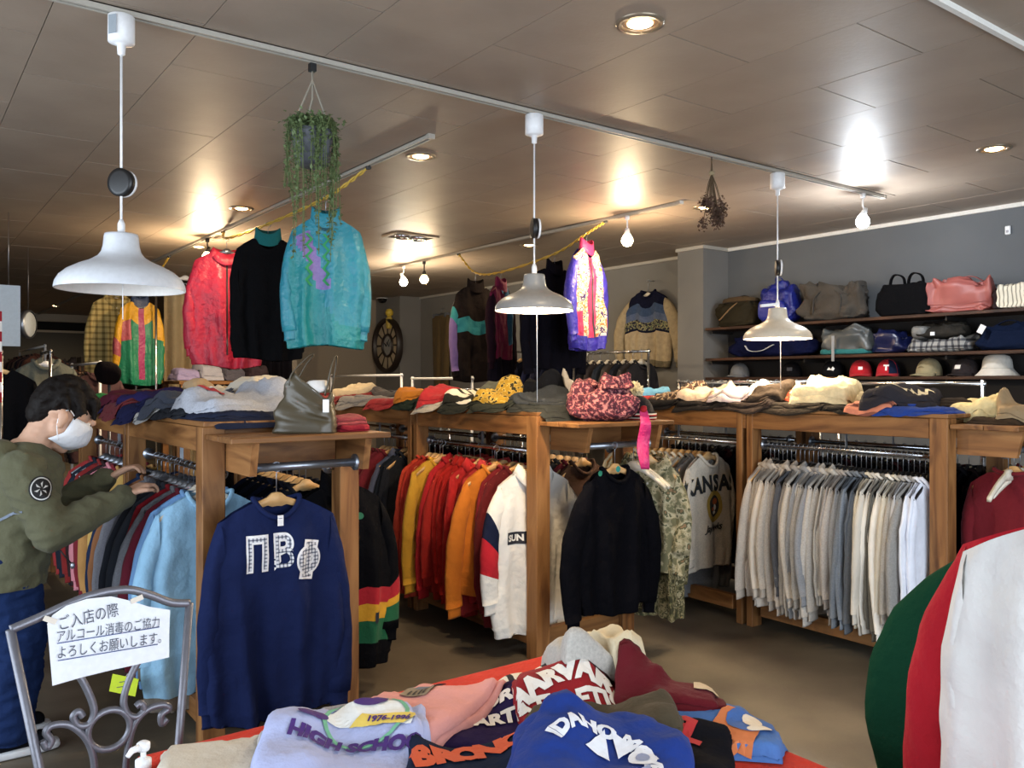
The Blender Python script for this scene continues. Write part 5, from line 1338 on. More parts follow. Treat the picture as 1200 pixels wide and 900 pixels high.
# caps on the lowest board
def cap(px, lab, col, mark=None, mcol='#e6e2da', rz=0.0, panel=None, k=1.0):
    p = at_x(px, 430, SXF + .14)
    t = E('baseball_cap', lab, 'cap', (SXF + .15, p.y, ZS3), SR + rz, 'caps on the wall shelf')
    V, Fc = [], []
    n, m = 28, 9
    R, H = .092 * k, .125 * k
    mats_ = [fabric(col, 'knit')] + ([fabric(panel, 'knit')] if panel else [])
    mi = []
    for i in range(m + 1):
        a = i / m * math.pi / 2
        for j in range(n):
            th = 2 * math.pi * j / n
            rr = R * math.cos(a) ** .75
            V.append((rr * math.cos(th) * .93, rr * math.sin(th) * 1.06, H * math.sin(a) ** .95 + .004))
    for i in range(m):
        for j in range(n):
            Fc.append((i * n + j, i * n + (j + 1) % n, (i + 1) * n + (j + 1) % n, (i + 1) * n + j)); mi.append(1 if (panel and math.cos(2 * math.pi * (j + .5) / n) > .25) else 0)
    crown = M('crown', (V, Fc), mats_, t, True, midx=mi)
    V, Fc = [], []
    for i in range(7):
        f = i / 6
        for j in range(13):
            a = math.radians(-90 - 72 + 144 * j / 12)
            r0 = R * 1.0; x = r0 * math.cos(a) * .93; y = r0 * math.sin(a) * 1.06
            ext = .075 * k * f * math.cos((j / 12 - .5) * math.pi) ** .6 if 0 < j < 12 else 0
            V.append((x * (1 + .04 * f), y - ext, .012 - .012 * f - .022 * f * (abs(j / 12 - .5) * 2) ** 2 + .010))
    for i in range(6):
        for j in range(12): Fc.append((i * 13 + j, i * 13 + j + 1, (i + 1) * 13 + j + 1, (i + 1) * 13 + j))
    vz = M('visor', (V, Fc), mats_[0], t); s = vz.modifiers.new('thickness', 'SOLIDIFY'); s.thickness = .004; s.offset = 1
    M('button', xf(lathe([(.008, 0), (.007, .004), (.001, .006)], 10), Matrix.Translation((0, 0, H + .003))), mats_[0], t)
    for q in range(6):
        a = math.pi / 6 + q * math.pi / 3
        pts = [(R * math.cos(b) ** .75 * math.cos(a) * .935, R * math.cos(b) ** .75 * math.sin(a) * 1.066, H * math.sin(b) ** .95 + .005) for b in [i * math.pi / 2 / 8 for i in range(9)]]
        M('panel_seam', tube(pts, .0012, 4), mats_[0], crown)
    if mark:
        M('front_mark', lay(subdiv(mark, .012), bvh_of(crown), (0, -.3, .065), (1, 0, 0), (0, 0, 1), (0, 1, 0), .003), fabric(mcol, 'knit'), t, False)
    return t
SQ = ([(-.022, -.014, 0), (.022, -.014, 0), (.022, .014, 0), (-.022, .014, 0)], [(0, 1, 2, 3)])
cap(866, 'grey flat cap at the left end of the cap row', '#6a6c70', k=.95)
cap(927, 'plain black cap behind the right pendant cord', '#101013', SQ, '#3a3a40', .4)
cap(975, 'black cap with white lettering and a hanging grey strap', '#121215', poly2d([(-.03, -.012), (-.015, .012), (.0, -.004), (.014, .016), (.03, .0), (.02, -.018), (.0, -.012)]), '#e8e8ea', .4)
cap(1008, 'red cap with a white front patch', '#a81f2a', ([(-.016, -.012, 0), (.016, -.012, 0), (.016, .012, 0), (-.016, .012, 0)], [(0, 1, 2, 3)]), '#f0ecec', .5)
cap(1040, 'red and white cap with navy side and letter T', '#a81f2c', text_vf('T', .055, .004), '#f0ecec', .35, panel='#1a2138')
cap(1088, 'khaki cap in the cap row', '#8d8468', poly2d([(-.03, -.006), (.03, .0), (.0, .012)]), '#6a6048', -.2)
cap(1131, 'charcoal cap with a small white label', '#2a2628', SQ, '#d8d4d0', -.2)
p = at_x(1168, 430, SXF + .15)
bh = E('bucket_hat', 'white bucket hat at the right end of the cap row', 'hat', (SXF + .16, p.y, ZS3), SR, 'caps on the wall shelf')
M('crown', lathe([(.096, .05), (.094, .07), (.088, .11), (.075, .135), (.045, .148), (.001, .15)], 32), fabric('#c6c4be', 'knit'), bh)
M('brim', lathe([(.096, .052), (.108, .035), (.135, .004), (.137, .001), (.130, .0), (.098, .045)], 32), fabric('#c6c4be', 'knit'), bh)
M('brim_seam', lathe([(.0965, .050), (.0975, .052), (.0965, .054)], 32), fabric('#a9a7a0', 'knit'), bh)
st = E('hanging_strap', 'grey strap hanging from the middle board over the black cap', 'strap', at_x(976, 398, SXF - .012))
M('webbing', box(-.002, .002, -.012, .012, -.17, .03), fabric('#8d8f92', 'knit'), st, False)
# small wall sensor
ws = E('wall_sensor', 'small white box high on the right wall', 'sensor', at_x(1182, 270, XW))
M('case', box(-.02, 0, -.018, .018, -.03, .03, .004), WHITEP, ws, False); M('window', box(-.022, -.0195, -.009, .009, -.018, .0), plain('#9a9aa0', .3), ws, False)

# ------------------------------------------------------------------ ropes and jackets hung under the ceiling
def rope(pts, lab, col='#c9a646'):
    P = smoothpts(pts, 14)
    t = E('twisted_rope', lab, 'rope', P[0], group='yellow twisted ropes under the ceiling')
    Q = [p - P[0] for p in P]
    L = len(Q)
    for s in (0, math.pi):
        strand = []
        for i, q in enumerate(Q):
            strand.append(q + Vector((math.sin(i * 1.1 + s), 0, math.cos(i * 1.1 + s))) * .007)
        M('strand', tube(strand, .006, 6), plain(col, .7, bump=.4), t)
    for q in (Q[0], Q[-1]): M('rope_clip', xf(soft(.03, .03, .04, .5), Matrix.Translation(q + Vector((0, 0, -.01)))), BLACKP, t)
rope([(2.2, 6.95, 2.67), (2.06, 6.42, 2.535), (2.10, 5.66, 2.535), (2.12, 4.75, 2.56), (2.2, 4.35, 2.67)], 'yellow twisted rope above the red, black and teal jackets')
rope([(4.4, 6.8, 2.67), (4.36, 6.45, 2.455), (4.34, 6.02, 2.415), (4.36, 5.30, 2.49), (4.38, 4.93, 2.605), (4.4, 4.74, 2.67)], 'yellow twisted rope carrying the pink and purple jacket')
rope([(2.2, 8.6, 2.67), (2.18, 9.3, 2.45), (2.18, 10.2, 2.40), (2.2, 11.4, 2.66)], 'yellow twisted rope over the multicoloured jacket')
def ceil_hung(name, lab, cat, p, rz, hmat=None, **kw):
    return hung(name, lab, cat, p, rz, hmat=hmat, **kw)
# teal / purple windbreaker
def z_teal(u, v, f):
    if not f: return 0
    c = -.62 + 1.35 * (v - .10)
    if .10 < v < .56 and abs(u - c) < .20: return 1
    return 2 if (v > .28 and u < c - .15 and u < .3) or v > .9 else 0
r, b = ceil_hung('jacket', 'turquoise and teal windbreaker with a lilac chest panel', 'jacket', (2.12, 4.75, 2.555), -.45, col='#2b8397', fab='shiny', mats=['#7d6aa8', '#1c8187'], zone=z_teal, L=.70, sw=.205, bw=.25, sl=.60, t=.06, seed=901, spread=.055, collar='stand', drop=.13, hlab='hanger of the turquoise windbreaker')
zz = [(-.10 + .03 * (i % 2), .22 - i * .035, 0) for i in range(10)]
for k in range(2):
    put_print(r, b, (zz + [(x + .018, y, 0) for x, y, _ in zz], [(i, i + 1, i + 11, i + 10) for i in range(9)]), -.02 + k * .10, -.30, fabric('#3f9a62', 'knit'), 'squiggle_print')
ceil_hung('jacket', 'black jacket hanging between the red and turquoise ones', 'jacket', (2.10, 5.66, 2.53), -.30, hmat=WHITEP, col='#121214', L=.76, sw=.20, bw=.25, sl=.50, t=.05, seed=902, spread=.02, collar='stand', rib=True, hlab='pale hanger of the black ceiling jacket', collar_col='#1f6a6c')
ceil_hung('jacket', 'crimson satin jacket hanging left of the black one', 'jacket', (2.06, 6.42, 2.53), -.25, hmat=STEEL, col='#c02a44', fab='shiny', L=.80, sw=.22, bw=.275, sl=.66, t=.06, seed=903, spread=.05, collar='polo', opening='zip', hlab='wire hanger of the crimson satin jacket', fold=1.4)
# second rope
def z_pp(u, v, f):
    if not f: return 1
    if v > .93: return 1
    if abs(u) < .17: return 2
    if u < -.62 and v > .68: return 2
    return 0
PRN = pattern('aztec_print', ['#e2d6bd', '#c9784a', '#d9cbb0', '#4a3a66', '#e4dac6'], 'camo', 20)
r, b = ceil_hung('jacket', 'pink, purple and cream patterned track jacket under the ceiling', 'jacket', (4.38, 4.93, 2.60), .30, col=PRN, mats=['#3a2fa0', '#d0305c'], zone=z_pp, L=.72, sw=.19, bw=.225, sl=.60, t=.06, seed=911, spread=.09, fab='shiny', sleeve_col='#3f35a4', collar='stand', collar_col='#cc2f60', opening='zip', hem_col='#3a2fa0', cuff_col='#3a2fa0', hlab='hanger of the pink and purple track jacket', drop=.115)
def z_dt(u, v, f): return 1 if .34 < v < .50 else 0
ceil_hung('jacket', 'black and teal track jacket hanging over the aisle', 'jacket', (4.36, 6.45, 2.45), -.1, col='#221c1a', mats=['#2f7d84', '#6f5b8e'], zone=z_dt, szone=lambda t_, s: 1 if .2 < t_ < .38 else (0 if t_ < .38 else (2 if s < 0 else 0)), L=.80, sw=.20, bw=.24, sl=.70, t=.06, seed=912, spread=.07, fab='knit', collar='stand', hlab='hanger of the black and teal track jacket', drop=.13)
r, b = ceil_hung('jacket', 'maroon and blue jacket behind the middle pendant', 'jacket', (4.34, 6.02, 2.41), .5, col='#6d1a3c', mats=['#2d5a7c', '#17131c'], zone=lambda u, v, f: 2 if v > .78 else (1 if .1 < u < .45 and v < .6 else (2 if u > .5 else 0)), L=.82, sw=.20, bw=.23, sl=.6, t=.05, seed=913, spread=.05, fab='knit', sleeve_col='#26161f', collar='stand', hlab='hanger of the maroon and blue jacket', drop=.12)
r, b = ceil_hung('jacket', 'black fringed jacket between the middle pendant and pink one', 'jacket', (4.36, 5.30, 2.485), .1, hmat=BLACKP, col='#121119', L=.80, sw=.27, bw=.33, sl=.78, t=.05, seed=914, spread=.10, collar='stand', rib=False, hlab='hanger of the black fringed jacket', drop=.12)
fr = []
for i in range(46):
    x = -.28 + .56 * i / 45; fr.append(tube([(x, 0, -.79), (x + random.uniform(-.006, .006), 0, -.88 - random.uniform(0, .05))], .0022, 4))
M('fringe', join(*fr), fabric('#15141c', 'knit'), r)['kind'] = 'stuff'
M('rail_hook', tube([(0, 0, 0), (0, 0, -.06), (.02, 0, -.08), (.0, 0, -.10)], .002, 6), STEEL, E('empty_hook', 'empty wire hook on the rope left of the pink jacket', 'hook', (4.36, 5.35, 2.50)))
# sweater on the back wall
sp = at_x(762, 343, XW - .06)
def z_fair(u, v, f): return 0 if v < .16 else (1 if v < .30 else (3 if v < .40 else (4 if v < .52 else (0 if v < .555 else 2))))
r, b = garment('sweater', 'navy, blue and beige banded wool sweater on the back wall', 'sweater', (sp.x - .03, sp.y, sp.z), -math.pi / 2 + .1, col='#16182a', mats=['#3a4a66', '#a8977a', '#55607a', pattern('knit_band', ['#2a2a34', '#9a8f66', '#55604a'], 'tweed', 50)], zone=z_fair, fab='knitwear', sleeve_col='#a39274', L=.70, sw=.235, bw=.30, sl=.66, t=.05, seed=921, spread=.20, hem_col='#6e6450', cuff_col='#6e6450')
hanger((sp.x - .03, sp.y, sp.z + .14 - .0135), -math.pi / 2 + .1, 'pale wooden hanger of the banded wool sweater', PALEWOOD, drop=.14, span=.2)
M('nail', tube([(0, 0, 0), (.09, 0, 0)], .004, 6), STEEL, E('wall_hook', 'small nail holding the banded wool sweater', 'hook', (XW - .09, sp.y, sp.z + .122)))
# brown trousers on the wall
tp = at_x(517, 370, XW - .06)
tr = E('trousers', 'brown trousers hanging from clips on the back wall', 'trousers', (tp.x, tp.y, tp.z), -math.pi / 2)
TRM = fabric('#5a4a30', 'knit')
for s in (-1, 1):
    V, Fc = [], []
    for i in range(15):
        v = i / 14
        for j in range(14):
            a = 2 * math.pi * j / 14
            wl = .115 * (1 - .12 * v)
            V.append((s * (.105 - .01 * v) + wl * math.cos(a), .03 * math.sin(a) + .012 * math.sin(3 * a + v * 3), -.03 - v * 1.0))
    Fc = [(i * 14 + j, (i + 1) * 14 + j, (i + 1) * 14 + (j + 1) % 14, i * 14 + (j + 1) % 14) for i in range(14) for j in range(14)]
    M('leg', (V, Fc), TRM, tr)
M('waistband', xf(lathe([(.21, -.05), (.215, -.03), (.21, 0), (.20, .0)], 30), Matrix.Scale(.17, 4, (0, 1, 0))), TRM, tr)
for s in (-1, 1): M('clip', box(s * .15 - .015, s * .15 + .015, -.045, .045, -.025, .03), STEEL, tr, False)
M('clip_bar', tube([(-.17, 0, .03), (.17, 0, .03)], .005, 6), STEEL, tr)
M('hook', tube([(0, 0, .03), (0, 0, .09), (0, .03, .11), (0, .05, .10)], .003, 6), STEEL, tr)

# ------------------------------------------------------------------ wall clock
ck = at_x(457, 405, 6.0)
clk = E('wall_clock', 'large round dark wall clock with mirrored wedge panels', 'clock', (5.998, ck.y, ck.z), -math.pi / 2)
RT = Matrix.Rotation(math.pi / 2, 4, 'X')
R = .405
M('rim', xf(lathe([(R * .86, .03), (R * .88, .085), (R * .95, .10), (R, .085), (R, .0)], 56), RT), plain('#241a15', .45, bump=.3), clk)
M('back_plate', xf(lathe([(R * .9, .02), (.001, .02)], 48), RT), plain('#2a211b', .6), clk)
M('inner_ring', xf(lathe([(R * .36, .03), (R * .36, .055), (R * .43, .055), (R * .43, .03)], 40), RT), plain('#2a1f19', .45), clk)
M('centre_mirror', xf(lathe([(R * .36, .04), (.001, .04)], 32), RT), plain('#c9d2dc', .12, .9), clk)
MIR = plain('#b8a98e', .35, .2)
for k in range(12):
    a0, a1 = math.radians(k * 30 + 3), math.radians(k * 30 + 27)
    pts = []
    for rr, aa in ((R * .45, [a0, (a0 + a1) / 2, a1]), (R * .86, [a1, (a0 + a1) / 2, a0])):
        pts += [(rr * math.cos(a), rr * math.sin(a)) for a in aa]
    v = [(x, -.035, z) for x, z in pts] + [(x, -.022, z) for x, z in pts]
    M('wedge_panel', (v, [tuple(range(5, -1, -1)), tuple(range(6, 12))] + [(i, (i + 1) % 6, (i + 1) % 6 + 6, i + 6) for i in range(6)]), MIR, clk, False)
    a = math.radians(k * 30)
    M('spoke', tube([(R * .43 * math.cos(a), -.04, R * .43 * math.sin(a)), (R * .87 * math.cos(a), -.04, R * .87 * math.sin(a))], .008, 6), plain('#2a1f19', .45), clk)
M('minute_hand', box(-.006, .006, -.062, -.058, -.02, R * .33), BLACKP, clk, False, rot=(0, .8, 0))
M('hour_hand', box(-.008, .008, -.066, -.062, -.02, R * .22), BLACKP, clk, False, rot=(0, -1.0, 0))
# security camera and a small brass figure beside the clock
p = at_x(448, 350, 5.95)
sc_ = E('dome_camera', 'small white dome camera above the clock', 'camera', p)
M('mount', lathe([(.09, .06), (.10, .03), (.09, .0)], 24, True, True), WHITEP, sc_)
M('dome', lathe([(.075, .0), (.07, -.03), (.045, -.06), (.001, -.07)], 24), plain('#151518', .1), sc_)
M('bracket', box(.0, .06, -.02, .02, .02, .06), WHITEP, sc_, False)
p = at_x(459, 365, 5.99)
bo = E('yellow_ornament', 'yellow bottle-like ornament hung above the clock', 'ornament', (5.95, p.y, p.z - .16))
M('body', lathe([(.03, -.1), (.05, -.08), (.05, .05), (.03, .09)], 16, True, True), plain('#b9a04a', .5), bo)
M('head', lathe([(.03, .09), (.055, .11), (.06, .15), (.04, .19), (.001, .2)], 16), plain('#d0b23c', .5), bo)

# ------------------------------------------------------------------ hanging plant and dried flowers
rp = random.Random(8)
pp = at_y(366, 75, 3.05)
hp = E('hanging_plant', 'trailing green plant in a grey pot hung on cords', 'plant', (pp.x, 3.05, 2.335))
zt = CEIL - .03 - 2.335
for s, yy in ((-1, 0), (1, 0), (0, 1)):
    M('cord', tube([(s * .07, .07 * yy, .10), (s * .03, .0, .20), (0, 0, .27), (0, 0, zt)], .0035, 6), plain('#8d8678', .8), hp)
M('track_clip', box(-.012, .012, -.012, .012, zt - .03, zt), BLACKP, hp, False)
M('pot', lathe([(.05, -.06), (.066, -.05), (.078, .06), (.08, .075), (.072, .075), (.066, .03), (.001, .03)], 28, True), plain('#55585e', .6), hp)
LV, LF = [], []
def leaf(p, d, l, w):
    d = d.normalized(); s = d.cross(Vector((0, 0, 1))); s = s.normalized() if s.length > .01 else Vector((1, 0, 0))
    k = len(LV); up = s.cross(d) * .25 * w
    LV.extend([p, p + d * l * .5 + s * w + up, p + d * l, p + d * l * .5 - s * w + up]); LF.append((k, k + 1, k + 2, k + 3))
stems = []
for i in range(46):
    a = rp.uniform(0, 2 * math.pi); r0 = rp.uniform(.03, .075)
    p0 = Vector((math.cos(a) * r0, math.sin(a) * r0, .07)); 
    p1 = p0 + Vector((math.cos(a) * .035, math.sin(a) * .035, .03 + rp.uniform(0, .02)))
    ln = rp.uniform(.10, .24) if i < 30 else rp.uniform(.24, .42)
    a2 = a + rp.uniform(-.3, .3)
    p2 = Vector((math.cos(a2) * .095, math.sin(a2) * .095, .0)); p3 = Vector((math.cos(a2) * (.095 + rp.uniform(-.03, .02)), math.sin(a2) * .09, -ln))
    pts = smoothpts([p0, p1, p2, p3], 8); stems.append(tube(pts, .0016, 4))
    for q in range(int(20 + ln * 170)):
        f = rp.uniform(0, len(pts) - 1.01); k = int(f); p = pts[k].lerp(pts[k + 1], f - k)
        leaf(p + Vector((rp.gauss(0, .004),) * 3), Vector((rp.gauss(0, 1), rp.gauss(0, 1), rp.gauss(-.2, .7))), rp.uniform(.014, .024), rp.uniform(.005, .008))
for i in range(350):
    a = rp.uniform(0, 6.28); r0 = abs(rp.gauss(0, .055)); leaf(Vector((math.cos(a) * r0, math.sin(a) * r0, .075 + rp.uniform(0, .05))), Vector((rp.gauss(0, 1), rp.gauss(0, 1), rp.gauss(.3, .6))), .02, .007)
M('stems', join(*stems), plain('#5c6a3c', .7), hp)['kind'] = 'stuff'
M('foliage', (LV, LF), plain('#62734a', .6, scale=25), hp, False)['kind'] = 'stuff'
# dried bouquet
pd = at_y(834, 190, 3.05)
db = E('dried_flowers', 'dried brown flower bunch hung upside down from the track', 'dried flowers', (pd.x, 3.05, CEIL - .03))
LV, LF, stems, heads = [], [], [], []
for i in range(16):
    a = rp.uniform(0, 6.28); e_ = Vector((math.cos(a) * rp.uniform(.02, .09), math.sin(a) * rp.uniform(.02, .09), -rp.uniform(.22, .36)))
    stems.append(tube([(0, 0, 0), (rp.gauss(0, .004), rp.gauss(0, .004), -.08), (e_.x * .5, e_.y * .5, e_.z * .6), e_], .0022, 5))
    for q in range(60): leaf(e_ + Vector((rp.gauss(0, .014), rp.gauss(0, .014), rp.gauss(0, .018))), Vector((rp.gauss(0, 1), rp.gauss(0, 1), rp.gauss(0, 1))), rp.uniform(.014, .024), .007)
M('stems', join(*stems), plain('#5d4c36', .8), db)['kind'] = 'stuff'
M('flower_heads', (LV, LF), plain('#5c4436', .8, scale=40), db, False)['kind'] = 'stuff'
M('tie', lathe([(.014, -.09), (.016, -.08), (.014, -.07)], 10, True, True), plain('#9c8a6a', .8), db)
M('track_hook', tube([(0, 0, .01), (0, 0, -.03)], .003, 6), BLACKP, db)

# ------------------------------------------------------------------ pipe racks between the wooden racks and the walls
def pipe_rack(x, y0, y1, z, lab, mat=CHROME, axis='y'):
    t = E('pipe_rack', lab, 'clothes rack', (x, y0, 0), 0 if axis == 'y' else -math.pi / 2, group='metal pipe racks')
    L = y1 - y0
    M('top_bar', tube([(0, 0, z), (0, L, z)], .0135, 10), mat, t)
    for yy in (.02, L - .02):
        M('post', tube([(0, yy, z + .02), (0, yy, .03)], .013, 10), mat, t)
        M('foot', tube([(-.22, yy, .02), (.22, yy, .02)], .014, 10), mat, t)
    return t
pipe_rack(5.72, 5.55, 6.45, 1.735, 'chrome pipe rack of dark jackets below the banded sweater')
for i in range(7):
    hung('jacket', 'dark jacket, %s on the chrome rack by the column' % ORD[i], 'jacket', (5.72, 5.66 + i * .115, 1.735), .05, col=['#2c2b2e', '#3a3636', '#26282f', '#463f3a', '#2b3038', '#353031', '#222226'][i], L=.7, sw=.2, bw=.25, sl=.6, t=.035, seed=940 + i, hi=False, spread=.04, hlab='pale hanger %s on the chrome rack by the column' % ORD[i], hmat=PALEWOOD, group='dark jackets by the column')
pipe_rack(5.70, 6.6, 7.7, 1.78, 'chrome pipe rack behind the pink and purple jacket')
for i in range(6):
    hung('jacket', 'navy jacket, %s on the rack behind the pink jacket' % ORD[i], 'jacket', (5.70, 6.72 + i * .16, 1.78), .05, col=['#171b30', '#14182a', '#2a2a3c', '#191c34', '#121420', '#20242e'][i], L=.74, sw=.21, bw=.26, sl=.6, t=.04, seed=950 + i, hi=False, spread=.05, hlab='hanger %s on the rack behind the pink jacket' % ORD[i], group='navy jackets by the back wall')
sf = E('striped_scarf', 'brown and cream striped scarf behind the middle rack pile', 'scarf', (3.62, 4.62, 1.27))
pipe_rack(3.62, 4.75, 5.75, 1.38, 'low chrome rack right behind the middle wooden rack')
V = []
for k, z in enumerate((.17, .12, .06, .0, -.1, -.2)):
    for j in range(13): V.append((.006 * math.sin(j * 1.2 + k * .4), -.12 + .24 * j / 12, z + (.012 if k == 0 else 0) * math.sin(j)))
Fc = [(k * 13 + j, k * 13 + j + 1, (k + 1) * 13 + j + 1, (k + 1) * 13 + j) for k in range(5) for j in range(12)]
sfm = M('knit', (V, Fc), pattern('scarf_stripe', ['#7a5236', '#cbbba0', '#3c2c22', '#a08468'], 'stripe_y', 14), sf); s_ = sfm.modifiers.new('thickness', 'SOLIDIFY'); s_.thickness = .02
pipe_rack(4.30, 6.40, 7.53, 1.478, 'white pipe rack in the middle distance below the brown trousers', WHITEP)
pipe_rack(4.30, 7.72, 9.50, 1.515, 'white pipe rack in front of the clock', WHITEP)
pipe_rack(5.05, 2.25, 3.2, 1.437, 'chrome pipe rack behind the cream fleece')
pipe_rack(5.05, 3.3, 4.6, 1.445, 'chrome pipe rack behind the right wooden rack')
for i in range(14):
    hanger((5.05, 3.42 + i * .082, 1.445 + .0135), rnd.uniform(-.2, .2), 'white hanger, %s on the rack behind the right pile' % ORD[i], WHITEP, drop=.09, group='white hangers behind the right rack')
# ------------------------------------------------------------------ far left corner of the shop
CUR = fabric('#c4b08c', 'knit')
def curtain(a, b, z0, z1, mat, lab, name, amp=.04, folds=11):
    a, b = Vector((a[0], a[1], 0)), Vector((b[0], b[1], 0)); d = b - a; nrm = Vector((-d.y, d.x, 0)).normalized()
    t = E(name, lab, 'curtain', (a.x, a.y, 0))
    n, m = 96, 10; V, Fc = [], []
    for i in range(m + 1):
        v = i / m
        for j in range(n + 1):
            u = j / n
            p = d * u + nrm * (amp * (.6 + .4 * v) * math.sin(u * folds * 2 * math.pi + .6 * math.sin(u * 17)))
            V.append((p.x, p.y, z1 + (z0 - z1) * v))
    Fc = [(i * (n + 1) + j, i * (n + 1) + j + 1, (i + 1) * (n + 1) + j + 1, (i + 1) * (n + 1) + j) for i in range(m) for j in range(n)]
    o = M('cloth', (V, Fc), mat, t); s = o.modifiers.new('thickness', 'SOLIDIFY'); s.thickness = .006
    M('curtain_rail', tube([(0, 0, z1 + .02), (d.x, d.y, z1 + .02)], .012, 8), STEEL, t)
c0, c1 = at_y(192, 400, 10.6), at_y(252, 400, 10.6)
curtain((c0.x, 10.6), (c1.x + .25, 10.6), .1, 2.62, CUR, 'cream fitting room curtain behind the crimson jacket', 'cream_curtain', .06, 5)
c0, c1 = at_y(250, 400, 10.4), at_y(341, 400, 10.4)
curtain((c0.x, 10.4), (c1.x, 10.4), .1, 2.40, fabric('#17151a', 'knit'), 'black fitting room curtain behind the crimson jacket', 'black_curtain', .05, 8)
struct('wall_fitting', join(box(c1.x, c1.x + .08, 10.4, 13.0, 0, CEIL), box(c0.x, 6.0, 11.6, 11.7, 0, CEIL)), plain('#8f8271', .8))
hanger(tuple(at_y(217, 312, 9.9)), .0, 'empty white hanger in front of the cream curtain', WHITEP, drop=.12, span=.26)
# plaid shirt and multicoloured track jacket on a far rack
far = at_y(165, 352, 9.3)
pipe_rack(2.18, 9.0, 9.9, far.z + .16, 'far pipe rack carrying the multicoloured jacket')
mj = at_y(164, 355, 9.2)
def z_mc(u, v, f):
    if abs(u) < .16: return 3
    if v < .24: return 0
    if abs(u) < .48: return 1
    return 2 if u < 0 and v < .5 else (1 if v > .45 else 0)
garment('jacket', 'multicoloured yellow, green and magenta track jacket far left', 'jacket', (mj.x, 9.2, mj.z), .1, col='#cf9a1e', mats=['#1f7a5a', '#a8505a', '#9a2f62'], zone=z_mc, szone=lambda t_, s: 0 if t_ < .5 else (2 if s < 0 and t_ < .7 else 0), fab='shiny', L=.78, sw=.19, bw=.24, sl=.70, t=.06, seed=970, spread=.06, collar='stand', collar_col='#2c3a5a')
hanger((mj.x, 9.2, mj.z + .12 - .0135), .1, 'white hanger of the multicoloured track jacket', WHITEP, drop=.12)
ps = at_y(136, 349, 9.8)
garment('shirt', 'pale yellow plaid shirt left of the multicoloured jacket', 'shirt', (ps.x, 9.8, ps.z), 0, col=pattern('yellow_plaid', ['#c9b375', '#a08a55', '#77663d'], 'plaid', 16), L=.86, sw=.22, bw=.28, sl=.72, t=.06, seed=971, spread=.05, collar='polo', rib=False, opening='buttons')
hanger((ps.x, 9.8, ps.z + .12 - .0135), 0, 'hanger of the pale yellow plaid shirt', WHITEP, drop=.12)
# piled cloth on a far table, distant racks of clothes
PF = Pile(2.0, 4.2, 9.0, 10.0, 1.46)
ftb = E('display_table', 'far display table carrying the blue and white folded clothes', 'table', (2.98, 9.5, 0))
M('tabletop', box(-.55, .55, -.4, .4, 1.42, 1.455), PINE, ftb, False)
for sx in (-1, 1):
    for sy in (-1, 1): M('leg', box(sx * .5 - .03, sx * .5 + .03, sy * .36 - .03, sy * .36 + .03, 0, 1.42), PINE, ftb, False)
for k, (x, c) in enumerate(((2.56, '#9a90b8'), (2.80, '#a8a8b4'), (3.05, '#55525c'), (3.32, '#3a3034'))):
    PF.fold('folded_shirt', '%s folded shirt on the far display table' % ['lilac', 'pale blue', 'slate', 'dark plum'][k], 'shirt', x, 9.4, .26, .36, .14 + .05 * (k % 2), .1, 980 + k, c, 'heather', 3, group='folded clothes on the far table', wr=.03)
cols = ['#5d3a30', '#6d4a3a', '#3a3438', '#7a5a4a', '#4a3436', '#2c2a30', '#6a5648', '#8a6a58', '#3c2c2c', '#54423a', '#7c4a40', '#2f3036']
def far_row(x0, y0, n, z, lab, dx=.0, dy=.13, seed=0, group=None):
    for i in range(n):
        hung('jacket', '%s jacket, %s %s' % (['brown', 'tan', 'charcoal', 'rust', 'plum', 'black'][i % 6], ORD[i], lab), 'jacket', (x0 + dx * i, y0 + dy * i, z), 0 if dy else math.pi / 2, hang=False, col=cols[(i + seed) % len(cols)], L=.75, sw=.2, bw=.25, sl=.6, t=.045, seed=seed + i, hi=False, spread=.04, group=group)
pipe_rack(1.55, 8.4, 9.9, 1.62, 'far white pipe rack left of the multicoloured jacket', WHITEP)
far_row(1.55, 8.5, 10, 1.62, 'on the far white rack', seed=1000, group='clothes on the far left racks')
pipe_rack(1.45, 11.0, 13.4, 1.86, 'distant white pipe rack at the back left', WHITEP)
far_row(1.45, 11.1, 14, 1.86, 'on the distant back left rack', dy=.16, seed=1020, group='clothes on the far left racks')
# far shelf with stacked denim and shirts against the end wall
fs = E('far_shelf', 'distant shelf of stacked clothes on the far wall', 'shelf', (3.6, 17.3, 0))
for z in (1.15, 1.62): plank('shelf_board', 4.6, .5, .04, (0, 0, z), 'x', DARKWOOD, fs)
for xx in (-2.2, -.75, .75, 2.2): M('upright', box(xx - .02, xx + .02, -.24, .24, 0, 1.9), plain('#2a2422', .7), fs, False)
PFS = Pile(1.4, 5.8, 17.05, 17.55, 1.64, pad=.1)
for k in range(12):
    x = 1.65 + k * .33
    for q in range(3):
        PFS.fold('folded_shirt', '%s folded shirt, %s of stack %s on the far shelf' % (['brown', 'grey', 'rust', 'dark'][(k + q) % 4], ['bottom', 'middle', 'top'][q], ORD[k]), 'shirt', x, 17.25, .29, .34, .11, 0, 1100 + k * 3 + q, cols[(k * 5 + q * 7) % 12] if (k + q) % 3 else '#8a7468', 'heather', 1, wr=.02, group='stacked shirts on the far shelf', n=12)
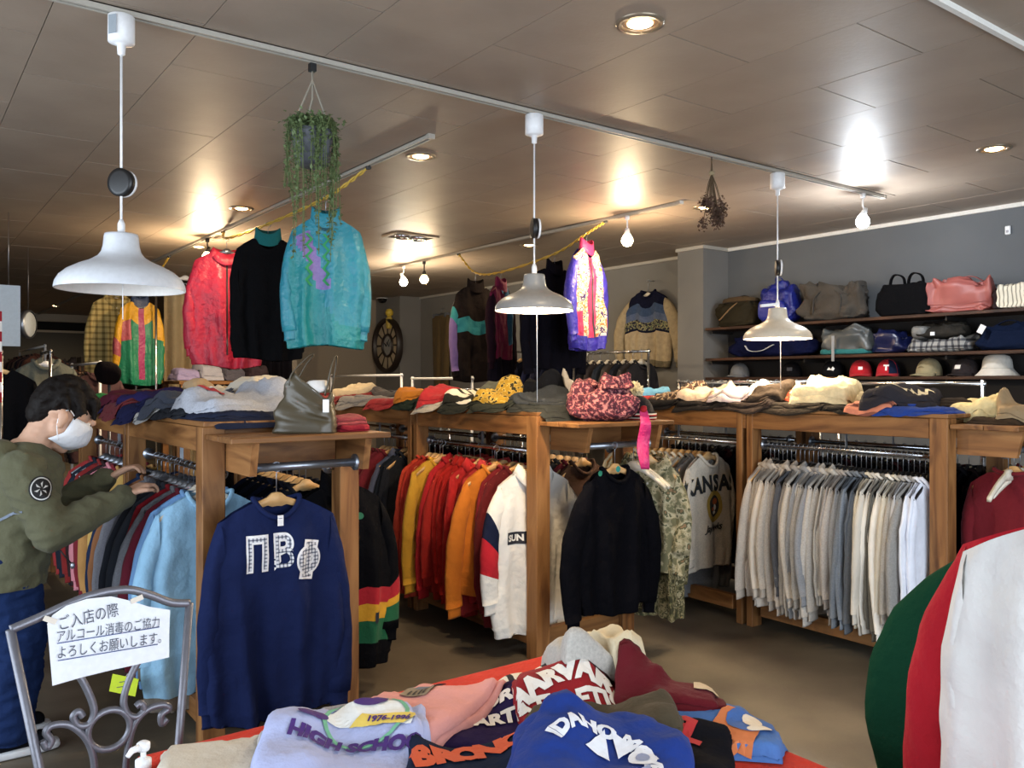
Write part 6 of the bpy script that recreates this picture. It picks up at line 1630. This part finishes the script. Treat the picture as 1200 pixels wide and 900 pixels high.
# dark coats and hooded jacket at the left edge, white board, flag, round lamp
dk = at_y(5, 432, 6.3)
hung('coat', 'black coat at the far left edge behind the shopper', 'coat', (dk.x - .04, 6.3, 1.62), -.2, col='#0f0e10', L=.9, sw=.22, bw=.28, sl=.7, t=.07, seed=990, spread=.05, hlab='hanger of the black coat at the left edge')
pipe_rack(.55, 6.0, 7.0, 1.62, 'pipe rack of black coats at the left edge')
hd = at_y(54, 425, 8.0)
garment('hooded_jacket', 'grey green hooded jacket above the shopper\'s head', 'jacket', (hd.x, 8.0, hd.z), 0, col='#5d6058', L=.7, sw=.22, bw=.27, sl=.6, t=.06, seed=991, spread=.06, collar='hood')
pipe_rack(hd.x, 7.75, 8.25, hd.z + .0865, 'short chrome rack holding the grey green hooded jacket')
hanger((hd.x, 8.0, hd.z + .1), 0, 'pale hanger of the grey green hooded jacket', WHITEP, drop=.10, span=.21)
wb = at_y(10, 385, 7.2)
bd = E('white_board', 'blank white hanging board at the far left edge', 'sign', (wb.x, 7.2, wb.z), 0)
M('panel', box(-.11, .075, -.006, .006, -.13, .32), plain('#b9c4cc', .5), bd, False)
M('hanging_wire', tube([(0, 0, .32), (0, 0, CEIL - wb.z)], .002, 6), STEEL, bd)
fg = at_y(1, 418, 5.6)
fl_ = E('flag', 'red and white striped flag at the left picture edge', 'flag', (fg.x - .02, 5.6, fg.z), 0)
for k in range(9):
    M('stripe', box(-.10, .025, -.004, .004, .26 - k * .058 - .058, .26 - k * .058), fabric('#8d2028' if k % 2 == 0 else '#d8d2cc', 'knit'), fl_, False)
M('pole', tube([(-.10, 0, -.3), (-.10, 0, .3)], .01, 8), STEEL, fl_)
M('hanging_wire', tube([(-.10, 0, .3), (-.10, 0, CEIL - fg.z)], .002, 6), STEEL, fl_)
rl = at_y(33, 380, 9.0)
rd_ = E('round_sign', 'white oval hanging sign at the far left', 'sign', rl, 1.0)
M('disc', xf(lathe([(.001, -.02), (.11, -.02), (.125, 0), (.11, .02), (.001, .02)], 28), Matrix.Rotation(math.pi / 2, 4, 'X')), plain('#c3ccd2', .35), rd_)
M('rim', xf(lathe([(.118, -.024), (.132, -.02), (.132, .02), (.118, .024)], 28), Matrix.Rotation(math.pi / 2, 4, 'X')), STEEL, rd_)
M('hanging_wire', tube([(0, 0, .12), (0, 0, CEIL - rl.z)], .002, 6), STEEL, rd_)
bk = at_y(128, 437, 7.6)
bn = E('black_beanie', 'black fluffy hat on a stand between the far racks', 'hat', (bk.x, 7.6, bk.z - .10))
M('crown', soft(.20, .18, .19, .9, 6, .02), fabric('#141012', 'knitwear'), bn)
M('stand', tube([(0, 0, .01), (0, 0, -bk.z + .10)], .012, 8), STEEL, bn)
M('stand_foot', lathe([(.13, -bk.z + .10), (.13, -bk.z + .115), (.01, -bk.z + .125)], 20, True), STEEL, bn)
# ------------------------------------------------------------------ iron chair with the handwritten notice
CHY = 2.15
ch = E('iron_chair', 'grey wrought iron chair back with scrolls carrying the notice', 'chair', (.40, CHY, 0))
def cp(px, py, dy=0.0):
    p = at_y(px, py, CHY); return Vector((p.x - .40, dy, p.z))
def bar(name, pts, r=.0085, parent=ch, smooth=8):
    return M(name, tube(smoothpts(pts, smooth) if smooth else pts, r, 8), IRON, parent)
def down(a, b): # prolong a post to the floor
    k = (a.z - .0) / (a.z - b.z); return a + (b - a) * k
l0, l1 = cp(12, 738), cp(47, 905); r0, r1 = cp(222, 707), cp(207, 905)
bar('post', [l0, down(l0, l1)], .010, smooth=0)
bar('post', [r0, down(r0, r1)], .010, smooth=0)
bar('top_rail', [l0, cp(45, 724), cp(80, 708), cp(110, 697), cp(148, 691), cp(175, 697), cp(200, 706), r0], .010)
bar('scroll', [cp(80, 775), cp(98, 800), cp(110, 830), cp(105, 848), cp(92, 850), cp(86, 840), cp(92, 834), cp(97, 840)])
bar('scroll', [cp(165, 770), cp(152, 795), cp(145, 820), cp(149, 836), cp(160, 840), cp(169, 832), cp(165, 824), cp(159, 828)])
bar('scroll', [cp(50, 868), cp(55, 876), cp(60, 868), cp(54, 858), cp(62, 850), cp(82, 850), cp(100, 864), cp(109, 885), cp(111, 912), cp(108, 950)])
bar('scroll', [cp(196, 842), cp(190, 848), cp(189, 838), cp(198, 830), cp(190, 826), cp(172, 832), cp(157, 850), cp(150, 878), cp(147, 912), cp(148, 950)])
rc = cp(128, 855); M('ring', tube([rc + Vector((.046 * math.cos(a), 0, .046 * math.sin(a))) for a in [i * math.pi / 12 for i in range(24)]], .0085, 8, True), IRON, ch)
bar('cross_bar', [l0 + (down(l0, l1) - l0) * .52, r0 + (down(r0, r1) - r0) * .52], .008, smooth=0)
SZ = .45
sx0, sx1 = -.185, .165
M('seat_frame', tube([(sx0, -.01, SZ), (sx1, -.01, SZ), (sx1 + .02, -.37, SZ), (sx0 - .02, -.37, SZ)], .009, 8, True), IRON, ch)
for i in range(9):
    x = sx0 + .02 + (sx1 - sx0 - .04) * i / 8; M('seat_slat', box(x - .014, x + .014, -.365, -.012, SZ - .003, SZ + .004), IRON, ch, False)
for x in (sx0 - .018, sx1 + .018): M('leg', tube([(x, -.365, SZ), (x * 1.08, -.40, 0)], .010, 8), IRON, ch)
# paper notice
nt_ = E('paper_notice', 'white paper notice handwritten in Japanese, taped to the chair', 'sign', (.40, CHY - .018, 0))
outl = [(54, 729), (60, 719), (76, 708), (100, 700), (128, 697), (150, 702), (172, 709), (197, 713), (196, 740), (196, 768), (165, 775), (128, 783), (95, 791), (60, 801), (57, 765)]
cen = cp(127, 745)
V = [cen + Vector((0, -.004, 0))] + [cp(*q) for q in outl]
nO = len(outl)
V2 = V + [v + Vector((0, .0015, 0)) for v in V]
Fc = [(0, i + 1, (i + 1) % nO + 1) for i in range(nO)] + [(nO + 1, nO + 1 + (i + 1) % nO + 1, nO + 1 + i + 1) for i in range(nO)] + [(i + 1, nO + 2 + i, nO + 2 + (i + 1) % nO, (i + 1) % nO + 1) for i in range(nO)]
M('sheet', (V2, Fc), plain('#e4e7ec', .7), nt_, False)
INK, BLUE = plain('#4a4f5e', .7), plain('#3a4f86', .7)
def note(body, a, b, hpx, name='handwriting'):
    A, B = cp(*a), cp(*b); d = B - A
    vf = text_vf(body, 1.0, .0)
    xs = [v[0] for v in vf[0]]; ys = [v[1] for v in vf[0]]
    sx = d.length / (max(xs) - min(xs)); ux = d.normalized()
    sz = hpx * 2.15 / F / (max(ys) - min(ys)); uz = Vector((-ux.z, 0, ux.x))
    Vt = [A + ux * (v[0] - min(xs)) * sx + uz * (v[1] - (min(ys) + max(ys)) / 2) * sz + Vector((0, -.0062, 0)) for v in vf[0]]
    M(name, (Vt, vf[1]), INK, nt_, False)
note('ご入店の際', (68, 728), (136, 711), 15)
note('アルコール消毒のご協力', (65, 743), (184, 726), 12.5)
note('よろしくお願いします。', (66, 762), (186, 744), 12.5)
for a, b in (((65, 751), (184, 732)), ((66, 771), (182, 752))):
    A, B = cp(*a), cp(*b); M('underline', tube([A + Vector((0, -.006, 0)), B + Vector((0, -.006, 0))], .0011, 5), BLUE, nt_)
for a, rz_ in (((57, 724), .5), ((158, 700), -.3)): M('tape', box(-.014, .014, -.001, .001, -.006, .006), plain('#d9cfc0', .3), nt_, False, loc=cp(*a) + Vector((0, -.0035, 0)), rot=(0, rz_, 0))
# hand sanitiser on the seat
bp_ = at_y(168, 885, 1.96)
bo_ = E('pump_bottle', 'white pump bottle of hand sanitiser on the chair seat', 'bottle', (bp_.x, 1.96, SZ + .004), .5)
M('bottle_body', lathe([(.03, 0), (.034, .004), (.034, .11), (.028, .13), (.014, .14), (.014, .15)], 24, True, True), plain('#d5dbe0', .25), bo_)
M('pump_collar', lathe([(.017, .148), (.017, .168), (.010, .172)], 20, True, True), WHITEP, bo_)
M('pump_stem', tube([(0, 0, .17), (0, 0, .19)], .006, 10), WHITEP, bo_)
M('pump_head', join(lathe([(.012, .188), (.014, .192), (.014, .204), (.008, .208)], 18, True, True), tube([(0, 0, .198), (-.03, 0, .199), (-.042, 0, .190)], [.008, .007, .005], 10)), WHITEP, bo_)
# neon price note on the light blue sweatshirt
nn = at_y(146, 803, 3.575)
nd = E('neon_price_note', 'neon yellow price note hanging by the light blue sweatshirt', 'tag', nn, -YAW)
M('card', box(-.055, .05, -.001, .001, -.035, .035), plain('#c6d92a', .6), nd, False, rot=(0, .2, 0))
M('scribble', join(tube([(-.02, -.002, .012), (.0, -.002, .016), (.015, -.002, .008)], .0015, 5)), INK, nd)
M('scribble', join(tube([(-.03, -.002, -.008), (-.005, -.002, -.004), (.02, -.002, -.012)], .0015, 5)), INK, nd)
M('string', tube([(0, 0, .03), (.02, .05, .06)], .001, 5), WHITEP, nd)

# ------------------------------------------------------------------ the shopper
def ball(c, r, n=14):
    rx, ry, rz = (r, r, r) if not isinstance(r, (tuple, list)) else r
    V, Fc = [], []
    for i in range(n // 2 + 1):
        a = math.pi * i / (n // 2)
        for j in range(n): V.append((c[0] + rx * math.sin(a) * math.cos(2 * math.pi * j / n), c[1] + ry * math.sin(a) * math.sin(2 * math.pi * j / n), c[2] + rz * math.cos(a)))
    for i in range(n // 2):
        for j in range(n): Fc.append((i * n + j, (i + 1) * n + j, (i + 1) * n + (j + 1) % n, i * n + (j + 1) % n))
    return V, Fc
def cap_(p, q, r0, r1=None, k=7, n=14):
    p, q = Vector(p), Vector(q); r1 = r0 if r1 is None else r1
    L = (q - p).length; k = max(2, int(L / (min(r0, r1) * .5)) + 1)
    return [ball(p.lerp(q, i / k), r0 + (r1 - r0) * i / k, n) for i in range(k + 1)]
def solid(name, balls, mat, parent, voxel, smooth=6, disp=0.0, dscale=8.0, cut=None, seed=0, ridge=False):
    me = mesh(*join(*balls), mat)
    o = link(name, me, parent)
    r = o.modifiers.new('r', 'REMESH'); r.mode = 'VOXEL'; r.voxel_size = voxel
    s = o.modifiers.new('s', 'SMOOTH'); s.iterations = smooth; s.factor = .5
    dg = bpy.context.evaluated_depsgraph_get(); dg.update()
    m2 = bpy.data.meshes.new_from_object(o.evaluated_get(dg))
    o.modifiers.clear(); o.data = m2
    if disp:
        cos = [v.co.copy() for v in m2.vertices]; nrm = [v.normal.copy() for v in m2.vertices]
        for v, c, n_ in zip(m2.vertices, cos, nrm):
            f = noise.noise(c * dscale + Vector((seed, 0, 0)))
            g = noise.noise(Vector((c.x * dscale * 1.6, c.y * dscale * 1.6, c.z * dscale * 3.4)) + Vector((0, seed, 0)))
            v.co = c + n_ * disp * (f + (1 - 2.6 * abs(g)) * .8)
    if cut is not None:
        bm = bmesh.new(); bm.from_mesh(m2)
        bmesh.ops.bisect_plane(bm, geom=bm.verts[:] + bm.edges[:] + bm.faces[:], plane_co=(0, 0, cut), plane_no=(0, 0, -1), clear_outer=True)
        bm.to_mesh(m2); bm.free()
    if not m2.materials: m2.materials.append(mat)
    m2.polygons.foreach_set('use_smooth', [True] * len(m2.polygons)); m2.update()
    return o
ps_ = E('person', 'shopper in an olive jacket, jeans and white face mask browsing the rack', 'person', (.40, 3.88, 0))
SKIN = plain('#c49a80', .55, bump=.05)
HT = Matrix.Translation((.165, 0, 1.305)) @ Matrix.Rotation(math.radians(33), 4, 'Y') @ Matrix.Scale(1.13, 4)
def H(x, y, z): return tuple(HT @ Vector((x, y, z)))
body = []
body += [ball(H(-.012, 0, .035), .093), ball(H(.03, 0, .03), .077), ball(H(.02, .018, -.03), .066), ball(H(.02, -.018, -.03), .066), ball(H(.05, 0, -.075), .042), ball(H(.066, 0, -.09), .026)]
body += cap_(H(.09, 0, .02), H(.115, 0, -.025), .010, .015) + [ball(H(.10, .02, .035), .016), ball(H(.10, -.02, .035), .016)]
for s in (-1, 1):   # ears
    body += [ball(H(-.005, s * .092, .0), (.021, .014, .032)), ball(H(.002, s * .088, -.028), (.014, .012, .018))]
body += cap_(H(-.025, 0, -.03), (.045, 0, 1.15), .058, .068) + cap_((.04, 0, 1.13), (-.04, 0, .78), .10, .10)
hands = {}
for s, S, EL, HD in ((-1, (.01, -.17, 1.11), (.10, -.25, .87), (.395, -.13, .985)), (1, (.01, .17, 1.11), (.16, .23, .90), (.385, .12, 1.035))):
    S, EL, HD = Vector(S), Vector(EL), Vector(HD)
    body += cap_((.03, s * .05, 1.09), S, .07, .06) + cap_(S, EL, .045, .036) + cap_(EL, HD, .036, .026)
    d = (HD - EL).normalized(); side = Vector((0, 0, 1)).cross(d).normalized(); up = d.cross(side)
    pal = HD + d * .045
    body += [ball(tuple(HD + d * t_ + side * w_), (.020, .020, .013)) for t_ in (.015, .03, .045, .06, .075) for w_ in (-.024, -.008, .008, .024)]
    for f, (w_, ln) in enumerate(((-.029, .058), (-.010, .070), (.010, .072), (.028, .064))):   # four unequal bent fingers
        b0 = HD + d * .082 + side * w_
        b1 = b0 + (d * .8 - up * .35 + side * w_ * .8).normalized() * ln * .45
        b2 = b1 + (d * .45 - up * .85).normalized() * ln * .33
        b3 = b2 + (d * .05 - up * 1.0).normalized() * ln * .26
        body += cap_(b0, b1, .0100, .0090, n=10) + cap_(b1, b2, .0088, .0082, n=10) + cap_(b2, b3, .0080, .0070, n=10)
    tb0 = HD + d * .025 + side * (s * .030)
    tb1 = tb0 + (d * .7 + side * s * .8 - up * .1).normalized() * .038; tb2 = tb1 + (d * .9 - up * .45).normalized() * .03
    body += cap_(tb0, tb1, .0125, .0105, n=10) + cap_(tb1, tb2, .0100, .0085, n=10)
for s in (-1, 1): body += cap_((-.04, s * .07, .78), (.0, s * .09, .44), .075, .055) + cap_((.0, s * .09, .44), (-.02, s * .10, .08), .052, .038)
solid('body', body, SKIN, ps_, .0055, 3)
# hair: combed dark cap of locks
hair = [ball(H(-.022, 0, .052), .098), ball(H(.018, 0, .075), .078), ball(H(-.055, 0, .02), .075), ball(H(-.06, 0, -.02), .058), ball(H(.055, 0, .085), .05)]
rh = random.Random(21)
for i in range(260):
    a, e_ = rh.uniform(-math.pi, math.pi), rh.uniform(.05, 1.45)
    p0 = Vector((-.02 + .095 * math.cos(e_) * math.cos(a), .088 * math.cos(e_) * math.sin(a), .045 + .105 * math.sin(e_)))
    if p0.x > .03 and e_ < .55: continue
    q = p0 + Vector((.025 + .01 * rh.random(), .012 * math.copysign(1, p0.y), -.028)) * (1 if p0.x > -.04 else -.6)
    if p0.x < -.04: q = p0 + Vector((-.004, 0, -.045))
    hair += cap_(H(*p0), H(*q), .009, .005, n=8)
for i in range(9):   # fringe falling over the brow
    y = -.06 + .015 * i
    hair += cap_(H(.055, y, .10), H(.092, y * 1.05, .045 + .012 * rh.random()), .020, .009, n=8)
for s in (-1, 1):
    hair += cap_(H(.025, s * .076, .06), H(.032, s * .083, .012), .018, .008, n=8)
solid('hair', hair, plain('#120d0b', .65, spec=.15, bump=.5, scale=70), ps_, .0055, 14, .002, 45, seed=3)
# face mask with ear loop
V, Fc = [], []
for i in range(13):
    for j in range(17):
        a = math.radians(-80 + 160 * j / 16); v = i / 12
        zz = .028 - .125 * v
        bul = math.sin(v * math.pi) ** .6
        r_x = .092 + .028 * bul * math.cos(a); r_y = .080 + .008 * bul
        V.append(H(.012 + r_x * math.cos(a) - (.03 * max(0, v - .6) / .4), r_y * math.sin(a), zz + .018 * abs(math.sin(a)) * (v - .5)))
Fc = [(i * 17 + j, i * 17 + j + 1, (i + 1) * 17 + j + 1, (i + 1) * 17 + j) for i in range(12) for j in range(16)]
mk_ = M('face_mask', (V, Fc), fabric('#dfe2e8', 'knit'), ps_); sm2 = mk_.modifiers.new('thickness', 'SOLIDIFY'); sm2.thickness = .003; sm2.offset = 1
for s in (-1, 1):
    M('ear_loop', tube(smoothpts([H(.03, s * .081, .02), H(.0, s * .092, .03), H(-.018, s * .096, .005), H(-.005, s * .09, -.035), H(.03, s * .08, -.08)], 5), .002, 6), WHITEP, mk_)
    e = M('eye', ball(H(.088, s * .032, .022), (.010, .013, .009), 12), plain('#e6e0d8', .3), ps_)
    M('iris', ball(H(.0975, s * .032, .021), (.004, .006, .006), 10), plain('#1a120e', .2), e)
    M('eyebrow', tube([H(.097, s * .015, .048), H(.094, s * .035, .052), H(.08, s * .055, .046)], [.004, .005, .003], 6), plain('#1a1310', .6), ps_)
# jacket
OL = fabric('#585743', 'knit')
jk = []
jk += cap_((.045, 0, 1.08), (-.06, 0, .66), .135, .155, n=18) + cap_((.05, .07, 1.05), (-.03, .07, .62), .115, .13, n=16) + cap_((.05, -.07, 1.05), (-.03, -.07, .62), .115, .13, n=16)
jk += [ball((.03, 0, 1.13), (.11, .15, .06))]
for s, S, EL, HD in ((-1, (.015, -.165, 1.10), (.10, -.25, .87), (.375, -.135, .978)), (1, (.015, .165, 1.10), (.16, .23, .90), (.36, .125, 1.022))):
    jk += cap_((.02, s * .10, 1.09), S, .085, .085) + cap_(S, EL, .086, .073) + cap_(EL, HD, .073, .047)
jk += cap_((-.06, -.09, 1.165), (-.06, .09, 1.165), .055, .055) + cap_((-.10, -.05, 1.10), (-.10, .05, 1.10), .06, .06)   # hood lying on the back
jk += cap_((.03, -.075, 1.165), (.10, -.05, 1.13), .036, .032) + cap_((.03, .075, 1.165), (.10, .05, 1.13), .036, .032)       # collar
jo = solid('jacket', jk, OL, ps_, .010, 5, .010, 7, cut=.652, seed=9)
jb = bvh_of(jo)
AB = (.062, -.7, 1.045)
def onarm(art, mat, nm, off): M(nm, lay(subdiv(art, .01), jb, AB, (1, 0, 0), (0, 0, 1), (0, 1, 0), off, 1.2), mat, jo, False)
onarm(disc2d(.043, .047, 28), plain('#0f0f11', .7), 'arm_patch', .004)
onarm(ring2d(.034, .038, 28, ay=1.1), plain('#c9c9c6', .7), 'patch_ring', .006)
onarm(join(*[poly2d([(.005 * math.cos(a), .005 * math.sin(a)), (.026 * math.cos(a + .25), .028 * math.sin(a + .25)), (.018 * math.cos(a + .6), .02 * math.sin(a + .6))]) for a in [k * math.pi / 3 for k in range(6)]]), plain('#c9c9c6', .7), 'patch_emblem', .006)
M('drawcord', tube(smoothpts([(.13, -.20, .80), (.15, -.21, .77), (.175, -.205, .735)], 5), .003, 6), BLACKP, jo)
M('cord_stop', ball((.178, -.205, .728), (.009, .009, .014), 10), STEEL, jo)
M('sling_strap', lay(subdiv(([(-.2, -.015, 0), (.1, .155, 0), (.1, .165, 0), (-.2, -.005, 0)], [(0, 1, 2, 3)]), .02), jb, (-.10, -.7, .80), (1, 0, 0), (0, 0, 1), (0, 1, 0), .005, 1.2), plain('#6c7686', .6), jo, False)
# jeans
je = []
je += cap_((-.04, -.06, .74), (-.04, .06, .74), .13, .13)
for s in (-1, 1): je += cap_((-.03, s * .075, .72), (.015, s * .095, .42), .115, .092) + cap_((.015, s * .095, .42), (-.025, s * .105, .09), .092, .078)
solid('jeans', je, fabric('#1b2a4e', 'knit'), ps_, .010, 5, .009, 9, cut=.055, seed=4)
for s in (-1, 1):
    sho = E('shoe', None, None); sho.parent = ps_; sho.location = (-.03, s * .11, 0)
    up = cap_((-.06, 0, .05), (.12, 0, .042), .042, .036) + cap_((-.05, 0, .085), (.03, 0, .07), .04, .036)
    solid('upper', up, fabric('#15161a', 'knit'), sho, .006, 4, cut=.02)
    M('sole', xf(soft(.285, .10, .034, .45, 2, .002), Matrix.Translation((.035, 0, .0))), plain('#d3d6da', .5), sho)
    for k in range(4): M('lace', tube([(.02 + k * .024, -.03, .088 - k * .008), (.025 + k * .024, 0, .104 - k * .009), (.02 + k * .024, .03, .088 - k * .008)], .0035, 6), WHITEP, sho)
